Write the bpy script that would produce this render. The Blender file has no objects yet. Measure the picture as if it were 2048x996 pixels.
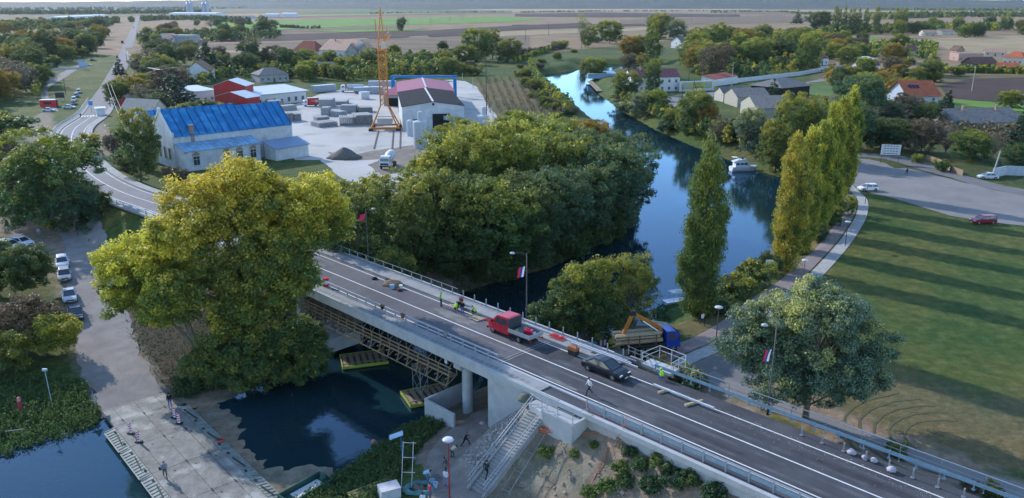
import bpy, math, random
import numpy as np
from mathutils import Vector, Matrix, Euler
R = math.radians
scene = bpy.context.scene
col = scene.collection
# ---------------------------------------------------------------- camera, sky, sun, exposure
TH = math.atan(490/1600); CT, ST = math.cos(TH), math.sin(TH); CAMZ = 42.0; FPX = 1600.0
cam_d = bpy.data.cameras.new('camera'); cam = bpy.data.objects.new('camera', cam_d); col.objects.link(cam)
cam.location = (0, 0, CAMZ); cam.rotation_euler = (math.pi/2-TH, 0, 0)
cam_d.sensor_width = 36; cam_d.lens = 36*FPX/2048; cam_d.clip_start = .5; cam_d.clip_end = 40000
scene.camera = cam
HAZE = 2.2e-5
SUN_EL, SUN_AZ = 27.5, -44.0          # azimuth the light travels towards
w = bpy.data.worlds.new('World'); scene.world = w; w.use_nodes = True
nt = w.node_tree; bg = nt.nodes['Background']
sky = nt.nodes.new('ShaderNodeTexSky'); sky.sky_type = 'NISHITA'; sky.sun_disc = False
sky.sun_elevation = R(SUN_EL); sky.sun_rotation = R(-46); sky.altitude = 100; sky.air_density = 1.0; sky.dust_density = .08; sky.ozone_density = 3.0
nt.links.new(sky.outputs[0], bg.inputs[0]); bg.inputs[1].default_value = .15
sl = bpy.data.lights.new('sun', 'SUN'); so = bpy.data.objects.new('sun', sl); col.objects.link(so)
sl.energy = 2.05; sl.angle = R(.6); sl.color = (1, .955, .91)
a, e = R(SUN_AZ), R(SUN_EL)
so.rotation_euler = Vector((math.cos(e)*math.cos(a), math.cos(e)*math.sin(a), -math.sin(e))).to_track_quat('-Z', 'Y').to_euler()
so.location = (0, 0, 200)
vs = scene.view_settings; vs.view_transform = 'Standard'; vs.look = 'None'; vs.exposure = 1.28; vs.gamma = 1; vs.use_curve_mapping = False
cy = scene.cycles; cy.max_bounces = 6; cy.diffuse_bounces = 3; cy.glossy_bounces = 2; cy.transmission_bounces = 3; cy.transparent_max_bounces = 4
cy.volume_bounces = 0; cy.caustics_reflective = False; cy.caustics_refractive = False; cy.sample_clamp_indirect = 3
cy.use_denoising = True
try: cy.denoiser = 'OPENIMAGEDENOISE'; cy.denoising_prefilter = 'FAST'
except Exception: pass

def W(u, v, z=3.5):
    """a pixel of the photograph on the level z, as a point of the place"""
    a = (u-1024)/FPX; b = (v-498)/FPX; t = (CAMZ-z)/(ST+b*CT)
    return a*t, (CT-b*ST)*t
def B(s, n, z=8.0):
    """bridge coordinates: s along the road, n across it (positive to the far side)"""
    return Vector((.70711*(s+n), 76.4+.70711*(n-s), z))
RB = R(-45)
# ---------------------------------------------------------------- materials
MATS = {}
def mat(name, c, rough=.7, var=.12, scale=1.5, metal=0, c2=None, bump=0, bscale=None, detail=4, coat=0, spec=.25, world=False, mix2=None):
    if name in MATS: return MATS[name]
    m = bpy.data.materials.new(name); m.use_nodes = True; t = m.node_tree; p = t.nodes['Principled BSDF']
    p.inputs['Roughness'].default_value = rough; p.inputs['Metallic'].default_value = metal
    p.inputs['Specular IOR Level'].default_value = spec
    if coat: p.inputs['Coat Weight'].default_value = coat; p.inputs['Coat Roughness'].default_value = .08
    c = tuple(c)+(1,) if len(c) == 3 else c
    if world: co = t.nodes.new('ShaderNodeNewGeometry').outputs['Position']
    else: co = t.nodes.new('ShaderNodeTexCoord').outputs['Object']
    n = t.nodes.new('ShaderNodeTexNoise'); n.inputs['Scale'].default_value = scale; n.inputs['Detail'].default_value = detail; n.inputs['Roughness'].default_value = .65
    t.links.new(co, n.inputs['Vector'])
    r = t.nodes.new('ShaderNodeValToRGB'); r.color_ramp.elements[0].position = .3; r.color_ramp.elements[1].position = .7
    lo = c2 if c2 else tuple(x*(1-var*1.6) for x in c[:3]); hi = c[:3] if c2 else tuple(min(1, x*(1+var)) for x in c[:3])
    r.color_ramp.elements[0].color = tuple(lo)[:3]+(1,); r.color_ramp.elements[1].color = tuple(hi)[:3]+(1,)
    t.links.new(n.outputs[0], r.inputs[0]); out = r.outputs[0]
    if mix2:
        n2 = t.nodes.new('ShaderNodeTexNoise'); n2.inputs['Scale'].default_value = mix2[1]; n2.inputs['Detail'].default_value = 6
        t.links.new(co, n2.inputs['Vector'])
        r2 = t.nodes.new('ShaderNodeValToRGB'); r2.color_ramp.elements[0].position = mix2[2]; r2.color_ramp.elements[1].position = mix2[2]+.12
        t.links.new(n2.outputs[0], r2.inputs[0])
        mx = t.nodes.new('ShaderNodeMix'); mx.data_type = 'RGBA'
        t.links.new(r2.outputs[0], mx.inputs[0]); t.links.new(out, mx.inputs[6]); mx.inputs[7].default_value = tuple(mix2[0])+(1,)
        out = mx.outputs[2]
    t.links.new(out, p.inputs['Base Color'])
    if bump:
        nb = t.nodes.new('ShaderNodeTexNoise'); nb.inputs['Scale'].default_value = bscale or scale*6; nb.inputs['Detail'].default_value = 5
        t.links.new(co, nb.inputs['Vector'])
        b = t.nodes.new('ShaderNodeBump'); b.inputs['Strength'].default_value = min(1, bump); b.inputs['Distance'].default_value = .1*max(1, bump)
        t.links.new(nb.outputs[0], b.inputs['Height']); t.links.new(b.outputs[0], p.inputs['Normal'])
    MATS[name] = m; return m
def leafmat(name, lo, hi, aut, trans=.45, spec=.3):
    """lo/hi: leaf greens, aut: autumn leaf colour, mixed by the per-leaf attribute"""
    if name in MATS: return MATS[name]
    m = bpy.data.materials.new(name); m.use_nodes = True; t = m.node_tree; p = t.nodes['Principled BSDF']; o = t.nodes['Material Output']
    at = t.nodes.new('ShaderNodeAttribute'); at.attribute_name = 'leaf'
    sp = t.nodes.new('ShaderNodeSeparateColor'); t.links.new(at.outputs['Color'], sp.inputs[0])
    def mix(f, a, b):
        x = t.nodes.new('ShaderNodeMix'); x.data_type = 'RGBA'; t.links.new(f, x.inputs[0])
        for i, q in ((6, a), (7, b)):
            if isinstance(q, tuple): x.inputs[i].default_value = q+(1,)
            else: t.links.new(q, x.inputs[i])
        return x.outputs[2]
    g = mix(sp.outputs[0], lo, hi)
    c = mix(sp.outputs[1], g, aut)
    oi = t.nodes.new('ShaderNodeObjectInfo')
    hs = t.nodes.new('ShaderNodeHueSaturation')
    mr = t.nodes.new('ShaderNodeMapRange'); mr.inputs[3].default_value = .485; mr.inputs[4].default_value = .515
    t.links.new(oi.outputs['Random'], mr.inputs[0]); t.links.new(mr.outputs[0], hs.inputs['Hue'])
    mv = t.nodes.new('ShaderNodeMapRange'); mv.inputs[3].default_value = .8; mv.inputs[4].default_value = 1.2
    t.links.new(sp.outputs[2], mv.inputs[0]); t.links.new(mv.outputs[0], hs.inputs['Value']); t.links.new(c, hs.inputs['Color'])
    t.links.new(hs.outputs[0], p.inputs['Base Color']); p.inputs['Roughness'].default_value = .55; p.inputs['Specular IOR Level'].default_value = spec
    tr = t.nodes.new('ShaderNodeBsdfTranslucent'); t.links.new(hs.outputs[0], tr.inputs[0])
    ms = t.nodes.new('ShaderNodeMixShader'); ms.inputs[0].default_value = trans
    t.links.new(p.outputs[0], ms.inputs[1]); t.links.new(tr.outputs[0], ms.inputs[2]); t.links.new(ms.outputs[0], o.inputs[0])
    MATS[name] = m; return m
# ---------------------------------------------------------------- mesh helpers
class MB:
    def __init__(s): s.v = []; s.f = []; s.m = []
    def add(s, vs, fs, mi=0):
        k = len(s.v); s.v += [tuple(x) for x in vs]; s.f += [[i+k for i in f] for f in fs]; s.m += [mi]*len(fs); return s
    def box(s, c, d, rz=0, mi=0, rot=None):
        M = Euler((0, 0, rz)).to_matrix() if rot is None else Euler(rot).to_matrix()
        x, y, z = d[0]/2, d[1]/2, d[2]/2; C = Vector(c)
        vs = [C+M@Vector(q) for q in ((-x,-y,-z),(x,-y,-z),(x,y,-z),(-x,y,-z),(-x,-y,z),(x,-y,z),(x,y,z),(-x,y,z))]
        return s.add(vs, [(3,2,1,0),(4,5,6,7),(0,1,5,4),(1,2,6,5),(2,3,7,6),(3,0,4,7)], mi)
    def bar(s, p, q, wd, h=None, mi=0):
        p, q = Vector(p), Vector(q); h = h or wd; d = q-p; L = d.length
        if L < 1e-6: return s
        qt = d.to_track_quat('X', 'Z'); M = qt.to_matrix(); C = (p+q)/2
        x, y, z = L/2, wd/2, h/2
        vs = [C+M@Vector(k) for k in ((-x,-y,-z),(x,-y,-z),(x,y,-z),(-x,y,-z),(-x,-y,z),(x,-y,z),(x,y,z),(-x,y,z))]
        return s.add(vs, [(3,2,1,0),(4,5,6,7),(0,1,5,4),(1,2,6,5),(2,3,7,6),(3,0,4,7)], mi)
    def tube(s, pts, r, n=6, mi=0, cap=True):
        pts = [Vector(p) for p in pts]; k = len(s.v); N = len(pts)
        rs = r if isinstance(r, (list, tuple)) else [r]*N
        up = Vector((0, 0, 1)) if abs((pts[-1]-pts[0]).normalized().z) < .9 else Vector((1, 0, 0))
        vs = []
        for i, p in enumerate(pts):
            d = (pts[min(i+1, N-1)]-pts[max(i-1, 0)]).normalized(); a = d.cross(up)
            if a.length < 1e-4: a = d.cross(Vector((.3, 1, .2)))
            a.normalize(); b = d.cross(a)
            vs += [p+(a*math.cos(2*math.pi*j/n)+b*math.sin(2*math.pi*j/n))*rs[i] for j in range(n)]
        fs = [(i*n+j, i*n+(j+1) % n, (i+1)*n+(j+1) % n, (i+1)*n+j) for i in range(N-1) for j in range(n)]
        if cap: fs += [tuple(range(n))[::-1], tuple((N-1)*n+j for j in range(n))]
        return s.add(vs, fs, mi)
    def prism(s, poly, z0, z1, mi=0):
        n = len(poly); vs = [(x, y, z0) for x, y in poly]+[(x, y, z1) for x, y in poly]
        return s.add(vs, [tuple(range(n))[::-1], tuple(range(n, 2*n))]+[(i, (i+1) % n, n+(i+1) % n, n+i) for i in range(n)], mi)
    def sweep(s, prof, x0, x1, mi=0):
        """prof in (y, z) swept along x"""
        n = len(prof); vs = [(x0, y, z) for y, z in prof]+[(x1, y, z) for y, z in prof]
        return s.add(vs, [tuple(range(n)), tuple(range(n, 2*n))[::-1]]+[(i, n+i, n+(i+1) % n, (i+1) % n) for i in range(n)], mi)
    def lathe(s, prof, n=16, c=(0, 0, 0), mi=0, axis='z'):
        N = len(prof); vs = []
        for r, z in prof:
            for j in range(n):
                a = 2*math.pi*j/n; x, y, q = r*math.cos(a), r*math.sin(a), z
                if axis == 'y': x, y, q = x, q, y
                if axis == 'x': x, y, q = q, x, y
                vs.append((c[0]+x, c[1]+y, c[2]+q))
        fs = [(i*n+j, i*n+(j+1) % n, (i+1)*n+(j+1) % n, (i+1)*n+j) for i in range(N-1) for j in range(n)]
        fs += [tuple(range(n))[::-1], tuple((N-1)*n+j for j in range(n))]
        return s.add(vs, fs, mi)
    def quad(s, *p, mi=0): return s.add(p, [tuple(range(len(p)))], mi)
    def build(s, name, m, parent=None, smooth=False, loc=None, rz=0, bevel=0):
        me = bpy.data.meshes.new(name); me.from_pydata(s.v, [], s.f)
        ms = m if isinstance(m, (list, tuple)) else [m]
        for q in ms: me.materials.append(q)
        if len(ms) > 1: me.polygons.foreach_set('material_index', s.m)
        if smooth: me.polygons.foreach_set('use_smooth', [True]*len(me.polygons))
        me.validate(); me.update()
        o = bpy.data.objects.new(name, me); col.objects.link(o)
        if parent: o.parent = parent
        if loc: o.location = loc
        o.rotation_euler[2] = rz
        if bevel:
            b = o.modifiers.new('bevel', 'BEVEL'); b.width = bevel; b.segments = 2; b.limit_method = 'ANGLE'
        return o
def tag(o, label=None, cat=None, group=None, kind=None):
    for k, v in (('label', label), ('category', cat), ('group', group), ('kind', kind)):
        if v: o[k] = v
    return o
def thing(name, label, cat, loc=(0, 0, 0), rz=0, group=None):
    o = bpy.data.objects.new(name, None); col.objects.link(o); o.empty_display_size = .3
    o.location = loc; o.rotation_euler = (0, 0, rz); return tag(o, label, cat, group)
def dup(root, loc=None, rz=None, label=None, group=None, parent=None):
    c = root.copy(); col.objects.link(c); c.parent = parent
    if loc is not None: c.location = loc
    if rz is not None: c.rotation_euler[2] = rz
    if label: c['label'] = label
    if group: c['group'] = group
    for ch in [o for o in KIDS.get(root.name, []) if o.parent == root] or [o for o in root.children]: dup(ch, parent=c)
    return c
KIDS = {}
def struct(o, label=None): return tag(o, label, None, None, 'structure')
def smooth_pts(pts, step=3.0):
    """Catmull-Rom through 3-D points"""
    P = [Vector(p) for p in pts]; P = [P[0]*2-P[1]]+P+[P[-1]*2-P[-2]]; out = []
    for i in range(1, len(P)-2):
        n = max(1, int((P[i+1]-P[i]).length/step))
        for k in range(n):
            t = k/n; a, b, c, d = P[i-1], P[i], P[i+1], P[i+2]
            out.append(.5*((2*b)+(c-a)*t+(2*a-5*b+4*c-d)*t*t+(3*b-a-3*c+d)*t**3))
    out.append(P[-2]); return out
def offs(pts, o):
    out = []
    for i, p in enumerate(pts):
        d = pts[min(i+1, len(pts)-1)]-pts[max(i-1, 0)]; n = Vector((-d.y, d.x, 0)).normalized(); out.append(p+n*o)
    return out
def ribbon(mb, pts, o1, o2, dz, thick=0, jit=0, rng=None, cols=1):
    """strip between two offsets of a line (left positive)"""
    rows = []
    for c in range(cols+1):
        rows.append(offs(pts, o1+(o2-o1)*c/cols))
    k = len(pts); vs = []
    for c, rw in enumerate(rows):
        for i, p in enumerate(rw):
            q = p.copy()
            if jit and c in (0, cols): q += Vector((rng.uniform(-jit, jit), rng.uniform(-jit, jit), 0))
            vs.append((q.x, q.y, q.z+dz))
    fs = [(c*k+i, (c+1)*k+i, (c+1)*k+i+1, c*k+i+1) for c in range(cols) for i in range(k-1)]
    if o1 < o2: fs = [f[::-1] for f in fs]
    mb.add(vs, fs)
    if thick:
        for rw, fl in ((rows[0], 1), (rows[-1], 0)):
            vs = [(p.x, p.y, p.z+dz) for p in rw]+[(p.x, p.y, p.z+dz-thick) for p in rw]
            mb.add(vs, [(i, i+1, k+i+1, k+i) for i in range(k-1)])
    return mb
def inside(poly, X, Y):
    r = np.zeros(X.shape, bool); n = len(poly)
    for i in range(n):
        x1, y1 = poly[i]; x2, y2 = poly[(i+1) % n]
        if y1 == y2: continue
        c = ((y1 > Y) != (y2 > Y)) & (X < (x2-x1)*(Y-y1)/(y2-y1)+x1); r ^= c
    return r
def segdist(poly, X, Y, closed=True):
    d = np.full(X.shape, 1e9); n = len(poly)
    for i in range(n if closed else n-1):
        x1, y1 = poly[i]; x2, y2 = poly[(i+1) % n]; dx, dy = x2-x1, y2-y1; L = dx*dx+dy*dy+1e-9
        t = np.clip(((X-x1)*dx+(Y-y1)*dy)/L, 0, 1); d = np.minimum(d, np.hypot(X-x1-t*dx, Y-y1-t*dy))
    return d
def sst(a, b, x):
    t = np.clip((x-a)/(b-a), 0, 1); return t*t*(3-2*t)
# ---------------------------------------------------------------- the terrain
LB = [(-4,118),(-14,108),(-24,99),(-28,90),(-31.4,79.3),(-38.5,79.0),(-43.4,75.5),(-50,69.6),(-60,65),(-90,57),(-170,48)]
LB_UP = [(48,580),(45,545),(19,505),(22.6,427),(26.5,370),(30,311),(36,262),(34.5,215),(27,176),(16,140),(6,126)]
RB_DN = [(-170,5),(-60,28),(-38,41),(-26,52),(-18,60),(-15.5,65.5),(-13.8,69.5),(-7.4,79),(-1.5,85),(6,90),(13,96),(19,101.6),(24,111.5),(37,124),(43,129),(51,144),(60,170),(68.5,198),(64,210),(55.5,248),(50,279),(45,334),(42.5,391),(45.1,470),(60,520),(110,560),(110,600)]
RIVER = RB_DN+[(48,600)]+LB_UP+LB
MUD = [(-37,80),(-31.4,79),(-28,75),(-26.2,69.8),(-21.5,66.9),(-17.5,67),(-13,62),(-20,54),(-31,66)]
ROADC = [(120,-44,4),(85,-8.6,6.5),(56.6,19.8,8),(28.3,48.1,8),(0,76.4,8),(-28.3,104.7,8),(-55.2,131.6,7.9),(-77,153,7.1),(-96.5,178.5,6.0),(-117.5,212.5,4.9),(-139,254,3.9),(-152,292,3.55),(-172,340,3.52)]
RC = smooth_pts(ROADC, 3)
RCn = np.array([(p.x, p.y, p.z) for p in RC])
def zground(X, Y, rough=True):
    X = np.asarray(X, float); Y = np.asarray(Y, float)
    sd = segdist(RIVER, X, Y); ins = inside(RIVER, X, Y)
    base = 3.5-1.5*(1-sst(16, 34, np.hypot(X+4, Y-66)))
    base = base-2.6*(1-sst(4, 50, np.hypot(X+41, Y-79)))
    bank = np.where(ins, -1.6*sst(0, 6, sd)-.05, base*sst(0, 9, sd)**.8+.0)
    mud = inside(MUD, X, Y); md = segdist(MUD, X, Y)
    mz = np.where(mud, .09*sst(0, 2, md), -.35*md)+.030*np.sin(X*1.1+.63*Y)+.025*np.sin(-X*2.3+1.7*Y+1)+.02*np.sin(X*3.9+2.9*Y+2)+.018*np.sin(X*6.1-4.7*Y)+.03*np.sin(X*.45-.8*Y)-.01
    bank = np.where(ins, np.maximum(bank, mz), bank)
    # embankment of the main road
    near = (X > -190) & (X < 150) & (Y < 360)
    z = bank.copy()
    if near.any():
        x, y = X[near], Y[near]; best = np.full(x.shape, 1e9); zr = np.zeros(x.shape)
        for i in range(len(RCn)-1):
            x1, y1, z1 = RCn[i]; x2, y2, z2 = RCn[i+1]; dx, dy = x2-x1, y2-y1; L = dx*dx+dy*dy
            t = np.clip(((x-x1)*dx+(y-y1)*dy)/L, 0, 1); d = np.hypot(x-x1-t*dx, y-y1-t*dy)
            k = d < best; best = np.where(k, d, best); zr = np.where(k, z1+t*(z2-z1), zr)
        s = ((x)-(y-76.4))*.70711; n = (x+(y-76.4))*.70711
        hw = np.where(n > 0, 6.2, 5.15)
        top = zr-.3-1.0*sst(hw-1.3, hw-.5, best)*(s > -60)
        shelf = sst(3.5, 5.5, s)*(1-sst(10.9, 11.6, s))*(n < 0)
        top = top+.05*shelf; hw = hw+1.1*shelf
        out = np.maximum(best-hw, 0)
        slope = np.where(s > -60, .62, .55)
        drop_n = slope*out
        gapR = np.maximum(8.2-s, 0)*.92; gapL = np.maximum(s+46, 0)*.7
        gap = np.where(s > -20, gapR, gapL)
        emb = top-np.hypot(drop_n, gap)
        bumps = .14*np.sin(x*1.3+np.sin(y*.9)*1.4)*np.sin(y*1.1+.7)+.07*np.sin(x*3.1+y*1.7)+.05*np.sin(y*4.3-x*2.2)
        emb = emb+np.where((out > .5) & (s > -10), bumps*np.where((s > 8) & (s < 12), .15, 1), 0)
        z[near] = np.maximum(bank[near], emb)
    return z
def zg(x, y): return float(zground(np.array([x]), np.array([y]))[0])
def ground_at(u, v, it=6):
    """where the ray of a pixel meets the terrain"""
    z = 3.5
    for _ in range(it):
        x, y = W(u, v, z); z = .5*z+.5*zg(x, y)
    return x, y, z
# ================================================================ THE SETTING
def ground_material():
    m = bpy.data.materials.new('ground'); m.use_nodes = True; t = m.node_tree; p = t.nodes['Principled BSDF']; L = t.links.new
    pos = t.nodes.new('ShaderNodeNewGeometry').outputs['Position']
    at = t.nodes.new('ShaderNodeAttribute'); at.attribute_name = 'zone'; sp = t.nodes.new('ShaderNodeSeparateColor'); L(at.outputs['Color'], sp.inputs[0])
    def noise(sc, de=5, ro=.65, src=pos):
        n = t.nodes.new('ShaderNodeTexNoise'); n.inputs['Scale'].default_value = sc; n.inputs['Detail'].default_value = de; n.inputs['Roughness'].default_value = ro
        L(src, n.inputs['Vector']); return n.outputs[0]
    def ramp(f, stops):
        r = t.nodes.new('ShaderNodeValToRGB'); e = r.color_ramp.elements
        while len(e) < len(stops): e.new(.5)
        for q, (a, c) in zip(e, stops): q.position = a; q.color = tuple(c)+(1,)
        L(f, r.inputs[0]); return r.outputs[0]
    def mix(f, a, b, op='MIX'):
        x = t.nodes.new('ShaderNodeMix'); x.data_type = 'RGBA'; x.blend_type = op
        if isinstance(f, (int, float)): x.inputs[0].default_value = f
        else: L(f, x.inputs[0])
        for i, q in ((6, a), (7, b)):
            if isinstance(q, tuple): x.inputs[i].default_value = q+(1,)
            else: L(q, x.inputs[i])
        return x.outputs[2]
    def math_(op, a, b, c=None):
        x = t.nodes.new('ShaderNodeMath'); x.operation = op; x.use_clamp = op == 'SUBTRACT' or op == 'MULTIPLY_ADD'
        for i, q in enumerate((a, b, c)):
            if q is None: continue
            if isinstance(q, (int, float)): x.inputs[i].default_value = q
            else: L(q, x.inputs[i])
        return x.outputs[0]
    def edge(ch, nz, k=3.5):   # mask channel with a ragged edge
        s = math_('ADD', sp.outputs[ch], math_('MULTIPLY', nz, .9)); return math_('MULTIPLY_ADD', math_('ADD', s, -.95), k, .5)
    g1 = ramp(noise(.55, 8, .75), [(.3, (.028, .050, .016)), (.5, (.056, .084, .027)), (.7, (.115, .130, .055))])
    g2 = ramp(noise(.06, 4), [(.38, (.75, .95, .75)), (.62, (1.5, 1.2, 1.05))])
    g = mix(1, g1, g2, 'MULTIPLY')
    tr = t.nodes.new('ShaderNodeTexNoise'); tr.inputs['Scale'].default_value = .35; tr.inputs['Detail'].default_value = 7; L(pos, tr.inputs['Vector'])
    dry = ramp(noise(1.1, 7, .75), [(.3, (.070, .070, .034)), (.52, (.125, .112, .058)), (.75, (.20, .17, .10))])
    g = mix(edge(1, noise(.22, 6)), g, dry)
    dirt = ramp(noise(.7, 8, .72), [(.28, (.115, .095, .075)), (.5, (.215, .18, .145)), (.75, (.33, .285, .24))])
    g = mix(edge(0, noise(.5, 6)), g, dirt)
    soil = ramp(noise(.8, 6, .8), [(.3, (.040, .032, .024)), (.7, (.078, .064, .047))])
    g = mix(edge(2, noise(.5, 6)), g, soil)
    g3 = ramp(noise(.018, 9, .8), [(.42, (.8, .95, .85)), (.56, (1.3, 1.08, .95))]); g = mix(1, g, g3, 'MULTIPLY')
    L(g, p.inputs['Base Color']); p.inputs['Roughness'].default_value = .95; p.inputs['Specular IOR Level'].default_value = .15
    b = t.nodes.new('ShaderNodeBump'); b.inputs['Strength'].default_value = .75; b.inputs['Distance'].default_value = .22
    L(math_('ADD', noise(1.6, 8, .75), math_('MULTIPLY', noise(9, 4), .35)), b.inputs['Height']); L(b.outputs[0], p.inputs['Normal'])
    return m
def px_poly(pts, z=3.5): return [W(u, v, z) for u, v in pts]
DIRT = [px_poly([(0,420),(80,430),(170,520),(200,560),(300,600),(480,650),(620,640),(620,740),(480,760),(330,790),(200,810),(120,640),(100,520),(0,480)], 2),
        px_poly([(1130,320),(1090,250),(950,420),(700,560),(600,620),(640,700),(800,640),(1000,560),(1260,430)], 1.5),
        px_poly([(100,215),(60,240),(30,260),(110,320),(120,300)]), px_poly([(175,240),(175,300),(215,320),(235,330),(215,250),(195,238)]),
        px_poly([(560,310),(600,280),(680,240),(640,200),(480,210),(470,330)]),
        px_poly([(1380,690),(1480,650),(1560,800),(1490,850),(1420,830),(1370,745)]),
        px_poly([(1565,815),(1620,790),(1760,850),(2048,960),(2048,1010),(1800,1000)])]
DRY = [px_poly([(1640,790),(1750,730),(1960,780),(2160,800),(2160,1000),(1800,890),(1650,865)]), px_poly([(1560,600),(1680,480),(1700,420),(1640,470),(1500,600),(1440,650)]),
       px_poly([(1340,640),(1420,600),(1500,640),(1400,690)]), px_poly([(2100,120),(1900,110),(1640,120),(1600,200),(2100,200)]), px_poly([(930,170),(1120,150),(1130,230),(960,235)])]
def make_ground():
    ys = list(np.arange(-60, 38, 7))+list(np.arange(40, 125, .8)); st = .8
    while ys[-1] < 9500: st = max(st, (ys[-1]-60)*.0115); ys.append(ys[-1]+st)
    ys = np.array(ys); us = np.linspace(-1, 1, 321); us = us*(.72+.28*us*us)
    X = us[None, :]*(75+np.maximum(ys, 0)*1.12)[:, None]+0*ys[:, None]; Y = ys[:, None]+0*X
    Z = zground(X, Y)
    nr, nc = X.shape
    me = bpy.data.meshes.new('ground')
    co = np.stack([X, Y, Z], -1).reshape(-1, 3)
    i = np.arange((nr-1)*(nc-1)); a = (i//(nc-1))*nc+i % (nc-1)
    f = np.stack([a, a+1, a+nc+1, a+nc], -1)
    np_mesh(me, co, f)
    x, y, z = co.T
    dirt = np.zeros(len(x)); dry = np.zeros(len(x)); soil = np.zeros(len(x))
    for P in DIRT:
        k = inside(P, x, y); d = segdist(P, x, y); dirt = np.maximum(dirt, np.where(k, .5+.5*sst(0, 3, d), .5-.5*sst(0, 3, d)))
    for P in DRY:
        k = inside(P, x, y); d = segdist(P, x, y); dry = np.maximum(dry, np.where(k, .5+.28*sst(0, 5, d), .5-.5*sst(0, 5, d)))
    s = (x-(y-76.4))*.70711; n = (x+(y-76.4))*.70711
    emb = (n < -5) & (s > 4) & (y < 80) & (x > -3.5)
    dirt = np.maximum(dirt, emb*.86); dirt = np.maximum(dirt, np.where((n < 6) & (n > -14) & (s > -5.5) & (s < 10), .9, 0))
    dirt = np.maximum(dirt, .8*((n < 7) & (n > -6.5) & (s > -60)))
    mudk = inside(MUD, x, y) | ((segdist(MUD, x, y) < 4) & inside(RIVER, x, y)); dirt = np.where(mudk, 1, dirt); soil = np.where(mudk, .30, soil)
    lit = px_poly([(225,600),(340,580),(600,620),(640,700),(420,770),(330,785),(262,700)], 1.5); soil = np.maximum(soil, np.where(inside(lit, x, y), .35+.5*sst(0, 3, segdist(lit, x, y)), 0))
    dry = np.maximum(dry, sst(500, 900, y)*.75); soil = np.maximum(soil, (inside(px_poly([(1380,232),(1420,300),(1700,330),(2100,380),(2100,230),(1700,220)]), x, y))*.45)
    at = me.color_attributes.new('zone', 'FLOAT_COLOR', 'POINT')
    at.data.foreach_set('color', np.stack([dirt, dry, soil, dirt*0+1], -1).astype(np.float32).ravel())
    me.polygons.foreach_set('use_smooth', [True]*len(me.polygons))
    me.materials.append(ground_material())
    o = bpy.data.objects.new('ground', me); col.objects.link(o); struct(o)
def np_mesh(me, co, f):
    n, k = f.shape
    me.vertices.add(len(co)); me.vertices.foreach_set('co', co.astype(np.float32).ravel())
    me.loops.add(n*k); me.loops.foreach_set('vertex_index', f.astype(np.int32).ravel())
    me.polygons.add(n); me.polygons.foreach_set('loop_start', np.arange(0, n*k, k, dtype=np.int32)); me.polygons.foreach_set('loop_total', np.full(n, k, np.int32))
    me.update(calc_edges=True)
make_ground()
# water
def water_material():
    m = bpy.data.materials.new('water'); m.use_nodes = True; t = m.node_tree; t.nodes.clear(); L = t.links.new; o = t.nodes.new('ShaderNodeOutputMaterial')
    d = t.nodes.new('ShaderNodeBsdfDiffuse'); g = t.nodes.new('ShaderNodeBsdfGlossy'); f = t.nodes.new('ShaderNodeFresnel'); mx = t.nodes.new('ShaderNodeMixShader')
    pos = t.nodes.new('ShaderNodeNewGeometry').outputs['Position']
    n1 = t.nodes.new('ShaderNodeTexNoise'); n1.inputs['Scale'].default_value = .05; n1.inputs['Detail'].default_value = 6; L(pos, n1.inputs[0])
    r = t.nodes.new('ShaderNodeValToRGB'); r.color_ramp.elements[0].position = .35; r.color_ramp.elements[1].position = .65; r.color_ramp.elements[0].color = (.006,.022,.028,1); r.color_ramp.elements[1].color = (.009,.032,.044,1)
    L(n1.outputs[0], r.inputs[0]); L(r.outputs[0], d.inputs[0]); g.inputs['Color'].default_value = (.56,.76,1.0,1); g.inputs['Roughness'].default_value = .03; f.inputs['IOR'].default_value = 1.45
    n = t.nodes.new('ShaderNodeTexNoise'); n.inputs['Scale'].default_value = 1.3; n.inputs['Detail'].default_value = 5; L(pos, n.inputs[0])
    b = t.nodes.new('ShaderNodeBump'); b.inputs['Strength'].default_value = .2; b.inputs['Distance'].default_value = .05
    L(n.outputs[0], b.inputs['Height']); L(b.outputs[0], g.inputs['Normal']); L(b.outputs[0], f.inputs['Normal'])
    L(f.outputs[0], mx.inputs[0]); L(d.outputs[0], mx.inputs[1]); L(g.outputs[0], mx.inputs[2]); L(mx.outputs[0], o.inputs[0]); return m
me = bpy.data.meshes.new('river'); xs = [(-260, -30), (150, -30), (150, 660), (-260, 660)]
me.from_pydata([(x, y, 0) for x, y in xs], [], [(0, 1, 2, 3)]); me.materials.append(water_material())
o = bpy.data.objects.new('river', me); col.objects.link(o); struct(o)
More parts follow.
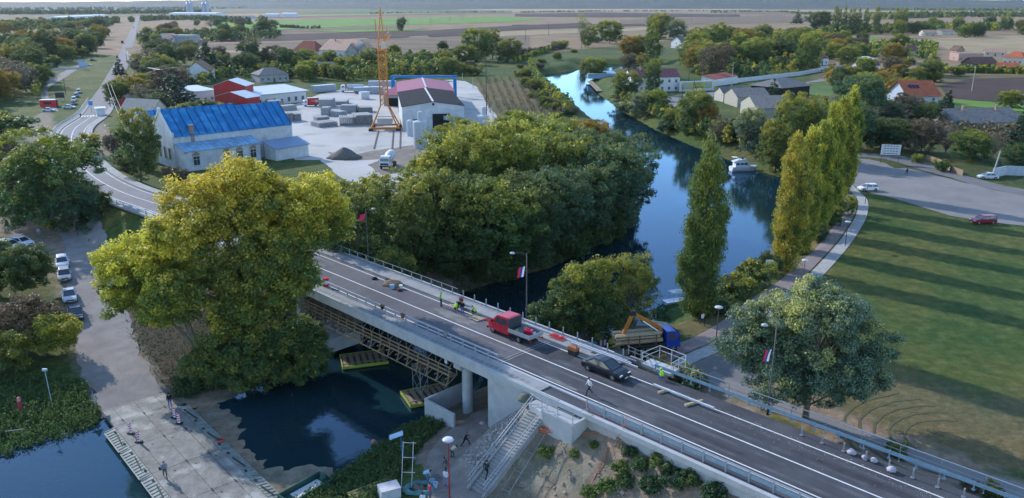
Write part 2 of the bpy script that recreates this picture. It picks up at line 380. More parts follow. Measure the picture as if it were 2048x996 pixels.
# fields: broad strips on the plain
def strip(name, pts, c, z=3.5, dz=.12, var=.2, sc=.02, c2=None):
    P = px_poly(pts, z); me = bpy.data.meshes.new(name); me.from_pydata([(x, y, z+dz) for x, y in P], [], [tuple(range(len(P)))])
    me.materials.append(mat('field %.3f %.3f %.3f' % c, c, .95, var, sc, world=True, detail=8, spec=.1, c2=c2)); me.update()
    if me.polygons[0].normal.z < 0: me.flip_normals()
    o = bpy.data.objects.new(name, me); col.objects.link(o); return struct(o)
PK, TAN, MAU, DK, GR, LG = (.25,.175,.105), (.31,.24,.14), (.175,.128,.085), (.075,.05,.042), (.10,.15,.05), (.14,.24,.05)
strip('field', [(-300,60),(-300,36),(200,38),(300,30),(900,20),(2400,22),(2400,150),(1700,150),(1600,100),(1350,80),(1100,105),(1000,110),(760,120),(300,118),(0,90)], PK, dz=.06)
for c, pts, dz in [
    (MAU, [(300,34),(1024,22),(1024,27),(300,41)], .5), (DK, [(740,17.5),(1700,14.6),(2400,16),(2400,18.5),(1500,17),(740,21)], .6),
    (TAN, [(430,30),(1040,17),(1500,18),(1500,20),(1040,24),(430,36)], .7), (GR, [(580,26.5),(760,19),(1024,21.5),(1024,25),(760,28),(580,30)], .9),
    (LG, [(424,44),(760,37.5),(1000,33.5),(1090,38.5),(1024,44),(760,51),(560,60),(424,61)], .4), (MAU, [(424,61),(560,60.5),(800,52),(800,56),(560,66),(424,70)], .3),
    (LG, [(610,64),(720,59.5),(860,57),(820,61),(700,65)], .55), (DK, [(430,71),(700,65.5),(860,61),(1000,53),(1180,45),(1190,52),(1010,62),(900,69),(780,74),(560,82),(430,84)], .35),
    (MAU, [(250,96),(560,84),(800,76),(1024,66),(1060,72),(1060,96),(800,106),(600,119),(260,120)], .2), (DK, [(730,75.5),(815,72.5),(820,75),(740,78)], .45), (DK, [(855,71.5),(920,69),(925,72),(860,75)], .45),
    (TAN, [(265,108),(500,100),(560,96),(560,101),(300,116)], .3),
    (DK, [(1030,27.5),(1200,25),(1480,29),(1480,34),(1200,35),(1030,33)], .5), (TAN, [(1000,64),(1320,55),(1330,60),(1000,73)], .42), (MAU, [(1240,40),(1560,30),(1620,36),(1620,44),(1350,52),(1240,50)], .35),
    (DK, [(1024,50),(1290,48),(1290,52),(1024,60)], .5), (TAN, [(1500,20),(2400,22),(2400,25),(1500,24)], .8), (MAU, [(1440,24),(2400,26),(2400,29),(1440,29)], .6),
    (TAN, [(1810,80),(2060,70),(2400,72),(2400,118),(1990,108),(1850,97)], .2), (PK, [(1960,66),(2400,64),(2400,70),(1980,70)], .4), (TAN, [(-200,41),(120,40),(100,46),(-200,50)], .4),
    (LG, [(1630,80),(1720,76),(1750,74),(1760,79),(1660,86)], .3), (DK, [(1878,172),(1940,158),(2048,155),(2300,158),(2300,214),(2040,207),(1900,196)], .10), (LG, [(1900,199),(2040,208),(2300,216),(2300,228),(2030,222),(1900,208)], .06),
    (LG, [(1840,140),(1890,128),(1900,140),(1880,150)], .1), (LG, [(1690,102),(1755,104),(1755,110),(1700,109)], .1), (GR, [(1618,165),(1680,160),(1665,190),(1640,198),(1618,190)], .05)]:
    strip('field', pts, c, dz=dz)
# the ridge of low hills on the horizon
mb = MB(); rng = random.Random(3); xs = np.linspace(-9500, 9500, 90)
for r_, (y0, hh) in enumerate(((7600, 88), (8600, 104))):
    top = [(x, y0, hh*(.78+.22*math.sin(x/1700+r_*2))+rng.uniform(-3, 4)) for x in xs]
    k = len(xs); vs = [(x, y0-900, 0) for x in xs]+top+[(x, y0+1500, 0) for x in xs]
    mb.add(vs, [(j*k+i, j*k+i+1, (j+1)*k+i+1, (j+1)*k+i) for j in range(2) for i in range(k-1)])
struct(mb.build('hills', mat('hill woods', (.03,.045,.03), .95, .3, .004, world=True, detail=8)))
# asphalt etc.
asph = mat('new asphalt', (.060,.062,.070), .78, .16, .35, bump=.25, bscale=14, world=True, mix2=((.105,.103,.108), .14, .52))
asph2 = mat('older asphalt', (.155,.148,.145), .85, .12, .25, bump=.2, bscale=10, world=True)
conc = mat('pale concrete', (.40,.415,.425), .8, .09, .8, bump=.15, bscale=12)
conc_w = mat('walkway concrete', (.27,.27,.265), .85, .14, .6, world=True, bump=.2, bscale=8)
paint = mat('road paint', (.62,.62,.6), .6, .12, 3, world=True)
galv = mat('galvanised steel', (.33,.36,.39), .5, .1, 4, metal=.4)
galvb = mat('bluish painted steel', (.22,.33,.42), .5, .12, 3, metal=.2)
white = mat('white plaster', (.62,.62,.61), .85, .1, .7, mix2=((.36,.34,.31), .9, .66))
wood = mat('weathered timber', (.27,.2,.13), .85, .25, 5)
woodl = mat('fresh timber', (.42,.33,.21), .8, .18, 4)
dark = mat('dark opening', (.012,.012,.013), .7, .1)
glass = mat('window glass', (.03,.04,.05), .12, .1, .5, spec=.9)
rubber = mat('tyre rubber', (.018,.018,.018), .8)
bs = B(2.5, 0); 
main = [Vector(p) for p in RC]
i_cross = min(range(len(RC)), key=lambda i: (RC[i].xy-Vector((-152, 292))).length)
far = smooth_pts([tuple(RC[-1]), (-258, 540, 3.55), (-425, 920, 3.7), (-757, 1672, 4.0), (-1200, 2680, 4.3)], 30)
asphd = mat('dusty grey asphalt', (.115,.11,.118), .85, .14, .3, bump=.25, bscale=12, world=True, detail=8, mix2=((.085,.082,.09), .16, .52))
asphm = mat('town asphalt', (.16,.158,.165), .85, .12, .3, bump=.2, bscale=12, world=True, detail=8)
sx_ = lambda p_: (p_.x-(p_.y-76.4))*.70711
RC1 = [p_ for p_ in RC if sx_(p_) > 1.7]+[B(1.7, 0)]; RC2 = [B(1.7, 0)]+[p_ for p_ in RC if -58 < sx_(p_) < 1.7]; RC3 = [RC2[-1]]+[p_ for p_ in RC if sx_(p_) <= -58]
for q_, m_ in ((RC1, asph), (RC2, asphd), (RC3, asphm)): mb = MB(); ribbon(mb, q_, -3.75, 3.75, 0, cols=2); struct(mb.build('main_road', m_, smooth=True))
mb = MB(); rng = random.Random(5)
wide = [Vector((p.x, p.y, p.z-.06)) for p in RC[i_cross:]]+far[1:]; ribbon(mb, wide, -4.6, 4.6, .05, jit=.3, rng=rng, cols=2); struct(mb.build('country_road', asph2))
mb = MB(); line = RC[:i_cross+1]
ribbon(mb, line, -.075, .075, .008); ribbon(mb, line, 3.06, 3.2, .008); ribbon(mb, line, -3.2, -3.06, .008)
ci = RC[i_cross-1]; d = (RC[i_cross]-RC[i_cross-2]).normalized(); nn = Vector((-d.y, d.x, 0))
for k in range(8):
    c = ci+nn*(k-3.5)*.95+Vector((0, 0, .012)); a_, b_ = d*1.6, nn*.27
    mb.quad(c-a_-b_, c+a_-b_, c+a_+b_, c-a_+b_)
struct(mb.build('road_markings', paint))
mb = MB()
for q in (-.22, .22):
    c0 = B(1.75+q, -3.7, 8.006); c1 = B(1.75+q, 3.7, 8.006); h_ = (B(1, 0)-B(0, 0))*.07; mb.quad(c0-h_, c1-h_, c1+h_, c0+h_)
struct(mb.build('road_joint', mat('grey joint', (.22,.22,.22), .8)))
# kerbs and raised walkways: the near side ends at the landing, the far side runs on
def sub(s0, s1, step=3.0):
    n = max(2, int(abs(s1-s0)/step)+1); return [B(s0+(s1-s0)*i/(n-1), 0) for i in range(n)]
left = [p for p in RC if (p.x-(p.y-76.4))*.70711 < -44]
left = [B(-43.9, 0)]+left[:i_cross]
nearL = [q for q in left]
mb = MB(); ribbon(mb, left, -3.75, -5.5, .16, .3); ribbon(mb, left, 3.75, 5.6, .16, .3); 
struct(mb.build('pavement', conc_w))
mb = MB(); ribbon(mb, sub(80, 2.6), 3.72, 3.98, .17, .4); ribbon(mb, sub(80, 2.6), 5.35, 5.75, .14, .5); struct(mb.build('kerb', conc))
mb = MB(); ribbon(mb, sub(80, 2.6), 3.98, 5.35, .045); ribbon(mb, sub(80, 2.6), -5.1, -3.75, -.004); struct(mb.build('pavement', asph))
# parking lot, riverside paths, ramp to the pontoon, factory yard, side streets
def organic(pts, step, amp, rng):
    out = []
    for i, a_ in enumerate(pts):
        b_ = pts[(i+1) % len(pts)]; n = max(1, int(math.dist(a_, b_)/step))
        out += [(a_[0]+(b_[0]-a_[0])*k/n+rng.uniform(-amp, amp)*(k > 0), a_[1]+(b_[1]-a_[1])*k/n+rng.uniform(-amp, amp)*(k > 0)) for k in range(n)]
    return out
def sheet(name, pts, m, z, step=3, amp=.35, seed=1):
    P = organic(pts, step, amp, random.Random(seed)); b = MB(); b.quad(*[(x, y, z) for x, y in P]); o = b.build(name, m)
    if o.data.polygons[0].normal.z < 0: o.data.flip_normals()
    return struct(o)
lot = mat('worn parking asphalt', (.215,.2,.19), .9, .12, .12, world=True, bump=.2, bscale=6, detail=9, mix2=((.15,.14,.135), .35, .6))
sheet('parking_lot', px_poly([(1672,318),(1700,316),(1740,319),(1772,327),(1790,337),(1812,337),(1850,345),(1900,358),(1945,370),(2048,393),(2160,420),(2160,482),(2048,452),(1990,446),(1900,432),(1810,404),(1740,386),(1690,366),(1660,345)]), lot, 3.56)
sheet('street', px_poly([(1640,312),(1700,305),(1760,308),(1810,314),(1870,330),(1935,352),(2010,372),(2160,400),(2160,420),(2048,393),(1945,370),(1900,355),(1850,342),(1812,330),(1770,318),(1700,313),(1640,322)]), asph2, 3.545)
yardm = mat('pale concrete yard', (.42,.405,.375), .9, .1, .05, world=True, bump=.15, bscale=5, detail=9, mix2=((.3,.285,.26), .09, .55))
sheet('yard', px_poly([(560,222),(640,188),(720,172),(800,170),(930,162),(955,175),(968,200),(990,240),(960,300),(900,340),(760,420),(700,370),(640,320),(590,320),(560,290)]), yardm, 3.53)
sheet('dirt_patch', px_poly([(655,304),(700,310),(760,300),(830,290),(870,300),(800,345),(760,350),(735,330),(770,318),(690,322)]), mat('grey sandy dirt', (.2,.17,.14), .95, .2, .4, world=True, bump=.5, bscale=3), 3.57, 2, .5)
sheet('street', px_poly([(1325,193),(1375,188),(1440,182),(1560,178),(1640,158),(1690,150),(1640,143),(1660,139),(1715,147),(1690,156),(1600,178),(1540,187),(1440,192),(1370,200),(1345,215),(1330,232),(1305,222)]), lot, 3.54)
sheet('street', px_poly([(70,170),(115,150),(165,125),(172,128),(125,158),(95,178),(100,200),(118,222),(90,228),(84,200)]), asph2, 3.54, 6, .4)
def drape(name, pix, wid, m, z0=3.5, dz=.06, off=0, jit=0, closed=False, cols=4, world_pts=None):
    pts = world_pts or [W(u, v, z0) for u, v in pix]
    L_ = smooth_pts([(x, y, 0) for x, y in pts], 1.2); b = MB(); ribbon(b, L_, off-wid/2, off+wid/2, 0, jit=jit, rng=random.Random(2), cols=cols)
    X = np.array([v[0] for v in b.v]); Y = np.array([v[1] for v in b.v]); Z = np.maximum(zground(X, Y), .02)+dz
    b.v = [(x, y, z) for x, y, z in zip(X, Y, Z)]
    return struct(b.build(name, m, smooth=True))
PATH = [(1683,366),(1700,383),(1715,400),(1712,430),(1688,470),(1655,510),(1600,565),(1535,610),(1480,655),(1420,690),(1360,712),(1320,735)]
pave = mat('concrete paving', (.36,.35,.335), .85, .12, 1.2, world=True, bump=.2, bscale=6)
red = mat('reddish paving', (.235,.19,.18), .85, .12, 1.0, world=True, bump=.2, bscale=6)
drape('path', PATH, 1.9, pave, off=.95); drape('cycle_path', PATH, 2.3, red, off=-1.45, dz=.055)
drape('path', [(1410,745),(1470,775),(1560,815),(1650,845),(1750,885),(1880,935),(2048,985),(2200,1030)], 2.6, lot, jit=.15)
drape('asphalt_patch', [(1395,722),(1440,745),(1500,772)], 5.5, asph2, jit=.4, dz=.05)
track = mat('pale gravel track', (.25,.225,.205), .95, .16, .5, world=True, bump=.4, bscale=5, detail=9)
drape('ramp_road', None, 6.6, track, jit=.35, world_pts=[(-40.6,77.5),(-44,82),(-50,91),(-56,101),(-62,112),(-70,126),(-80,142),(-92,158)], cols=5)
drape('dirt_track', None, 4.6, mat('dusty track', (.225,.19,.165), .95, .2, .6, world=True, bump=.5, bscale=4, detail=9), jit=.35, world_pts=[(-2.5,52),(-4.6,59),(-5.6,63.5),(-5.0,68),(-2.2,73.5),(1.5,78.5),(6,84),(13,88),(20,88)], cols=5)
drape('farm_track', [(895,160),(925,165),(945,180),(962,205),(985,240)], 5, yardm, jit=.3, dz=.07)
# tyre marks worn in circles into the lower meadow, dust and patches on the bridge
wornm = mat('worn brown tracks', (.105,.10,.055), .95, .35, .9, world=True, detail=9, c2=(.088,.09,.045))
for k in range(0, 9, 2):
    cx, cy_ = W(1930+6*k, 885); r_ = 4.2+.75*k; pts = [(cx+r_*1.25*math.cos(a_), cy_+r_*math.sin(a_)) for a_ in [R(75+i*15+k*4) for i in range(9+k % 3)]]
    drape('tyre_tracks', None, .26, wornm, world_pts=pts, dz=.03, jit=.09, cols=2)
dust = mat('road dust', (.19,.18,.17), .95, .25, .6, world=True, detail=9); patchm = mat('dark repair patch', (.045,.046,.052), .85, .2, 1, world=True)
for i, (s_, n_, a_, b_, m_) in enumerate([(-24,1.6,4.2,1.0,dust),(-10.5,1.3,3.6,.9,dust),(-19,-2.0,1.6,.6,patchm),(4.6,2.0,2.2,1.3,patchm),(-33,-1,3,.5,dust),(24,-1.8,4,.35,patchm),(36,1.5,6,.4,patchm),(9,-2.7,2.4,.3,dust)]):
    rr = random.Random(i); mb = MB(); mb.quad(*[tuple(B(s_+a_*math.cos(q)*rr.uniform(.7,1.15), n_+b_*math.sin(q)*rr.uniform(.7,1.15), 8.004)) for q in [k*2*math.pi/22 for k in range(22)]]); struct(mb.build('road_patch', m_))
wearm = mat('polished wheel track', (.082,.083,.09), .7, .3, .5, world=True, detail=9); wearl = mat('polished wheel track pale', (.135,.13,.137), .75, .25, .5, world=True, detail=9)
for s0, s1, m_ in ((2.3, 60, wearm), (-56, 1.2, wearl)):
    for n_ in (-2.35, -.85, .85, 2.35): mb = MB(); ribbon(mb, sub(s1, s0, 1.5), n_-.22, n_+.22, .0035, jit=.07, rng=random.Random(int(n_*10))); struct(mb.build('wheel_track', m_))
# ================================================================ TREES
def leaf_arrays(C, rad, per, size, rng, aut, tone=None, flat=.55, vert=0, drop=0):
    """C (N,3) clump centres, rad (N,) clump radii -> leaf quads; aut (N,) autumn share per clump, painted sunlit yellow included"""
    N = len(C); idx = np.repeat(np.arange(N), per); n = len(idx)
    d = rng.normal(size=(n, 3)); d /= np.linalg.norm(d, axis=1)[:, None]; r = rng.random(n)**.45
    sc = np.array([1, 1, .75+vert]); P = C[idx]+d*(r*rad[idx])[:, None]*sc
    if drop: P[:, 2] -= drop*np.abs(rng.normal(size=n))*rad[idx]
    nrm = d*.8+rng.normal(size=(n, 3))*.7; nrm[:, 2] += flat; nrm /= np.linalg.norm(nrm, axis=1)[:, None]
    a = np.cross(nrm, rng.normal(size=(n, 3))); a /= np.linalg.norm(a, axis=1)[:, None]+1e-9; b = np.cross(nrm, a)
    if vert: a = a*.5+np.array([0, 0, 1.])*vert*.8
    s = size*(.6+.8*rng.random(n))[:, None]
    V = np.stack([P+a*s, P+b*s*.62, P-a*s, P-b*s*.62], 1).reshape(-1, 3)
    F = np.arange(4*n).reshape(n, 4)
    tn = np.clip((rng.random(N)[idx] if tone is None else tone[idx])*.55+rng.random(n)*.45, 0, 1)
    au = np.clip(aut[idx]*1.35*(.55+.9*rng.random(n)), 0, 1); au = np.where(rng.random(n) < .05*(aut[idx] > .03), .9, au)
    A = np.stack([tn, au, rng.random(n), np.ones(n)], 1); A = np.repeat(A, 4, 0)
    return V, F, A
def crown_points(blobs, N, rng, inner=.5, low=.25):
    """clump centres near the outer surface of a union of ellipsoids"""
    bl = np.array(blobs, float); wt = (bl[:, 3]*bl[:, 4]+bl[:, 4]*bl[:, 5]+bl[:, 3]*bl[:, 5]); wt /= wt.sum(); out = []
    while len(out) < N:
        k = rng.choice(len(bl), N*2, p=wt); d = rng.normal(size=(N*2, 3)); d /= np.linalg.norm(d, axis=1)[:, None]
        r = 1-(rng.random(N*2)**1.6)*.42; r *= 1+.10*np.sin(d[:, 0]*7+k)*np.sin(d[:, 2]*6+k*2)+.06*np.sin(d[:, 1]*13+k)
        p = bl[k, :3]+d*r[:, None]*bl[k, 3:]; keep = (d[:, 2] > -.55) | (rng.random(N*2) < low)
        for j in range(len(bl)):
            q = (p-bl[j, :3])/bl[j, 3:]; keep &= (np.einsum('ij,ij->i', q, q) > inner**2)
        out += list(p[keep])
    return np.array(out[:N])
def wood_mesh(trunk, r0, targets, rng, mb, thin=.04):
    mb.tube(trunk, [r0*(1-.62*i/(len(trunk)-1)) for i in range(len(trunk))], 8)
    T = [Vector(p) for p in trunk]
    for q in targets:
        q = Vector(q); best = min(range(1, len(T)), key=lambda i: abs(T[i].z-(q.z*.62))); s = T[best]; s = s*.6+T[best-1]*.4
        m1 = s.lerp(q, .35)+Vector((0, 0, .10*(q-s).length)); m2 = s.lerp(q, .7)+Vector((rng.uniform(-.3, .3), rng.uniform(-.3, .3), .08*(q-s).length))
        rr = r0*.34; mb.tube([s, m1, m2, q], [rr, rr*.7, rr*.42, thin], 5, cap=False)
def leaf_mesh(name, parts, m, wood=None, woodm=None):
    """parts: list of (V,F,A); wood: MB joined into the same mesh when given"""
    V = np.concatenate([p[0] for p in parts]); A = np.concatenate([p[2] for p in parts]); F = []; k = 0
    for p in parts: F.append(p[1]+k); k += len(p[0])
    F = np.concatenate(F); nq = len(F)
    me = bpy.data.meshes.new(name)
    wf = []
    if wood:
        wv = np.array(wood.v); V = np.concatenate([V, wv]); wf = [[i+k for i in f] for f in wood.f if len(f) == 4]
        F = np.concatenate([F, np.array(wf)]); A = np.concatenate([A, np.tile([.5, 0, .5, 1], (len(wv), 1))])
    np_mesh(me, V, F)
    at = me.color_attributes.new('leaf', 'FLOAT_COLOR', 'POINT'); at.data.foreach_set('color', A.astype(np.float32).ravel())
    me.materials.append(m)
    if wood:
        me.materials.append(woodm); me.polygons.foreach_set('material_index', np.array([0]*nq+[1]*len(wf), np.int32))
    me.update(); return me
bark = mat('grey brown bark', (.20,.175,.145), .95, .25, 3, bump=.6, bscale=12)
barkp = mat('pale plane bark', (.4,.39,.33), .9, .15, 2, mix2=((.2,.19,.15), 2, .55))
YEL, ORA, BRN = (.48,.42,.05), (.50,.30,.04), (.22,.15,.07)
LM = {
 'green':  leafmat('leaf mid green', (0.044,0.102,0.036), (0.115,0.180,0.055), YEL),
 'dark':   leafmat('leaf dark green', (0.030,0.082,0.036), (0.070,0.130,0.050), (0.221,0.235,0.055)),
 'fresh':  leafmat('leaf fresh green', (0.070,0.140,0.034), (0.190,0.240,0.065), YEL),
 'yellow': leafmat('leaf yellow green', (0.056,0.118,0.032), (0.180,0.240,0.055), (0.600,0.530,0.060)),
 'orange': leafmat('leaf orange', (0.166,0.166,0.041), (0.345,0.248,0.055), ORA),
 'brown':  leafmat('leaf brown', (0.110,0.103,0.062), (0.207,0.166,0.103), BRN, .2),
 'silver': leafmat('leaf grey green', (0.056,0.120,0.070), (0.172,0.242,0.155), (0.552,0.497,0.138), .3, .35),
 'bluish': leafmat('leaf blue green', (0.040,0.112,0.060), (0.108,0.190,0.100), (0.221,0.248,0.069)),
 'conifer':leafmat('needles', (0.017,0.052,0.028), (0.036,0.083,0.041), (0.069,0.083,0.028), .1),
 'poplar': leafmat('leaf poplar', (0.046,0.110,0.030), (0.135,0.210,0.050), (0.540,0.470,0.060)),
}
def hero(name, label, x, y, trunk, blobs, N, per, size, key, aut_sunf, seed, r0=.35, clump=(.55, 1.1), nb=26, bm=None, cat='tree', flat=.55, group=None, extra=None, vert=0, z=None, inner=.5, low=.25, drop=0):
    rng = np.random.default_rng(seed); rr = random.Random(seed); z = zg(x, y)-.1 if z is None else z
    t = thing(name, label, cat, (x, y, z), 0, group)
    if not vert and N > 100:
        b2 = []
        for q in blobs:
            b2.append((q[0],q[1],q[2],q[3]*.7,q[4]*.7,q[5]*.7))
            for _ in range(5):
                d = rng.normal(size=3); d[2] = abs(d[2])*.9-.25; d /= np.linalg.norm(d); f = .40+.16*rng.random(); g = .66+.12*rng.random()
                b2.append((q[0]+d[0]*q[3]*g, q[1]+d[1]*q[4]*g, q[2]+d[2]*q[5]*g, q[3]*f, q[4]*f, q[5]*f))
        blobs = b2
    C = crown_points(blobs, N, rng, inner, low); rad = (clump[0]+(clump[1]-clump[0])*rng.random(N))*1.22
    lo, hi = C[:, 2].min(), C[:, 2].max(); h = (C[:, 2]-lo)/(hi-lo)
    aut = np.clip(aut_sunf(C, h, rng), 0, 1)
    me = leaf_mesh('crown', [leaf_arrays(C, rad, int(per*1.85), size*.72, rng, aut, flat=flat, vert=vert, drop=drop)], LM[key])
    o = bpy.data.objects.new('crown', me); col.objects.link(o); o.parent = t
    mb = MB(); wood_mesh(trunk, r0, [C[i]*np.array([.93, .93, .97]) for i in rng.choice(N, min(nb, N), False)], rr, mb)
    for ex in (extra or []): mb.tube(ex, [r0*.8*(1-.75*i/(len(ex)-1)) for i in range(len(ex))], 7)
    mb.build('trunk', bm or bark, t, smooth=True); return t
sm = lambda a, b, v: sst(a, b, v)
# --- the large yellowing trees between the ramp and the bridge; autumn yellow also paints their sunlit tops
hero('broadleaf_tree', 'large yellowing broadleaf tree leaning over the gravel ramp beside the parked cars', -36.6, 86.5,
     [(0,0,0),(-.6,.3,3),(-2,1,7),(-4,2,11)],
     [(-4.5,.5,12,5.5,5,5),(-7.5,3,8.5,4.5,4.5,4),(-2,1,15.5,4,4.5,4),(-8.5,1,13,3.8,3.5,3.2),(-1,-1.5,9.5,4.5,4,4),(-3,1,6.5,3.6,3.4,2.6),(-9,4,6.5,2.6,2.6,2.4)], 520, 82, .21, 'yellow',
     lambda C, h, r: .16+.9*sm(.3, .95, h)*(.35+.65*sm(3, -6, C[:, 0]))+.24*r.normal(size=len(C)), 11, .42)  # more yellow up and to the left: sunlit side put into leaf colour
hero('broadleaf_tree', 'tall spreading green and yellow tree standing in front of the middle of the bridge approach', -31.5, 86,
     [(0,0,0),(.3,.2,4),(.2,.8,9),(0,1.5,14)],
     [(0,1,15,6,5.5,5.5),(0,3,22,3.6,3.6,3.2),(-4,2,19,4.5,4.5,4),(3,2,19.5,4.8,4.5,4.5),(3.5,-.5,12,5,4.5,4.5),(-3,-2,10.5,4.5,4,4.2),(5,1,15,4.5,4,4),(0,-1.5,6.5,4.2,3.6,3.4)], 640, 84, .21, 'yellow',
     lambda C, h, r: .02+.95*sm(.4, 1, h)*(.55+.45*sm(3, -4, C[:, 0]))+.2*r.normal(size=len(C)), 12, .48)  # same lean of the yellow, painting the sunlit top and left
hero('broadleaf_tree', 'tall yellow topped tree overhanging the near parapet beside the striped barrel', -28.3, 88.0,
     [(0,0,0),(.2,.2,4),(.4,.8,9),(.5,1.5,14)],
     [(1,1,16,5.4,5,5),(3.6,2.5,20,4.8,4.5,4.2),(6.2,3.5,16.5,3.0,3,3),(-3,3,20.5,4.5,4.5,4),(2.4,-1,11.5,4.2,4,4.2),(-1,-2.5,8,4.2,3.5,3.4)], 520, 84, .21, 'yellow',
     lambda C, h, r: .0+.85*sm(.45, 1, h)+.2*r.normal(size=len(C)), 13, .45)
for i, (x, y, lab, sc) in enumerate([(-29.5,82.2,'dark scrubby willow at the water edge below the tall yellowing trees',1.0),(-25.5,86.4,'dark green scrub tree beside the left bridge pier',1.1),(-33.6,82.5,'low dark scrub tree at the water edge nearest the ramp',.75)]):
    hero('scrub_tree', lab, x, y, [(0,0,0),(.2,.2,2),(.3,.3,4)], [(0,0,4*sc,3.6*sc,3.2*sc,3*sc),(1.5*sc,-1,2.6*sc,2.8*sc,2.5*sc,2*sc),(-2*sc,0,3*sc,2.6*sc,2.4*sc,2*sc)], int(200*sc), 80, .2, 'green', lambda C, h, r: .05+.1*r.normal(size=len(C)), 20+i, .16, (.45, .85), 10)
# --- silvery round tree by the near right road; pale highlight painted on its upper left
hero('round_tree', 'round silvery green tree growing beside the right end of the bridge', *W(1610,838,3.5),
     [(0,0,0),(.1,.1,2.5),(.2,.2,5),(.3,.3,9)],
     [(0,0,8,6.0,5.8,4.6),(4.2,-.8,5.6,4.0,4,3.4),(-4,.5,6,4.2,4,3.8),(0,.5,10.8,4.3,4,2.8),(4.8,.5,8.4,3,3,2.6),(0,-2,4.4,4,3,2.4),(-5,0,8.4,2.8,3,2.6)], 720, 86, .155, 'silver',
     lambda C, h, r: -.12+.75*sm(.55, 1, h)*sm(4, -5, C[:, 0])+.2*r.normal(size=len(C)), 31, .38, (.45, .9), 30)
# --- acacia pair between the bridge and the river
hero('acacia_tree', 'feathery green acacia on the river bank behind the red truck and the kerb', 8.9, 90.8,
     [(0,0,0),(0,.1,3),(.3,.2,6),(.6,.4,9)],
     [(0,0,6,4.4,4,3.6),(-3.6,.2,4.2,3.0,3,2.8),(.6,.4,10,3,3,2.8),(-2,.4,8,2.6,2.6,2.4),(2.6,-.6,4.6,3,3,2.6),(-5.2,.6,2.6,2,2,1.8)], 400, 80, .17, 'green',
     lambda C, h, r: -.05+.38*sm(.45, 1, h)+.15*r.normal(size=len(C)), 41, .24, (.45, .9), 24)
hero('acacia_tree', 'thin feathery acacia with its bare trunk showing, between the bushy acacia and the tall poplar', 14.6, 93.4,
     [(0,0,0),(0,.1,3),(.2,.2,6),(.3,.3,9)],
     [(.2,0,8.2,3.0,3,3),(-1.6,.2,6.2,2,2,1.8),(2.2,.3,6.6,1.8,2,1.8),(.2,.2,10.8,1.8,1.8,1.6),(0,-.5,3.6,3,2.6,1.8)], 170, 60, .15, 'green',
     lambda C, h, r: .06+.3*sm(.4, 1, h)+.2*r.normal(size=len(C)), 42, .17, (.4, .8), 40)
# --- columnar poplars
def poplar_blobs(H, Rr, rng, k=7):
    out = []
    for i in range(k):
        f = i/(k-1); w_ = Rr*(.55+.5*math.sin(math.pi*min(1, .16+f*.78)))*(1-.35*max(0, f-.8)/.2)
        out.append((rng.uniform(-.14, .14)*Rr, rng.uniform(-.14, .14)*Rr, H*(.13+.80*f), w_, w_, H/k*.95))
    return out
def poplar(label, x, y, H, Rr, key, aut_sunf, seed, group=None, N=None, size=.19):
    rng = random.Random(seed); N = N or int(H*Rr*9)
    return hero('poplar_tree', label, x, y, [(0,0,0),(0,0,H*.3),(.1,0,H*.65),(0,0,H*.93)], poplar_blobs(H, Rr, rng), N, 72, size, key, aut_sunf, seed, .3, (.4, .85), 24, group=group, vert=.6, flat=0, inner=.45, low=.8)
poplar('single tall green poplar standing alone on the river bank', 24.2, 96.9, 21.6, 2.55, 'poplar', lambda C, h, r: -.06+.12*sm(.3, 1, h)+.08*r.normal(size=len(C)), 51, size=.2)
PG = 'yellow poplars in the row along the riverside path'
for i, (u, vb, vt, rr_, lab) in enumerate([(1572,545,283,2.5,'nearest yellow poplar of the path row, broad at its foot'),(1598,505,262,2.5,'second yellow poplar of the path row from the near end'),(1626,470,245,2.5,'third yellow poplar of the path row, tallest of the near group'),(1648,440,222,2.5,'fourth yellow poplar of the path row'),(1668,412,208,2.6,'fifth yellow poplar of the path row, brightest yellow'),(1684,388,196,2.6,'last yellow poplar of the path row, nearest the white car')]):
    x, y = W(u, vb, 3); D = y*CT+(CAMZ-3)*ST; H = (vb-vt)/FPX*D*.985
    poplar(lab, x, y, H, rr_*.92, 'poplar', lambda C, h, r: .26+.3*sm(2, -3, C[:, 0])+.25*r.normal(size=len(C)), 60+i, PG, size=.2+.012*i)  # autumn yellow throughout, with the sunlit left side painted yellower
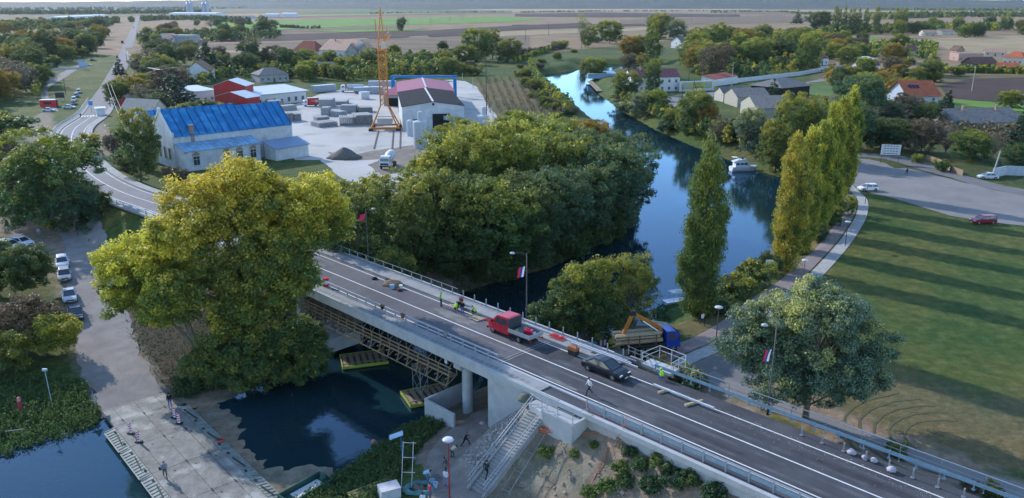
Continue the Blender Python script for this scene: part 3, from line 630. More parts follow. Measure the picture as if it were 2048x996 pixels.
# --- prototypes for everything further off
PROTO = {}
def proto(kind, seed):
    rng = np.random.default_rng(seed); rr = random.Random(seed); mb = MB(); aut0 = lambda n, h: np.clip(-.06+.42*sm(.45, 1, h)+.12*rng.normal(size=n), 0, 1)
    if kind == 'round':
        bl = [(rr.uniform(-.18,.18), rr.uniform(-.18,.18), rr.uniform(.42,.74), rr.uniform(.22,.34), rr.uniform(.22,.34), rr.uniform(.2,.27)) for _ in range(7)]+[(0,0,.58,.38,.38,.33)]+[(rr.uniform(-.2,.2), rr.uniform(-.2,.2), rr.uniform(.2,.32), .26, .26, .2) for _ in range(4)]
        N, per, sz, cl = 300, 76, .0128, (.04, .095); tr = [(0,0,0),(.01,0,.3),(0,.01,.7)]
    elif kind == 'tall':
        bl = [(rr.uniform(-.13,.13), rr.uniform(-.13,.13), .22+.09*i, .2+.1*math.sin(.5+i*.35), .2+.1*math.sin(.5+i*.35), .16) for i in range(8)]
        N, per, sz, cl = 250, 76, .0118, (.035, .08); tr = [(0,0,0),(.01,0,.4),(0,.01,.85)]
    elif kind == 'poplar':
        bl = poplar_blobs(1, .11, rr, 8); N, per, sz, cl = 180, 40, .0125, (.018, .04); tr = [(0,0,0),(0,0,.5),(0,0,.9)]
    elif kind == 'bush':
        bl = [(rr.uniform(-.4,.4), rr.uniform(-.3,.3), rr.uniform(.25,.55), rr.uniform(.3,.45), rr.uniform(.3,.45), rr.uniform(.25,.42)) for _ in range(6)]
        N, per, sz, cl = 150, 40, .035, (.08, .16); tr = [(0,0,0),(.02,0,.2),(0,.05,.5)]
    elif kind == 'conifer':
        bl = [(0,0,.1+.09*i, .30*(1-i/10.5), .30*(1-i/10.5), .05) for i in range(10)]; N, per, sz, cl = 220, 40, .014, (.03, .055); tr = [(0,0,0),(0,0,.5),(0,0,.97)]
    elif kind == 'bare':
        bl = [(rr.uniform(-.15,.15), rr.uniform(-.15,.15), rr.uniform(.45,.75), rr.uniform(.2,.33), rr.uniform(.2,.33), rr.uniform(.2,.27)) for _ in range(6)]
        N, per, sz, cl = 150, 14, .012, (.03, .08); tr = [(0,0,0),(.01,0,.3),(0,.01,.7)]
    C = crown_points(bl, N, rng, .5 if kind != 'conifer' else .3, .5 if kind in ('bush','conifer','poplar') else .6); h = (C[:, 2]-C[:, 2].min())/np.ptp(C[:, 2])
    wood_mesh(tr, .018 if kind != 'bush' else .02, [C[i]*.95 for i in rng.choice(N, 70 if kind == 'bare' else 10, False)], rr, mb, .003)
    P = leaf_arrays(C, cl[0]+(cl[1]-cl[0])*rng.random(N), per, sz, rng, aut0(N, h), vert=.5 if kind == 'poplar' else 0, flat=0 if kind == 'poplar' else .55)
    me = leaf_mesh(kind+'_tree', [P], LM['green'], mb, bark); return me
for k_, ns in (('round', 4), ('tall', 3), ('poplar', 2), ('bush', 3), ('conifer', 2), ('bare', 2)): PROTO[k_] = [proto(k_, 100+i*7+len(k_)) for i in range(ns)]
NAMEK = {'round': 'broadleaf_tree', 'tall': 'tall_tree', 'poplar': 'poplar_tree', 'bush': 'bush', 'conifer': 'conifer_tree', 'bare': 'bare_tree'}
ASP = {'round': 1.05, 'tall': 1.0, 'poplar': 1.0, 'bush': 1.0, 'conifer': 1.0, 'bare': 1.0}
trng = random.Random(77); NTREE = [0]
def plant(x, y, H, kind, key, label, group=None, wide=1.0, z=None):
    me = trng.choice(PROTO[kind]); o = bpy.data.objects.new(NAMEK[kind], me); col.objects.link(o)
    o.location = (x, y, (zg(x, y) if z is None else z)-.15); s = H/.95
    o.scale = (s*wide*trng.uniform(.92, 1.1), s*wide*trng.uniform(.92, 1.1), s); o.rotation_euler[2] = trng.uniform(0, 6.28)
    sl_ = o.material_slots[0]; sl_.link = 'OBJECT'; sl_.material = LM[key]
    NTREE[0] += 1
    return tag(o, label, 'bush' if kind == 'bush' else 'tree', group)
def T(u, vb, vt, kind, key, label, wpx=None, z=3.5, group=None):
    x, y = W(u, vb, z)
    if z == 3.5 and y < 560 and zg(x, y) < .4:
        z = .6; x, y = W(u, vb, z)
        for _ in range(8):
            if zg(x, y) > .3: break
            x, y = x*1.015+(.8 if u > 1180 else -.8), y*1.008
    D = y*CT+(CAMZ-z)*ST; H = (vb-vt)/FPX*D/(CT-(vb-498)/FPX*ST)
    nat = {'round': .95, 'tall': .62, 'poplar': .24, 'bush': 1.3, 'conifer': .58, 'bare': .9}[kind]
    wd = 1.0 if wpx is None else (wpx/FPX*D)/(nat*H)
    return plant(x, y, H, kind, key, label, group, wd, None if z in (3.5, .6) else z)
def mix_clump(label, pts, group):
    for q in pts: T(*q[:5], label, q[5] if len(q) > 5 else None, group=group, z=q[6] if len(q) > 6 else 3.5)
# ================================================================ PLANTING
F1 = 'trees of the dense grove on the left river bank'
for i, q in enumerate([
 (720,556,372,'tall','green','leafy green tree of the river grove behind the lamp post with the pink flag',150),
 (852,540,352,'round','green','green tree of the river grove standing right of the pale bare trunk',180),
 (905,532,345,'round','dark','dark green tree of the river grove behind the working crew on the bridge',190),
 (978,546,360,'round','green','broad green tree of the river grove above the dark water left of the flag lamp',200),
 (1040,522,350,'round','dark','dark leafy tree of the river grove leaning over the shaded water',185),
 (1102,494,338,'round','bluish','blue green tree on the front edge of the river grove',175),
 (1162,470,318,'round','bluish','large blue green willow bulging over the river from the grove',180),
 (1216,448,292,'round','bluish','rounded blue green willow at the river side of the grove',160),
 (1250,418,272,'round','bluish','outermost blue green willow of the grove, touching the blue water',130),
 (765,478,352,'tall','yellow','slim yellow tipped tree at the left end of the grove above the pale track',110),
 (884,464,296,'round','yellow','yellow tipped tree of the grove in front of the cement mixer truck',150),
 (938,452,266,'round','yellow','broad yellow green tree in the middle of the grove',190),
 (1022,442,254,'round','yellow','yellow green tree of the grove left of the blue green willows',180),
 (1096,430,250,'round','green','green tree of the grove with few yellow tips',170),
 (1170,402,262,'round','bluish','silvery blue green tree in the second row of the grove',150),
 (1222,372,258,'round','bluish','blue green tree in the back row of the grove near the river bend',130),
 (930,392,250,'round','yellow','yellow green tree at the back of the grove in front of the black roofed hall',150),
 (1000,372,236,'round','yellow','yellow tree at the back of the grove left of its highest point',150),
 (1072,362,230,'round','yellow','tall yellow green tree at the back of the grove, its highest point',160),
 (1132,342,238,'round','green','green tree at the back of the grove beside the orchard',130),
 (1178,330,238,'round','orange','orange tree at the upper end of the grove',105)]):
    T(*q[:6], q[6], z=2.6, group=F1)
hero('plane_tree', 'pale trunked tree forking low beside the far railing of the bridge', *B(-32,8.6).xy, [(0,0,0),(-.1,.1,2.4)],
     [(-1.8,.4,7.2,1.6,1.5,1.5),(1.6,.6,7.4,1.5,1.5,1.5),(0,.8,8.6,1.8,1.5,1.4)], 46, 40, .18, 'green', lambda C, h, r: .1+.2*r.normal(size=len(C)), 71, .32, nb=2,
     extra=[[(-.1,.1,2.2),(-.7,.3,4.2),(-1.5,.5,7)],[(-.1,.1,2.2),(.5,.4,4),(1.5,.6,7.2)],[(-.1,.1,3),(-.1,.6,5),(.1,.9,8)]])
bpy.data.objects['trunk'].name = 'trunk'
for o in [o for o in bpy.data.objects if o.parent and o.parent.name.startswith('plane_tree') and o.name.startswith('trunk')]: o.data.materials[0] = barkp
for q in [
 (686,506,448,'bush','fresh','yellow green bush between the bridge end and the grove',80,4),
 (104,462,268,'tall','green','large green tree left of the curved road, tallest of its clump',150,3), (58,440,292,'round','green','green tree at the left of the roadside clump by the curved road',130,3),
 (152,470,350,'round','bluish','blue green tree at the foot of the roadside clump, next to the road curve',120,3), (196,458,372,'round','dark','dark tree squeezed between the road curve and the yellowing trees',90,3),
 (22,400,270,'round','brown','brownish tree above the green shed at the left edge',110,3), (150,330,262,'bush','green','light green bush top beside the curved road',80,3),
 (14,268,222,'bush','green','wide dark green bush at the left edge below the construction dirt',110,3),
 (285,378,235,'tall','green','green tree standing between the curved road and the blue roofed factory',75), (300,340,262,'bush','green','low green shrub beside the long wall of the blue roofed factory',40),
 (350,362,330,'bush','brown','brown bare shrub at the corner of the blue roofed factory',50),(230,300,262,'bush','brown','brown thicket along the curved road railing',36),(255,352,318,'bush','brown','thin brown bushes beneath the railing of the curved road',40),
 (352,215,140,'conifer','conifer','tall dark spruce behind the beige gable',80),(240,152,112,'conifer','conifer','dark cypress beside the main road',26),(416,150,82,'conifer','conifer','big dark green spruce before the ploughed field',66),(494,125,95,'conifer','conifer','dark conifer at the edge of the ploughed field',36),(318,122,106,'conifer','conifer','small dark conifer beside the yellow tree',20),
 (282,135,103,'round','yellow','bright yellow tree beside the wires, right of the main road',40),(292,182,142,'round','yellow','yellow green tree under the power line',52),(262,200,150,'round','orange','orange brown tree behind the red hut',70),
 (290,215,165,'bare','brown','brown half bare tree beside the red hut',60),(235,205,160,'round','green','dark green tree beside the road before the red hut',50),(320,225,185,'tall','dark','dark tree beside the beige gable',36),
 (397,232,196,'bush','dark','dark green bush in front of the white and red building',80),(452,226,200,'bush','yellow','bright yellow bush in front of the red gables',46),(360,240,205,'bush','green','green bush at the back of the blue roofed factory',50),
 (802,62,35,'round','dark','lone dark round tree in the middle of the green field',22),
 (885,100,80,'bush','dark','small dark bush at the edge of the plain beside the tall yellow green trees',24),
 (955,122,50,'round','fresh','tall yellow green tree at the bend beyond the orchard',72),(985,118,58,'tall','fresh','light yellow green tree right of the tallest one by the orchard',40),(930,130,88,'round','green','green tree left of the tallest one by the orchard',60),(1015,125,78,'round','green','green tree right of the tall ones by the orchard',60),(948,150,128,'bush','fresh','round yellow green bush below the tall trees by the orchard',44),
 (1163,98,26,'bare','yellow','slender nearly bare tree at the end of the river',26),(1176,95,47,'round','fresh','small bright yellow green tree right of the bare one at the end of the river',38),(1219,88,36,'round','fresh','bright yellow green round tree beyond the end of the river',56),(1196,85,70,'bush','silver','grey bush between the two bright trees beyond the river',30),
 (1120,98,78,'bush','yellow','yellow bush on the plain left of the bare tree',30),(1303,155,46,'poplar','green','dark green poplar towering behind the bathhouse',34),(1322,78,26,'round','fresh','tall pale yellow green tree behind the dark poplar',70),(1352,80,38,'round','silver','greyish pale tree right of the tallest pale tree',44),
 (1188,150,100,'round','fresh','yellow green tree overhanging the end of the blue pool',56),(1179,150,120,'tall','orange','small reddish tree at the corner of the blue pool',12),(1232,132,82,'round','orange','round bronze tree behind the blue pool',56),(1272,128,73,'round','fresh','bright green tree between the bronze tree and the dark poplar',46),(1290,145,108,'round','orange','ochre tree just behind the bathhouse roof',32),
 (1254,196,130,'round','green','big round green tree at the left end of the bathhouse',62),(1306,188,119,'tall','green','narrow egg shaped green tree in front of the bathhouse',32),(1258,140,108,'round','brown','brown tree beyond the pool and left of the bathhouse roof',38),
 (1264,230,200,'bush','silver','grey willow bush on the bank below the big round tree',60),(1282,238,186,'round','silver','grey green willow on the bank left of the riverside lane',52),(1312,240,187,'round','yellow','yellow spotted willow on the bank beside the riverside lane',50),(1345,245,206,'round','green','green willow at the bend of the riverside lane',46),(1246,210,190,'bush','silver','grey bush at the water edge near the dock',50),(1335,264,240,'bush','dark','dark bush overhanging the water below the riverside lane',60),
 (1392,278,190,'round','green','broad green tree on the bank before the grey roofed church',92),(1410,284,222,'round','orange','golden yellow tree at the water edge',56),(1440,280,215,'bare','brown','grey leafless tree beside the grey roofed church',50),(1370,272,232,'bush','yellow','yellowish bush at the water edge left of the golden tree',44),(1350,262,240,'bush','silver','grey bush at the water edge opposite the grove',50),
 (1496,316,228,'round','silver','pale hanging willow over the motor yacht',80),(1540,345,250,'tall','fresh','hanging yellow green willow right of the motor yacht',66),(1588,318,192,'tall','fresh','tall yellow green tree in front of the open barn',80),(1466,300,255,'bush','dark','dark bush on the bank left of the motor yacht',50),(1620,320,200,'tall','green','green tree behind the poplar row',60),(1520,360,318,'bush','dark','dark overhanging bush behind the yacht bow',46),(1562,390,330,'bush','dark','dark bush at the water edge behind the poplars',50),
 (1545,208,158,'conifer','conifer','dark cypress like conifer between the church and the open barn',40),(1888,246,178,'conifer','conifer','big dark spruce right of the red roofed house',46),(2042,300,205,'conifer','conifer','dark conifer at the right edge',60),
 (1718,250,150,'round','bluish','very large blue green willow behind the yellow poplar row',120),(1705,300,205,'round','bluish','blue green willow mass at the top end of the lawn path',90),(1765,252,196,'round','bluish','dark blue green tree right of the very large willow',80),
 (1742,296,228,'round','dark','dark tree behind the notice board lane',80),(1790,300,236,'round','dark','dark tree behind the notice board',80),(1842,304,236,'round','brown','brownish tree behind the parking lot',80),(1890,312,250,'bare','brown','brown leafless tree behind the garden fence',70),(1940,322,262,'round','green','green garden tree with a visible trunk right of the fence',90),(1985,318,262,'bare','brown','brown bare tree beside the concrete garden wall',60),(2030,345,285,'round','dark','dark tree above the white car at the right edge',60),(1836,325,304,'bush','fresh','small yellow green bush by the garden fence',26),(1880,342,316,'bush','green','dark green bush on the verge of the lane',30),
 (1470,592,540,'bush','green','bush beside the foot of the single poplar',70),(1508,572,512,'bush','green','bush on the bank right of the single poplar',70),(1540,548,500,'bush','dark','dark bush at the waterline before the poplar row',50),(1442,622,588,'bush','dark','dark low bush left of the pedestrian on the path',60),(1400,620,592,'bush','dark','dark shrub in front of the moored canopy boat',36),
 (1655,448,398,'bush','green','green shrub below the far poplars beside the bend of the path',56),(1682,428,386,'bush','fresh','yellow green shrub at the bend of the path',46),(1632,478,440,'bush','dark','dark shrub beneath the middle poplars',44),
 (1330,748,702,'bush','orange','ochre shrub behind the far stair landing',60),(1386,762,718,'bush','silver','grey green shrub right of the ochre shrub',60),(1792,908,880,'bush','green','green shrub behind the handrail of the right approach',50),(1985,992,962,'bush','green','green shrub behind the handrail near the corner',44),(1940,978,958,'bush','brown','brownish shrub behind the handrail near the corner',40),
 (2020,215,180,'round','yellow','yellow tree between the dark soil field and the right edge',50),(1934,225,212,'bush','orange','small orange bush by the grey roofed shed',24),(1917,152,130,'round','yellow','yellow round tree before the small red roofed barn',36),(1868,164,142,'round','yellow','yellow green round tree beside the dark soil field',44),(1790,182,156,'round','orange','orange bush left of the red roofed house',30)]:
    T(*q[:6], q[6], z=q[7] if len(q) > 7 else 3.5)
# bushes of the lower left bank
def lowbush(label, u, v, z, rx, rh, key, N, seed, a0=.1):
    x, y = W(u, v, z); hero('bush', label, x, y, [(0,0,0),(.1,0,rh*.3),(.2,.1,rh*.6)], [(0,0,rh*.55,rx,rx*.9,rh*.45),(-rx*.6,.3,rh*.4,rx*.6,rx*.6,rh*.35),(rx*.6,-.3,rh*.42,rx*.6,rx*.6,rh*.36),(.2*rx,.4,rh*.72,rx*.55,rx*.55,rh*.3)],
         N, 80, .16, key, lambda C, h, r: a0+.2*h+.15*r.normal(size=len(C)), seed, .14, (.4, .8), 14, cat='bush')
lowbush('large dark bush beside the parked cars, uppermost of the lower left thicket', 34, 600, 2.6, 4.6, 7.5, 'dark', 300, 81)
lowbush('brownish green bush in the middle of the lower left thicket', 30, 690, 2.2, 4.8, 6.5, 'brown', 300, 82, .3)
lowbush('olive bush beside the ramp road, right side of the lower left thicket', 88, 706, 1.9, 3.8, 5.2, 'green', 260, 83, .3)
lowbush('dark bush at the left edge just above the grassy point', 0, 742, 1.8, 3.4, 4.5, 'green', 190, 84)
lowbush('green bush at the far left above the brown thicket', -10, 590, 2.6, 4.0, 8, 'dark', 230, 85)
# random planting inside outlines, keeping clear of roads and houses
CLEAR = []
def blocked(x, y, r=3):
    for p, q, w_ in CLEAR:
        dx, dy = q[0]-p[0], q[1]-p[1]; L = dx*dx+dy*dy+1e-6; t = max(0, min(1, ((x-p[0])*dx+(y-p[1])*dy)/L))
        if math.hypot(x-p[0]-t*dx, y-p[1]-t*dy) < w_+r: return True
    return False
def clear_px(u0, v0, u1, v1, w_): CLEAR.append((W(u0, v0), W(u1, v1), w_))
pr = [p.xy for p in RC[i_cross-30:]]+[p.xy for p in far]
for a_, b_ in zip(pr[:-1], pr[1:]): CLEAR.append((tuple(a_), tuple(b_), 11))
LMK = [(78,108,'the purple roofed house'),(38,138,'the low grey roofed house'),(48,82,'the white cottage'),(92,88,'the reddish roofed house'),(325,90,'the white gabled house'),(361,90,'the unfinished grey house'),(166,135,'the blue white roadside sign'),(99,213,'the red kiosk'),
 (395,165,'the white gable house'),(550,164,'the grey hipped house'),(252,228,'the red hut'),(550,205,'the white yard office'),(608,118,'the dark red hipped house'),(690,128,'the pink roofed house'),(652,150,'the open timber barn'),(855,180,'the magenta roofed hall'),(770,150,'the crane top'),
 (1310,180,'the bathhouse'),(1393,180,'the yellow billboard'),(1450,168,'the red roofed shed'),(1377,95,'the dark roofed villa'),(1490,235,'the stone houses'),(1590,190,'the hay barn'),(1644,130,'the brown hipped house'),(1608,90,'the grey village roof'),(1735,125,'the white greenhouse'),
 (1742,142,'the small white house'),(1825,110,'the purple red roofed house'),(1845,205,'the solar panel house'),(1940,120,'the pink house shell'),(1860,72,'the left far shed'),(1897,70,'the right far shed'),(1735,66,'the far poplar row'),(1980,262,'the long grey roofed house'),(1778,320,'the white notice board'),(200,38,'the long white factory shed'),(112,30,'the left woodland'),(920,150,'the yard road'),(1450,90,'the open plain')]
SEEN = set()
def zlabel(x, y, k, c, base):
    px = lambda X, Y: (1024+FPX*X/(Y*CT+38.5*ST), 498+FPX*(38.5*CT-Y*ST)/(Y*CT+38.5*ST)); u, v = px(x, y)
    cn = {'green':'green','dark':'dark green','fresh':'fresh green','yellow':'yellow green','orange':'orange tinted','brown':'brownish','silver':'grey green','bluish':'blue green'}[c]; kn = {'round':'round tree','tall':'upright tree','bush':'bush','bare':'thin half bare tree','conifer':'conifer'}[k]
    ds = sorted(LMK, key=lambda q: math.hypot((q[0]-u), (q[1]-v)*2.2))
    for q in ds[:4]:
        du, dv = u-q[0], (v-q[1])*2.2
        rel = ('left of' if du < 0 else 'right of') if abs(du) > abs(dv) else ('behind' if dv < 0 else 'in front of')
        dd = math.hypot(du, dv); far_ = 'just ' if dd < 30 else '' if dd < 60 else 'well '; L0 = cn+' '+kn+' '+far_+rel+' '+q[2]
        if L0 not in SEEN: SEEN.add(L0); return L0
    L0 = cn+' '+kn+', '+base
    for ex in ('', 'taller ', 'lower ', 'broader ', 'slimmer ', 'paler ', 'darker '):
        if ex+L0 not in SEEN: SEEN.add(ex+L0); return ex+L0
    return L0
def zone(poly, n, spacing, hr, pal, label, group, seed):
    rng = random.Random(seed); P = px_poly(poly); xs = [p[0] for p in P]; ys = [p[1] for p in P]; got = []; tries = 0
    us = [p[0] for p in poly]; vs_ = [p[1] for p in poly]
    while len(got) < n and tries < n*120:
        tries += 1; u, v = rng.uniform(min(us), max(us)), rng.uniform(min(vs_), max(vs_))
        if not inside(poly, np.array([u]), np.array([v]))[0]: continue
        x, y = W(u, v); sp_ = spacing*(1+.0*y)
        if blocked(x, y, 3) or (y < 560 and zg(x, y) < .6) or any(math.hypot(x-a, y-b) < sp_ for a, b in got): continue
        got.append((x, y)); k, c = rng.choice(pal); H = rng.uniform(*hr)*(1.25 if k in ('tall', 'conifer') else .5 if k == 'bush' else 1)
        plant(x, y, H*1.12, k, c, zlabel(x, y, k, c, label), group, rng.uniform(1.05, 1.45), 3.5)
GN, DKc, FR, YL, OR, BR, SI, BL = 'green', 'dark', 'fresh', 'yellow', 'orange', 'brown', 'silver', 'bluish'
# ================================================================ THE BRIDGE AND WHAT STANDS ON IT
def BT(name, label, cat, s, n, z=8.0, rz=0, group=None): return thing(name, label, cat, B(s, n, z), RB+rz, group)
br = BT('road_bridge', 'pale concrete road bridge crossing the dark water on square and round piers', 'bridge', 0, 0, 0)
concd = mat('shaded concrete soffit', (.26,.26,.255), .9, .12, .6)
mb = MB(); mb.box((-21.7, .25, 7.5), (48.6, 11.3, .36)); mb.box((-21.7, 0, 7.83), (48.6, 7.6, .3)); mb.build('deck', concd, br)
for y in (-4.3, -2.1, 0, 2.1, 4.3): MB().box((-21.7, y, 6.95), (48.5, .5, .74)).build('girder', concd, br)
mb = MB(); mb.box((-18.6, -4.62, 7.93), (55.2, 1.72, .46)); mb.box((-17.8, 4.88, 7.93), (56.8, 2.24, .46)); mb.build('walkway', conc_w, br)
for y, n_ in ((-5.56, 41), (6.08, 39)):
    mb = MB()
    for k in range(n_): mb.box((-45.31+1.4*k, y, 7.66), (1.385, .16, 1.12))
    mb.build('fascia', conc, br)
for y in (-4.92, 5.45):
    mb = MB()
    for k in range(76):
        for q in (-.1, .1): mb.box((-45.5+.7*k, y+q, 8.163), (.5, .05, .01))
    mb.build('drain_slots', mat('dark slot', (.05,.05,.05), .9), br)
for s_ in (-35,):
    for y in (-4.2, 4.4): MB().box((s_, y, 3.1), (.9, .8, 7)).build('pier', conc, br, bevel=.03)
    MB().box((s_, 0, 6.3), (1.1, 10.6, .6)).build('pier_cap', conc, br, bevel=.03)
for y in (-3.6, 3.8): MB().lathe([(.56, -1), (.56, 6.1)], 24, (-3, y, 0)).build('pier', conc, br, smooth=False)
MB().box((-3, .1, 6.35), (1.1, 10.2, .5)).build('pier_cap', conc, br, bevel=.03)
mb = MB(); mb.box((2.42, .3, 4.3), (.5, 10.9, 5.9)); mb.box((5.7, -5.28, 4.2), (7.2, .36, 5.8)); mb.box((5.7, 5.8, 4.2), (7.2, .36, 5.8)); mb.build('abutment', conc, br, bevel=.02)
mb = MB(); mb.box((-45.8, .3, 4.6), (.5, 10.9, 5.6)); mb.build('abutment', conc, br)
w_ = BT('low_concrete_wall', 'low pale concrete wall wrapped round the foot of the round pier', 'wall', -4.4, -3.6, 0)
mb = MB(); mb.box((-1.4, -.9, 1.4), (.25, 5.2, 2.2)); mb.box((.9, -3.4, 1.5), (4.6, .25, 1.9)); mb.build('wall', conc, w_, bevel=.02)
def guard(name, label, cat, s0, s1, n, z, gap, h, parts, pw=.1, rz_side=1, group=None, m=None):
    """posts of their own plus rails: parts = list of (offset_y, height, width, thick, name)"""
    t = BT(name, label, cat, s0, n, z, 0, group); L_ = s1-s0; m = m or galv
    pm = MB().box((0, 0, h/2), (pw, pw, h)).box((0, 0, .01), (pw*2.4, pw*2.4, .02)); first = None
    k = 0
    while k*gap <= L_+.01:
        if first is None: first = pm.build('post', m, t)
        else:
            c = first.copy(); col.objects.link(c); c.parent = t; c.location = (k*gap, 0, 0)
        k += 1
    for (oy, hh, wd, th, nm, x0, x1) in parts:
        b = MB()
        if nm == 'guard_beam':
            b.sweep([(oy-.03, hh-.16), (oy+.045, hh-.11), (oy-.03, hh-.03), (oy-.03, hh+.03), (oy+.045, hh+.11), (oy-.03, hh+.16), (oy-.05, hh+.16), (oy-.05, hh-.16)], x0, x1 if x1 else L_)
        else: b.box(((x0+(x1 or L_))/2, oy, hh), ((x1 or L_)-x0, wd, th))
        b.build(nm, galvb if nm == 'guard_beam' else m, t)
    return t
guard('guard_rail', 'steel guard rail with square posts along the near side of the bridge', 'guard rail', -45, 2, -3.95, 8.16, 1.9, .82, [(0, .82, .16, .1, 'rail', 0, 0)], .11)
guard('railing_posts', 'row of galvanised posts along the far edge of the bridge walkway', 'railing', -42, 11.5, 5.72, 8.16, 2.0, .95, [(0, .93, .05, .05, 'rail', 0, 27), (.14, .05, .12, .1, 'kerb_strip', 0, 0)], .1)
rt = guard('guard_rail', 'blue grey guard rail standing on the near retaining wall of the right approach', 'guard rail', 14.3, 62, -5.08, 8.0, 1.95, 1.05, [(0, 1.05, .09, .07, 'handrail', 0, 0), (.12, .55, 0, 0, 'guard_beam', 0, 0)], .1)
guard('guard_rail', 'blue guard rail beam on the outer kerb of the far walkway at the right', 'guard rail', 14.0, 62, 5.55, 8.14, 2.0, .72, [(-.1, .62, 0, 0, 'guard_beam', 0, 0)], .09, m=galvb)
guard('handrail', 'thin pale handrail behind the blue guard beam of the right approach', 'handrail', 15.5, 62, 6.35, 7.7, 3.0, 1.5, [(0, 1.5, .06, .06, 'rail', 0, 0), (0, 1.0, .04, .04, 'rail', 0, 0)], .05)
guard('post_row', 'row of short grey posts on foot plates beside the inner kerb', 'posts', 29.5, 58, 4.22, 8.05, 1.75, .72, [], .11)
rw = BT('retaining_wall', 'long pale concrete retaining wall along the near side of the right approach', 'wall', 14.3, -5.08, 0)
mb = MB()
for k in range(20): mb.box((1.2+2.4*k, 0, 6.7), (2.388, .34, 2.3))
mb.build('wall', conc, rw); MB().box((24, 0, 7.92), (48, .44, .14)).build('coping', conc, rw)
MB().box((-5.4, .08, 7.45), (10.6, .2, 1.1)).build('end_panel', conc, rw)
# landing block and the two stairs
lb = BT('stair_landing', 'pale concrete landing block with thin railing between the stairs and the road', 'landing', 12.8, -6.2, 0)
mb = MB(); mb.prism([(-3.9,-.55),(-1.9,-.95),(1.6,-.95),(1.8,.95),(-1.9,.95),(-3.9,.95)], 4.6, 7.35); mb.build('landing', conc, lb, bevel=.02)
mb = MB(); mb.prism([(-1.9,-1.05),(1.7,-1.05),(1.9,-.85),(-1.9,-.85)], 7.35, 7.6); mb.prism([(1.65,-.95),(1.9,-.95),(1.95,.9),(1.75,.9)], 7.35, 7.7); mb.build('parapet', conc, lb)
mb = MB(); pth = [(-1.9,-.95),(0,-.98),(1.7,-.95),(1.85,.8)]
for x, y in pth: mb.tube([(x, y, 7.3), (x, y, 8.5)], .03)
for h_ in (8.5, 8.0): mb.tube([(x, y, h_) for x, y in pth], .025)
mb.tube([(-3.8,-.5,7.3),(-3.8,-.5,8.4),(-1.9,-.95,8.5)], .025); mb.build('railing', galv, lb)
def stairs(t, n, rise, run, wd, x0=0):
    mb = MB()
    for k in range(n): mb.box((x0, -run*(k+.5), -rise*(k+.5)-.2), (wd, run+.02, rise+.4))
    mb.build('steps', conc_w, t); 
    for sx in (-1, 1):
        mb = MB(); x = x0+sx*(wd/2+.15); mb.add([(x-.1,.3,-.6),(x+.1,.3,-.6),(x-.1,.3,.14),(x+.1,.3,.14),(x-.1,-run*n-.4,-rise*n-.8),(x+.1,-run*n-.4,-rise*n-.8),(x-.1,-run*n-.4,-rise*n+.12),(x+.1,-run*n-.4,-rise*n+.12)],
            [(0,2,3,1),(4,5,7,6),(0,4,6,2),(1,3,7,5),(2,6,7,3),(0,1,5,4)]); mb.build('side_wall', conc_w, t)
        mb = MB(); L_ = run*n
        for h_ in (1.15, .75): mb.tube([(x, .2, h_), (x, -L_-.3, -rise*n+h_)], .035)
        for k in range(5): y = -L_*k/4; mb.tube([(x, y, -rise*n*k/4+.2), (x, y, -rise*n*k/4+1.15)], .03)
        mb.build('railing', galv, t)
st = BT('stairs', 'long concrete staircase with twin steel railings running down from the bridge to the track', 'stairs', 9.95, -6.5, 7.0)
MB().box((0, .5, -.3), (2.2, 1.4, .6)).build('top_landing', conc, st); stairs(st, 28, .175, .27, 1.6)
fs = BT('stairs', 'far side stair landing with white tube railings above the blue truck', 'stairs', 13.4, 6.9, 7.9, math.pi)
MB().box((0, -.4, -.2), (3.4, 1.6, .3)).build('top_landing', conc, fs)
mb = MB(); pth = [(-1.7,.3),(-1.7,-2.2),(1.5,-2.4),(1.7,.3)]
for x, y in pth+[(0,-2.3),(-1.7,-1)]: mb.tube([(x, y, -.3), (x, y, 1.05)], .035)
for h_ in (1.05, .55): mb.tube([(x, y, h_) for x, y in pth], .03)
mb.build('railing', mat('white painted tube', (.6,.6,.6), .5), fs); stairs(fs, 16, .175, .27, 1.3, 2.8)
# stone pitching on the cone beside the stairs
def patch(name, m, s0, s1, n0, n1, step, dz, keep):
    S = np.arange(s0, s1+.01, step); N = np.arange(n0, n1+.01, step); SS, NN = np.meshgrid(S, N); X = .70711*(SS+NN); Y = 76.4+.70711*(NN-SS); Z = zground(X, Y)+dz
    nr, nc = SS.shape; b = MB(); b.v = [(a, c, d) for a, c, d in zip(X.ravel(), Y.ravel(), Z.ravel())]
    for i in range(nr-1):
        for j in range(nc-1):
            q = [i*nc+j, i*nc+j+1, (i+1)*nc+j+1, (i+1)*nc+j]
            if keep(SS[i, j], NN[i, j], Z[i, j]): b.f.append(q); b.m.append(0)
    return struct(b.build(name, m, smooth=True))
stone = bpy.data.materials.new('rubble stone'); stone.use_nodes = True; t_ = stone.node_tree; p_ = t_.nodes['Principled BSDF']
vo = t_.nodes.new('ShaderNodeTexVoronoi'); vo.inputs['Scale'].default_value = 3.0; vo.inputs['Randomness'].default_value = .9; vo.feature = 'DISTANCE_TO_EDGE'
vc = t_.nodes.new('ShaderNodeTexVoronoi'); vc.inputs['Scale'].default_value = 3.0; vc.inputs['Randomness'].default_value = .9
gp = t_.nodes.new('ShaderNodeNewGeometry'); t_.links.new(gp.outputs['Position'], vo.inputs['Vector']); t_.links.new(gp.outputs['Position'], vc.inputs['Vector'])
r1 = t_.nodes.new('ShaderNodeValToRGB'); r1.color_ramp.elements[0].color = (.16,.145,.13,1); r1.color_ramp.elements[1].color = (.36,.33,.30,1); t_.links.new(vc.outputs['Color'], r1.inputs[0])
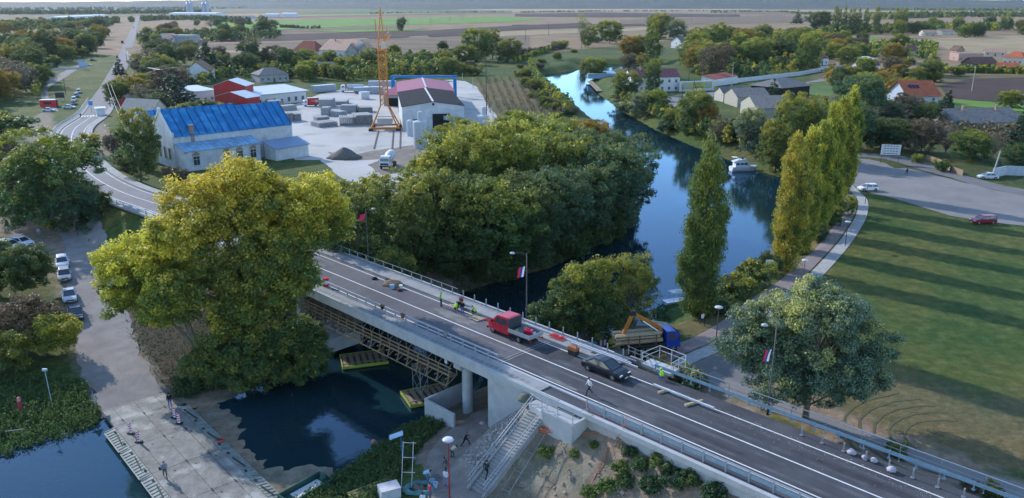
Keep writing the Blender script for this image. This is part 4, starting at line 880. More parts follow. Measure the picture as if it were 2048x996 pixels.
r2 = t_.nodes.new('ShaderNodeValToRGB'); r2.color_ramp.elements[0].color = (.3,.27,.24,1); r2.color_ramp.elements[1].color = (1,1,1,1); r2.color_ramp.elements[1].position = .09; t_.links.new(vo.outputs['Distance'], r2.inputs[0])
mx = t_.nodes.new('ShaderNodeMix'); mx.data_type = 'RGBA'; mx.blend_type = 'MULTIPLY'; mx.inputs[0].default_value = 1; t_.links.new(r1.outputs[0], mx.inputs[6]); t_.links.new(r2.outputs[0], mx.inputs[7]); t_.links.new(mx.outputs[2], p_.inputs['Base Color'])
bp = t_.nodes.new('ShaderNodeBump'); bp.inputs['Distance'].default_value = .12; bp.inputs['Strength'].default_value = .9; t_.links.new(r2.outputs[0], bp.inputs['Height']); t_.links.new(bp.outputs[0], p_.inputs['Normal']); p_.inputs['Roughness'].default_value = .9
patch('stone_bank', stone, 2.7, 8.9, -14.6, -5.4, .3, .07, lambda s, n, z: z > 2.25+.25*math.sin(s*3+n*2) and s < 8.9)
# hanging timber scaffold under the near edge, work rafts, ladder tower
hs = BT('hanging_scaffold', 'long hanging timber scaffold walkway beneath the near edge of the bridge', 'scaffold', -33, -4.6, 4.9)
MB().box((14.5, 0, 0), (29, .9, .08)).box((14.5, -.5, .12), (29, .04, .2)).build('platform', wood, hs)
bm_ = MB(); bm_.bar((0,-.55,0),(0,-1.0,-.9),.09); bm_.bar((0,.6,-.05),(0,-1.1,-.05),.1); bm_.bar((0,-1.05,-.9),(0,.5,-.1),.08); bm_.bar((0,-.62,-.05),(0,-.5,1.15),.09); bm_.bar((0,.5,0),(0,.5,1.9),.08); bm_.bar((0,-.5,1.1),(0,.5,1.9),.06)
first = None
for k in range(18):
    if first is None: first = bm_.build('bracket', wood, hs)
    else: c = first.copy(); col.objects.link(c); c.parent = hs; c.location = (k*1.7, 0, 0)
mb = MB()
for h_ in (.6, 1.05): mb.box((14.5, -.52, h_), (29.5, .05, .13))
mb.box((14.5, -.95, -.85), (29, .07, .1)); mb.build('handrail', wood, hs)
def raft(label, s, n, L_, w_, rz):
    t = BT('work_raft', label, 'raft', s, n, .05, rz)
    mb = MB(); mb.box((0, 0, .18), (L_, w_, .3)); mb.build('float', mat('dark float', (.04,.045,.045), .6), t)
    mb = MB()
    for k in range(7): mb.box((-L_/2+(k+.5)*L_/7, 0, .36), (L_/7*.62, w_*.98, .05))
    for y in (-.3, .3): mb.box((0, y*w_, .41), (L_, .14, .06))
    mb.build('planks', wood, t); ye = mat('yellow green edge paint', (.30,.34,.05), .7)
    mb = MB()
    for sy in (-1, 1): mb.box((0, sy*(w_/2+.05), .24), (L_+.1, .1, .36))
    mb.box((-L_/2-.05, 0, .24), (.1, w_+.2, .36)); mb.build('edge_frame', ye, t); return t
raft('timber decked work raft with yellow edges floating below the middle of the bridge', -22.5, -3.2, 5.4, 3.6, R(62))
raft('timber decked work raft with yellow edges below the ladder tower near the round pier', -9.6, -3.6, 5.2, 3.6, R(70))
lt = BT('ladder_tower', 'thin steel scaffold tower with cross braces standing on the right work raft', 'scaffold', -10.6, -3.9, .5)
mb = MB()
for x, y in ((-.7,-.5),(.7,-.5),(.7,.5),(-.7,.5)): mb.tube([(x,y,0),(x,y,3.4)], .03)
for z0 in (0, 1.6): mb.tube([(-.7,-.5,z0),(.7,-.5,z0+1.6)], .02); mb.tube([(.7,-.5,z0),(-.7,-.5,z0+1.6)], .02); mb.tube([(.7,-.5,z0),(.7,.5,z0+1.6)], .02)
mb.build('frame', galv, lt); MB().box((0,0,3.1), (1.6,1.1,.06)).build('platform', wood, lt)
tag(BT('concrete_slab', 'bluish concrete footing slab by the water beneath the left end of the bridge', 'slab', -29.6, -3.2, 0))
sb_ = [o for o in bpy.data.objects if o.name.startswith('concrete_slab')][0]; MB().box((0,0,1.4), (6.2,4.6,1.8)).build('slab', conc, sb_)
# lamps
def street_lamp(label, loc, h, arm=1.3, rz=0, key=None, group=None):
    t = thing('street_lamp', label, 'street lamp', loc, rz, group); dk = key or mat('dark lamp pole', (.06,.065,.07), .5, metal=.5)
    MB().lathe([(.13,0),(.13,.5),(.085,.6),(.05,h)], 10).build('pole', dk, t, smooth=True)
    MB().tube([(0,0,h-.15),(-arm*.5,0,h+.08),(-arm,0,h+.1)], .035).build('arm', dk, t)
    MB().lathe([(.05,-.08),(.26,-.05),(.3,.02),(.16,.12),(.02,.16)], 12, (-arm-.2,0,h+.06)).build('lamp_head', mat('lamp glass grey', (.35,.38,.4), .3), t, smooth=True); return t
street_lamp('dark street lamp on the far walkway behind the red truck, with a hanging flag', B(-4, 6.3, 7.9), 8.0, 1.4, R(8))
street_lamp('dark street lamp with a flag beside the round silvery tree', B(25, 7.2, 7.0), 8.6, .9, R(5))
street_lamp('dark street lamp at the grove end of the bridge, carrying a pink red flag', B(-34.4, 6.4, 7.8), 7.6, .8, R(180))
street_lamp('thin dark lamp pole beside the thicket along the curved road', (-102, 203, 4.5), 8, .8, 0)
street_lamp('dark lamp pole beside the corner of the blue roofed factory', (-85.5, 186, 3.6), 9, .9, R(180))
def flag(label, loc, cols_, w_=.55, h_=1.1, rz=0):
    t = thing('flag', label, 'flag', loc, rz); n = len(cols_)
    for i, c in enumerate(cols_):
        mb = MB(); x0, x1 = -w_+w_*i/n, -w_+w_*(i+1)/n
        k = 5; vs = []
        for j in range(k+1):
            f = j/k
            for x in (x0, x1): vs.append((x-.18*f, .06*math.sin(x*9+f*5), -h_*f+.25*(x+w_)))
        mb.add(vs, [(2*j, 2*j+1, 2*j+3, 2*j+2) for j in range(k)]); o = mb.build('stripe', mat('flag '+c[0], c[1], .8), t)
        so_ = o.modifiers.new('thickness', 'SOLIDIFY'); so_.thickness = .012
    return t
FR_ = [('red', (.55,.03,.05)), ('blue', (.03,.06,.35)), ('white', (.7,.7,.72))]
flag('red blue and white flag hanging from the lamp post behind the red truck', tuple(B(-4.15, 6.2, 14.2)), FR_, .7, 1.2)
flag('red blue and white flag on the lamp post beside the silvery tree', tuple(B(24.8, 7.1, 13.2)), FR_, .5, 1.1)
flag('pink red flag on the lamp post at the grove end of the bridge', tuple(B(-34.5, 6.3, 14.6)), [('pink', (.65,.04,.12))], .7, .9)
def park_lamp(label, u, v, h, z=3.5, m=None, group=None):
    x, y = W(u, v, z); t = thing('park_lamp', label, 'street lamp', (x, y, zg(x, y)), 0, group)
    MB().tube([(0,0,0),(0,0,h)], [.07,.045], 8).build('pole', m or mat('brown lamp pole', (.16,.09,.07), .6), t)
    MB().lathe([(.06,-.22),(.2,-.05),(.5,.0),(.42,.1),(.1,.16)], 16, (0,0,h+.05)).build('lamp_head', mat('pale lamp dish', (.5,.52,.55), .4), t, smooth=True); return t
park_lamp('dish lamp on a brown pole beside the path right of the crane truck', 1432, 683, 4.3)
park_lamp('dish lamp on a brown pole where the path passes the near yellow poplars', 1604, 578, 4.2)
park_lamp('dark thin dish lamp farther up the path, on the inside of its bend', 1690, 492, 4.1, m=mat('dark lamp pole', (.06,.065,.07), .5))
park_lamp('thin dark lamp by the white hatchback on the lawn edge', 1730, 408, 4.0, m=mat('dark lamp pole', (.06,.065,.07), .5))
park_lamp('dish lamp on a red pole standing in the dirt track among the workers', 899, 992, 5.6, 2.0, mat('red lamp pole', (.3,.03,.04), .6))
# ================================================================ PONTOON
PD = math.atan2(-17.7, 15.5)
pb = thing('pontoon_bridge', 'pale greenish steel pontoon bridge deck with sloping side decks on the water', 'pontoon bridge', (-41.0, 78.2, 0), PD)
steelp = mat('worn pontoon deck', (.20,.19,.17), .75, .25, .9, bump=.7, bscale=6, detail=9, mix2=((.33,.325,.29), .5, .56))
greenp = mat('green pontoon side', (.24,.26,.23), .7, .2, 1.2, bump=.3, bscale=5)
drk = mat('dark joint', (.03,.035,.03), .8)
secs = [-.3, 3.2, 9.3, 15.5, 21.7, 27.9, 34.1, 40]
for i in range(len(secs)-1):
    x0, x1 = secs[i]+.03, secs[i+1]-.03; z1 = .62; mb = MB()
    for (y0, y1) in ((-3.2,-2.17),(-2.12,-.03),(.03,2.12),(2.17,3.2)): mb.box(((x0+x1)/2, (y0+y1)/2, z1-.06), (x1-x0, y1-y0, .12))
    s_ = mb.build('deck_panel', steelp, pb)
    mb = MB(); mb.box(((x0+x1)/2, 0, z1-.45), (x1-x0-.1, 6.2, .75)); mb.build('float_body', greenp, s_)
    if i:
        for sy in (-1, 1):
            mb = MB(); a0, a1 = x0+(.9 if i == 1 else 0), x1
            mb.add([(a0, sy*3.25, z1), (a1, sy*3.25, z1), (a1, sy*4.35, z1-.2), (a0+.4, sy*4.35, z1-.2), (a0, sy*3.25, z1-.7), (a1, sy*3.25, z1-.7), (a1, sy*3.7, -.3), (a0, sy*3.7, -.3)],
                   [(0,1,2,3),(4,5,6,7),(0,1,5,4),(3,2,6,7),(0,3,7,4),(1,2,6,5)])
            k = int((a1-a0)/.55)
            for j in range(k): mb.bar((a0+.3+j*.55, sy*3.3, z1+.0), (a0+.3+j*.55, sy*4.25, z1-.14), .10, .07)
            mb.build('side_deck', greenp, pb)
            mb = MB(); mb.bar(((a0+a1)/2-.8, sy*3.5, z1+.05), ((a0+a1)/2+1.6, sy*3.75, z1+.12), .09); mb.box((a0+1.2, sy*3.5, z1+.03), (.35,.2,.1)); mb.box((a1-.9, sy*3.5, z1+.03), (.3,.2,.1)); mb.build('fitting', drk, pb)
mb = MB(); 
for i, x in enumerate(secs[1:-1]):
    for y in (-2.15, 0, 2.15): mb.box((x, y, .635), (.5,.14,.03)); mb.box((x+.9, y*.9+.5, .63), (.16,.16,.02))
mb.build('coupling', drk, pb)
def ploc(x, y, z=.63): 
    c, s = math.cos(PD), math.sin(PD); return (-41+c*x-s*y, 78.2+s*x+c*y, z)
bk = None
for u, v, lab in [(262,867,'near side beacon board on the pontoon, closer to the shore'),(278,884,'near side beacon board on the pontoon, closer to the walking man'),(349,836,'rear one of the two beacon boards, nearest the man in black'),(358,847,'front one of the two beacon boards by the man in black')]:
    x, y = W(u, v, .65); G = 'beacon boards on the pontoon'
    if bk is None:
        bk = thing('beacon_board', lab, 'beacon', (x, y, .64), R(-20), G)
        MB().box((0,0,.05), (.7,.4,.1)).build('foot', rubber, bk)
        mb = MB(); mb.box((0,0,.62), (.3,.05,1.05)); mb.build('board', mat('beacon white', (.75,.75,.78), .5), bk)
        mb = MB()
        for k in range(4): 
            z0 = .2+k*.26; mb.add([(-.15,-.03,z0),(.15,-.03,z0+.12),(.15,-.03,z0+.25),(-.15,-.03,z0+.13)], [(0,1,2,3)]); mb.add([(-.15,.03,z0),(.15,.03,z0+.12),(.15,.03,z0+.25),(-.15,.03,z0+.13)], [(3,2,1,0)])
        mb.build('stripes', mat('beacon red', (.55,.03,.10), .5), bk)
    else: bpy.context.view_layer.update(); dup(bk, (x, y, .64), R(-20)+trng.uniform(-.3,.3), lab)
x, y = W(440, 879, .7); lr = thing('life_ring', 'red life ring lying on the far side deck of the pontoon', 'life ring', (x, y, .56), 0)
mb = MB(); mb.tube([(.38*math.cos(a_*math.pi/8), .38*math.sin(a_*math.pi/8), .06) for a_ in range(17)], .08, 8); mb.build('ring', mat('life ring red', (.5,.07,.05), .6), lr, smooth=True)
# ================================================================ BUILDINGS
tile = lambda nm, c: mat('roof '+nm, c, .85, .22, 1.1, bump=.4, bscale=7, mix2=(tuple(x*.6 for x in c), .5, .6))
T_RED, T_PINK, T_BRN, T_GRY, T_PUR, T_ORG = tile('red tiles', (.26,.075,.05)), tile('pinkish tiles', (.42,.26,.19)), tile('brown tiles', (.13,.07,.055)), tile('grey slabs', (.16,.155,.15)), tile('purple brown tiles', (.16,.07,.08)), tile('orange red tiles', (.40,.11,.055))
M_MET = mat('pale metal roof', (.5,.53,.57), .45, .08, .6, metal=.1)
brickw = mat('bare brick wall', (.30,.22,.17), .9, .18, 1.2); greyw = mat('grey rendered wall', (.33,.33,.32), .9, .15, .6); creamw = mat('cream wall', (.5,.46,.38), .88, .12, .6)
redw = mat('red panel wall', (.36,.035,.035), .6, .08, .5); bluem = mat('blue sheet roof', (.014,.17,.40), .5, .16, .5, mix2=((.04,.24,.48), .35, .5), detail=8); blupale = mat('faded blue sheet roof', (.22,.40,.55), .5, .25, .5)
framew = mat('window frame', (.5,.5,.5), .6)
def building(name, label, cat, px, d, h, rh, wm, rm, ridge='w', wins=2, rows=1, wsz=(1.1,1.3), over=.45, chimney=0, door=True, hip=0, group=None, z=3.5, seam=0, sidewins=1, wh=.42, roofkind='gable', rot=None):
    """px: front base line in pixels, left to right; d depth, h eave height, rh roof height; ridge along the width ('w') or the depth ('d')"""
    (x0, y0), (x1, y1) = W(px[0], px[1], z), W(px[2], px[3], z); wd = math.hypot(x1-x0, y1-y0); a_ = math.atan2(y1-y0, x1-x0)
    t = thing(name, label, cat, ((x0+x1)/2, (y0+y1)/2, z), a_, group); mb = MB(); W2 = wd/2
    CLEAR.append((((x0+x1)/2-math.sin(a_)*d/2, (y0+y1)/2+math.cos(a_)*d/2),)*2+(max(W2, d/2)+1,))
    if roofkind == 'lean':
        mb.add([(-W2,0,-.3),(W2,0,-.3),(W2,d,-.3),(-W2,d,-.3),(-W2,0,h),(W2,0,h),(W2,d,h+rh),(-W2,d,h+rh)], [(3,2,1,0),(4,5,6,7),(0,1,5,4),(1,2,6,5),(2,3,7,6),(3,0,4,7)])
    elif ridge == 'w' and not hip: mb.sweep([(0,-.3),(d,-.3),(d,h),(d/2,h+rh),(0,h)], -W2, W2)
    elif ridge == 'd' and not hip:
        b2 = MB(); b2.sweep([(-W2,-.3),(W2,-.3),(W2,h),(0,h+rh),(-W2,h)], 0, d); mb.add([(y, x, z_) for x, y, z_ in b2.v], b2.f)
    else: mb.box((0, d/2, h/2-.15), (wd, d, h+.3))
    mb.build('wall', wm, t)
    mb = MB(); th = .16; o_ = over
    def slab(p):  # p: four points; thickness downwards
        k = [Vector(q) for q in p]; n = (k[1]-k[0]).cross(k[2]-k[0]).normalized(); n = n if n.z > 0 else -n
        up = [q+n*.05 for q in k]; dn = [q-n*(th-.05)+n*.06 for q in k]; m = len(k)
        mb.add(up+dn, [tuple(range(m)), tuple(range(2*m-1, m-1, -1))]+[(i, m+i, m+(i+1) % m, (i+1) % m) for i in range(m)])
    if roofkind == 'lean': slab([(-W2-o_,-o_,h-rh*o_/d),(W2+o_,-o_,h-rh*o_/d),(W2+o_,d+o_*.3,h+rh*(1+.3*o_/d)),(-W2-o_,d+o_*.3,h+rh*(1+.3*o_/d))])
    elif hip:
        e_ = h-.02
        if ridge == 'w': r0, r1 = (-W2+min(hip, W2*.95), d/2, h+rh), (W2-min(hip, W2*.95), d/2, h+rh)
        else: r0, r1 = (0, min(hip, d*.45), h+rh), (0, d-min(hip, d*.45), h+rh)
        A, B_, C_, D_ = (-W2-o_,-o_,e_), (W2+o_,-o_,e_), (W2+o_,d+o_,e_), (-W2-o_,d+o_,e_)
        if ridge == 'w': slab([A, B_, r1, r0]); slab([C_, D_, r0, r1]); slab([D_, A, r0]); slab([B_, C_, r1])
        else: slab([A, B_, r0]); slab([C_, D_, r1]); slab([B_, C_, r1, r0]); slab([D_, A, r0, r1])
    elif ridge == 'w':
        k = rh/(d/2)*o_; slab([(-W2-o_,-o_,h-k),(W2+o_,-o_,h-k),(W2+o_,d/2,h+rh),(-W2-o_,d/2,h+rh)]); slab([(W2+o_,d+o_,h-k),(-W2-o_,d+o_,h-k),(-W2-o_,d/2,h+rh),(W2+o_,d/2,h+rh)])
        if seam:
            n = int(wd/seam)
            for i in range(n+1):
                x = -W2+wd*i/n; mb.bar((x,-o_,h-k+.12),(x,d/2,h+rh+.12),.07); mb.bar((x,d+o_,h-k+.12),(x,d/2,h+rh+.12),.07)
    else:
        k = rh/W2*o_; slab([(-W2-o_,-o_,h-k),(0,-o_,h+rh),(0,d+o_,h+rh),(-W2-o_,d+o_,h-k)]); slab([(0,-o_,h+rh),(W2+o_,-o_,h-k),(W2+o_,d+o_,h-k),(0,d+o_,h+rh)])
    rf = mb.build('roof', rm, t)
    for c in range(chimney):
        cx = (-.25+.5*c)*wd if ridge == 'w' else .12*wd; cy_ = d*.4 if ridge == 'w' else d*(.3+.3*c)
        MB().box((cx, cy_, h+rh*.75+.5), (.6,.6,rh*.5+1.2)).box((cx, cy_, h+rh+1.1), (.75,.75,.12)).build('chimney', brickw, rf)
    def window(x, y, zc, face, w_=None, h_=None):
        w_, h_ = w_ or wsz[0], h_ or wsz[1]; f = MB(); g = MB()
        dx, dy = ((1,0) if face in 'fb' else (0,1)); s_ = {'f':(0,-1),'b':(0,1),'r':(1,0),'l':(-1,0)}[face]
        def bx(m_, cx, cz, ww, hh, out, th_):
            px_, py_ = x+dx*cx+s_[0]*out, y+dy*cx+s_[1]*out; m_.box((px_, py_, zc+cz), (ww if dx else th_, ww if dy else th_, hh))
        for cx, cz, ww, hh in ((0, h_/2, w_+.12, .09), (0, -h_/2, w_+.2, .1), (-w_/2, 0, .08, h_), (w_/2, 0, .08, h_), (0, 0, .06, h_)): bx(f, cx, cz, ww, hh, .05, .12)
        fo = f.build('window', framew, t); bx(g, 0, 0, w_-.05, h_-.05, .02, .04); g.build('pane', glass, fo)
    if roofkind != 'none':
        n = wins+(1 if door else 0)
        for r_ in range(rows):
            zc = h*(r_+wh)/rows if rows > 1 else min(1.7, h*.55)
            for i in range(n):
                x = -W2+wd*(i+.5)/n
                if door and r_ == 0 and i == n//2: MB().box((x, -.03, 1.02), (1.0, .1, 2.1)).build('door', mat('brown door', (.1,.06,.04), .7), t); continue
                window(x, 0, zc, 'f')
            for i in range(sidewins):
                y = d*(i+.5)/sidewins; window(W2, y, zc, 'r')
                if x0+x1 > 0: window(-W2, y, zc, 'l')
    return t, wd, rf
# factory hall with the bright blue roof: two parallel gables and a low annex
bx0 = W(352, 338, 3.5); bx1 = W(588, 306, 3.5); fa = math.atan2(bx1[1]-bx0[1], bx1[0]-bx0[0]); FL = math.dist(bx0, bx1)
fb = thing('factory_hall', 'long white factory hall with a bright blue seamed metal roof in two parallel gables', 'factory', (bx0[0], bx0[1], 3.5), fa)
CLEAR.append((bx0, bx1, 16))
plast = mat('old white plaster', (.55,.55,.55), .9, .12, .5, mix2=((.30,.28,.25), .35, .62))
def gable_hall(x0, x1, y0, d, h, rh, nm='wall'):
    MB().sweep([(y0,-.3),(y0+d,-.3),(y0+d,h),(y0+d/2,h+rh),(y0,h)], x0, x1).build(nm, plast, fb)
    mb = MB(); n = int((x1-x0)/2.1)
    for s_ in (0, 1):
        ya = y0-.3 if s_ == 0 else y0+d+.3; k = rh/(d/2)*.3
        mb.add([(x0+.3,ya,h-k+.08),(x1-.1,ya,h-k+.08),(x1-.1,y0+d/2,h+rh+.08),(x0+.3,y0+d/2,h+rh+.08)], [(0,1,2,3) if s_ == 0 else (3,2,1,0)])
        mb.bar((x0+.3,ya,h-k-.02),(x1-.1,ya,h-k-.02),.16)
        
    r = mb.build('roof', bluem, fb)
    mb = MB()
    for s_ in (0, 1):
        ya = y0-.3 if s_ == 0 else y0+d+.3; k = rh/(d/2)*.3
        for i in range(n+1): x = x0+.4+(x1-x0-.6)*i/n; mb.bar((x,ya,h-k+.16),(x,y0+d/2,h+rh+.16),.16,.16)
    mb.build('seams', mat('dark blue seam', (.006,.07,.22), .5), r)
    mb = MB()   # stepped gable parapet at the left end
    mb.bar((x0,y0-.2,h-.1),(x0,y0+d/2,h+rh+.35),.45,.5); mb.bar((x0,y0+d+.2,h-.1),(x0,y0+d/2,h+rh+.35),.45,.5); mb.box((x0,y0+d/2,h+rh+.7),(.6,.9,.7)); mb.box((x0,y0-.2,h+.3),(.6,.7,1.0)); mb.build('gable_parapet', white, fb)
    return r
ra = gable_hall(0, FL, 0, 13, 8.0, 5.2); gable_hall(-1.5, FL-7, 13, 12, 7.4, 4.8)
AL = FL*.62
MB().sweep([(-5.2,-.3),(0,-.3),(0,5.9),(-5.2,4.8)], .4, AL).build('annex_wall', plast, fb)
mb = MB(); mb.add([(.2,-5.6,4.82),(AL+.3,-5.6,4.82),(AL+.3,-.05,6.15),(.2,-.05,6.15),(.2,-5.6,4.7),(AL+.3,-5.6,4.7),(AL+.3,-.05,6.03),(.2,-.05,6.03)], [(0,1,2,3),(7,6,5,4),(0,4,5,1),(1,5,6,2),(2,6,7,3),(3,7,4,0)])
for i in range(16): x = .4+(AL-.3)*i/15; mb.bar((x,-5.6,4.88),(x,-.1,6.2),.08)
mb.build('annex_roof', blupale, fb)
MB().box((AL*.25, .35, 7.8), (.9,.9,4.6)).box((AL*.25, .35, 10.15), (1.15,1.15,.25)).build('chimney', brickw, ra)
for x in (3.2, AL*.55, AL*.72, AL*.9):
    f = MB(); f.box((x,-5.24,2.4),(1.7,.1,2.3)); f.box((x,-5.3,2.35),(.08,.1,2.2)); f.box((x,-5.3,2.7),(1.6,.1,.08)); fo = f.build('window', framew, fb); MB().box((x,-5.32,2.35),(1.45,.03,2.05)).build('pane', glass, fo)
    f = MB(); f.lathe([(.0,0),(.95,.01),(.95,.14),(.0,.15)], 12, (x,-5.26,3.5), axis='y'); f.build('window_arch', brickw, fb)
for y in (2.5, 5.5, 8.5, 16, 19, 22):
    fo = MB().box((-.06 if y < 13 else -1.56, y, 3.4),(.1,1.3,3)).build('window', framew, fb); MB().box((-.12 if y < 13 else -1.62, y, 3.4),(.05,1.1,2.8)).build('pane', glass, fo)
building('garage', 'small pale shed at the right end of the blue roofed factory', 'shed', (553,322,618,311), 5, 3.2, 1.4, white, mat('blue grey sheet', (.2,.27,.38), .5, .1), roofkind='lean', wins=0, door=False, sidewins=0)
t, _, _ = building('beige_gable_house', 'grey beige gabled house behind the left end of the blue roof', 'house', (306,246,340,240), 14, 3.6, 3.8, creamw, mat('beige slab roof', (.33,.30,.26), .9, .15), ridge='d', wins=1, over=.3)
# white yard building with red gabled stair towers
building('yard_office', 'long white single storey building with a flat pale metal roof beside the yard', 'building', (498,215,613,203), 16, 4.6, 1.4, mat('white panel wall', (.6,.6,.57), .7, .06), M_MET, roofkind='lean', wins=7, door=True, sidewins=0, wsz=(1.2,1.7), over=1.0)
building('low_extension', 'white low building with a pale roof left of the red gables', 'building', (392,208,432,204), 14, 5.0, 1.0, white, M_MET, roofkind='lean', wins=2, sidewins=0)
building('red_gable_block', 'taller red walled block with a pale gabled roof, the rear one of the red pair', 'building', (431,214,494,214), 10, 8.2, 2.2, redw, M_MET, ridge='d', wins=0, door=False, sidewins=0, over=.5)
building('red_gable_block', 'lower red walled block with a pale gabled roof in front of the white long building', 'building', (436,222,496,226), 7, 5.6, 1.8, redw, M_MET, ridge='d', wins=1, door=False, sidewins=0, over=.5)
# halls behind the crane
t, wd, rf = building('workshop_hall', 'white concrete hall with a black roof and a dark open gate beside the tower crane', 'hall', (806,262,929,259), 44, 7.6, 1.4, mat('streaked white concrete', (.5,.51,.52), .85, .15, .35), mat('black felt roof', (.018,.018,.024), .9, .12, spec=.08), ridge='d', wins=0, door=False, sidewins=0, over=.25)
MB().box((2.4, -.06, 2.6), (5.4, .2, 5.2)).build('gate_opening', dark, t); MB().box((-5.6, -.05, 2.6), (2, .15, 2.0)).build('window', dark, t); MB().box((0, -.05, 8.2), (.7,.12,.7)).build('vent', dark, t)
MB().box((0, 22, 9.12), (.6, 44, .12)).build('ridge_light', framew, t)
MB().box((6.5, -1.2, 3.6), (7, 2.6, .15), rot=(R(22), R(8), 0)).build('canopy', mat('blue green sheet', (.14,.3,.42), .5), t)
t, wd, rf = building('magenta_roof_hall', 'hall with a dull magenta roof directly behind the black roofed one', 'hall', (797,224,909,222), 40, 7.4, 1.5, greyw, mat('magenta sheet roof', (.27,.055,.10), .6, .1), ridge='d', wins=0, door=False, sidewins=0, over=.3)
MB().box((0, 20, 9.05), (.6, 40, .12)).build('ridge_light', framew, t)
t, _, _ = building('magenta_lean_to', 'low shed with a magenta roof and dark door left of the two halls', 'shed', (768,212,805,213), 16, 4.4, 2.2, greyw, mat('magenta sheet roof', (.27,.055,.10), .6, .1), roofkind='lean', wins=0, door=False, sidewins=0)
MB().box((0,-.05,1.6),(4,.15,3.2)).build('door', dark, t)
gx0, gy0 = W(786, 195); gx1, gy1 = W(911, 193)
gt = thing('gantry_frame', 'bright blue steel gantry frame arching behind the magenta roof', 'gantry', ((gx0+gx1)/2, (gy0+gy1)/2, 3.5), 0); gw = (gx1-gx0)/2; gm = mat('bright blue paint', (.01,.16,.42), .5)
MB().box((0,0,8.7),(gw*2+2,1.0,.9)).build('beam', gm, gt)
for sx in (-1, 1): MB().box((sx*gw,0,4.0),(1.4,1.4,8.1)).build('leg', gm, gt)
# silos and tanks
def tank(label, u, v, r, h, extra=True):
    x, y = W(u, v); t = thing('cement_silo', label, 'silo', (x, y, 3.5)); MB().lathe([(r,0),(r,h),(r*.95,h+.25),(.1,h+.7)], 24).build('tank', mat('pale grey tank', (.45,.47,.5), .5, .08), t, smooth=False)
    if extra: MB().lathe([(r*.38,h+.4),(r*.38,h+2.6),(r*.3,h+3)], 14, (r*.1,0,0)).build('filter', mat('pale grey tank', (.5,.5,.5)), t)
tank('tall pale grey cement silo with a filter on top, in front of the hall gate', 841, 296, 1.9, 7.2)
tank('pale grey cement silo half hidden by trees right of the yard', 967, 262, 1.9, 4.6)
tank('short grey tank left of the tall silo', 822, 272, 1.2, 4.4, False)
# farther houses: label, front line, depth, eave, roof, walls, roofs, options
H_ = building
H_('gable_house', 'white gable house with a brown tiled roof standing behind the dark spruces', 'house', (371,166,421,165), 22, 5.6, 4.6, white, T_BRN, ridge='d', wins=0, door=False, over=.3)
H_('grand_house', 'large multi storey house with pinkish roof and white left half', 'house', (641,128,700,131), 22, 9.5, 6.5, white, T_PINK, ridge='w', wins=4, rows=2, chimney=1)
H_('brick_gable_house', 'grey brick twin gable wing of the large pink roofed house', 'house', (692,131,717,131), 20, 8.5, 5.5, greyw, T_PINK, ridge='d', wins=2, rows=2, door=False)
H_('brick_gable_house', 'right hand grey brick gable wing of the large pink roofed house', 'house', (717,131,742,131), 20, 8.5, 5.5, greyw, T_PINK, ridge='d', wins=2, rows=2, door=False)
H_('red_roof_house', 'white house with a dark red hipped roof left of the large pink roofed house', 'house', (585,120,632,121), 18, 6.2, 7.0, white, T_RED, hip=5, wins=3, rows=2)
H_('white_house', 'white gabled house with a pale tiled roof beside the unfinished house', 'house', (311,90,339,91), 14, 7, 4, white, T_PINK, ridge='d', wins=2, rows=2, door=False)
H_('unfinished_house', 'roofless unfinished grey concrete house beside the white gabled house', 'house', (341,90,381,91), 14, 9.5, .1, greyw, greyw, roofkind='lean', wins=4, rows=2, over=.1)
H_('small_house', 'small low house with pinkish roof right of the unfinished house', 'house', (382,89,398,90), 9, 3.5, 2.2, brickw, T_PINK, wins=1)
H_('grey_roof_house', 'low house with a wide grey hipped roof behind the yard office', 'house', (520,166,578,163), 14, 3.8, 3.2, greyw, T_GRY, hip=5, wins=4)
H_('dark_roof_shed', 'low shed with dark brown roof left of the yellow green trees', 'shed', (556,141,590,140), 10, 3.2, 2.4, brickw, T_BRN, wins=1)
H_('open_barn', 'open timber barn with a dark roof behind the parked tankers', 'barn', (636,153,668,152), 10, 5.4, 2.2, dark, T_GRY, wins=0, door=False, over=.8)
H_('purple_roof_house', 'house with a large purple brown roof and white gable at the far left', 'house', (48,110,108,108), 20, 4.6, 6.0, white, T_PUR, wins=3)
H_('grey_roof_house', 'pale house with a low grey roof at the far left, nearer the camera', 'house', (20,140,56,138), 14, 4.4, 3.0, creamw, T_GRY, wins=2)
H_('white_house', 'white cottage under trees near the top left edge', 'house', (38,82,58,82), 12, 5, 3.4, white, T_GRY, ridge='d', wins=1)
H_('red_roof_house', 'reddish roofed house above the purple roofed one on the left', 'house', (72,88,112,87), 14, 4.6, 4.4, creamw, T_RED, wins=2)
H_('white_house', 'white house cut by the left edge of the frame', 'house', (-22,146,8,147), 12, 5.2, 3, white, T_GRY, wins=2)
H_('dark_roof_shed', 'flat dark roofed shed at the left edge', 'shed', (-20,164,16,163), 6, 2.6, .4, dark, T_GRY, roofkind='lean', wins=0, door=False)
H_('red_hut', 'small red timber hut with a steep gable beside the road junction', 'hut', (238,228,268,227), 8, 3.4, 3.0, redw, T_GRY, ridge='d', wins=2)
H_('kiosk', 'white kiosk box standing at the junction right of the crosswalk', 'kiosk', (194,232,211,231), 3, 2.7, .2, white, M_MET, roofkind='lean', wins=0, sidewins=0, door=False)
H_('green_shed', 'low white shed with a grey green roof at the left edge below the trees', 'shed', (-45,420,42,400), 9, 3.2, 1.4, white, mat('grey green roof', (.26,.31,.27), .7), roofkind='lean', wins=2, door=False, sidewins=0, z=3.3)
H_('bathhouse', 'long white two storey riverside building with a dark red tiled roof', 'building', (1262,184,1358,182), 12, 6.6, 3.2, white, T_PUR, wins=6, rows=2, chimney=1, over=.4)
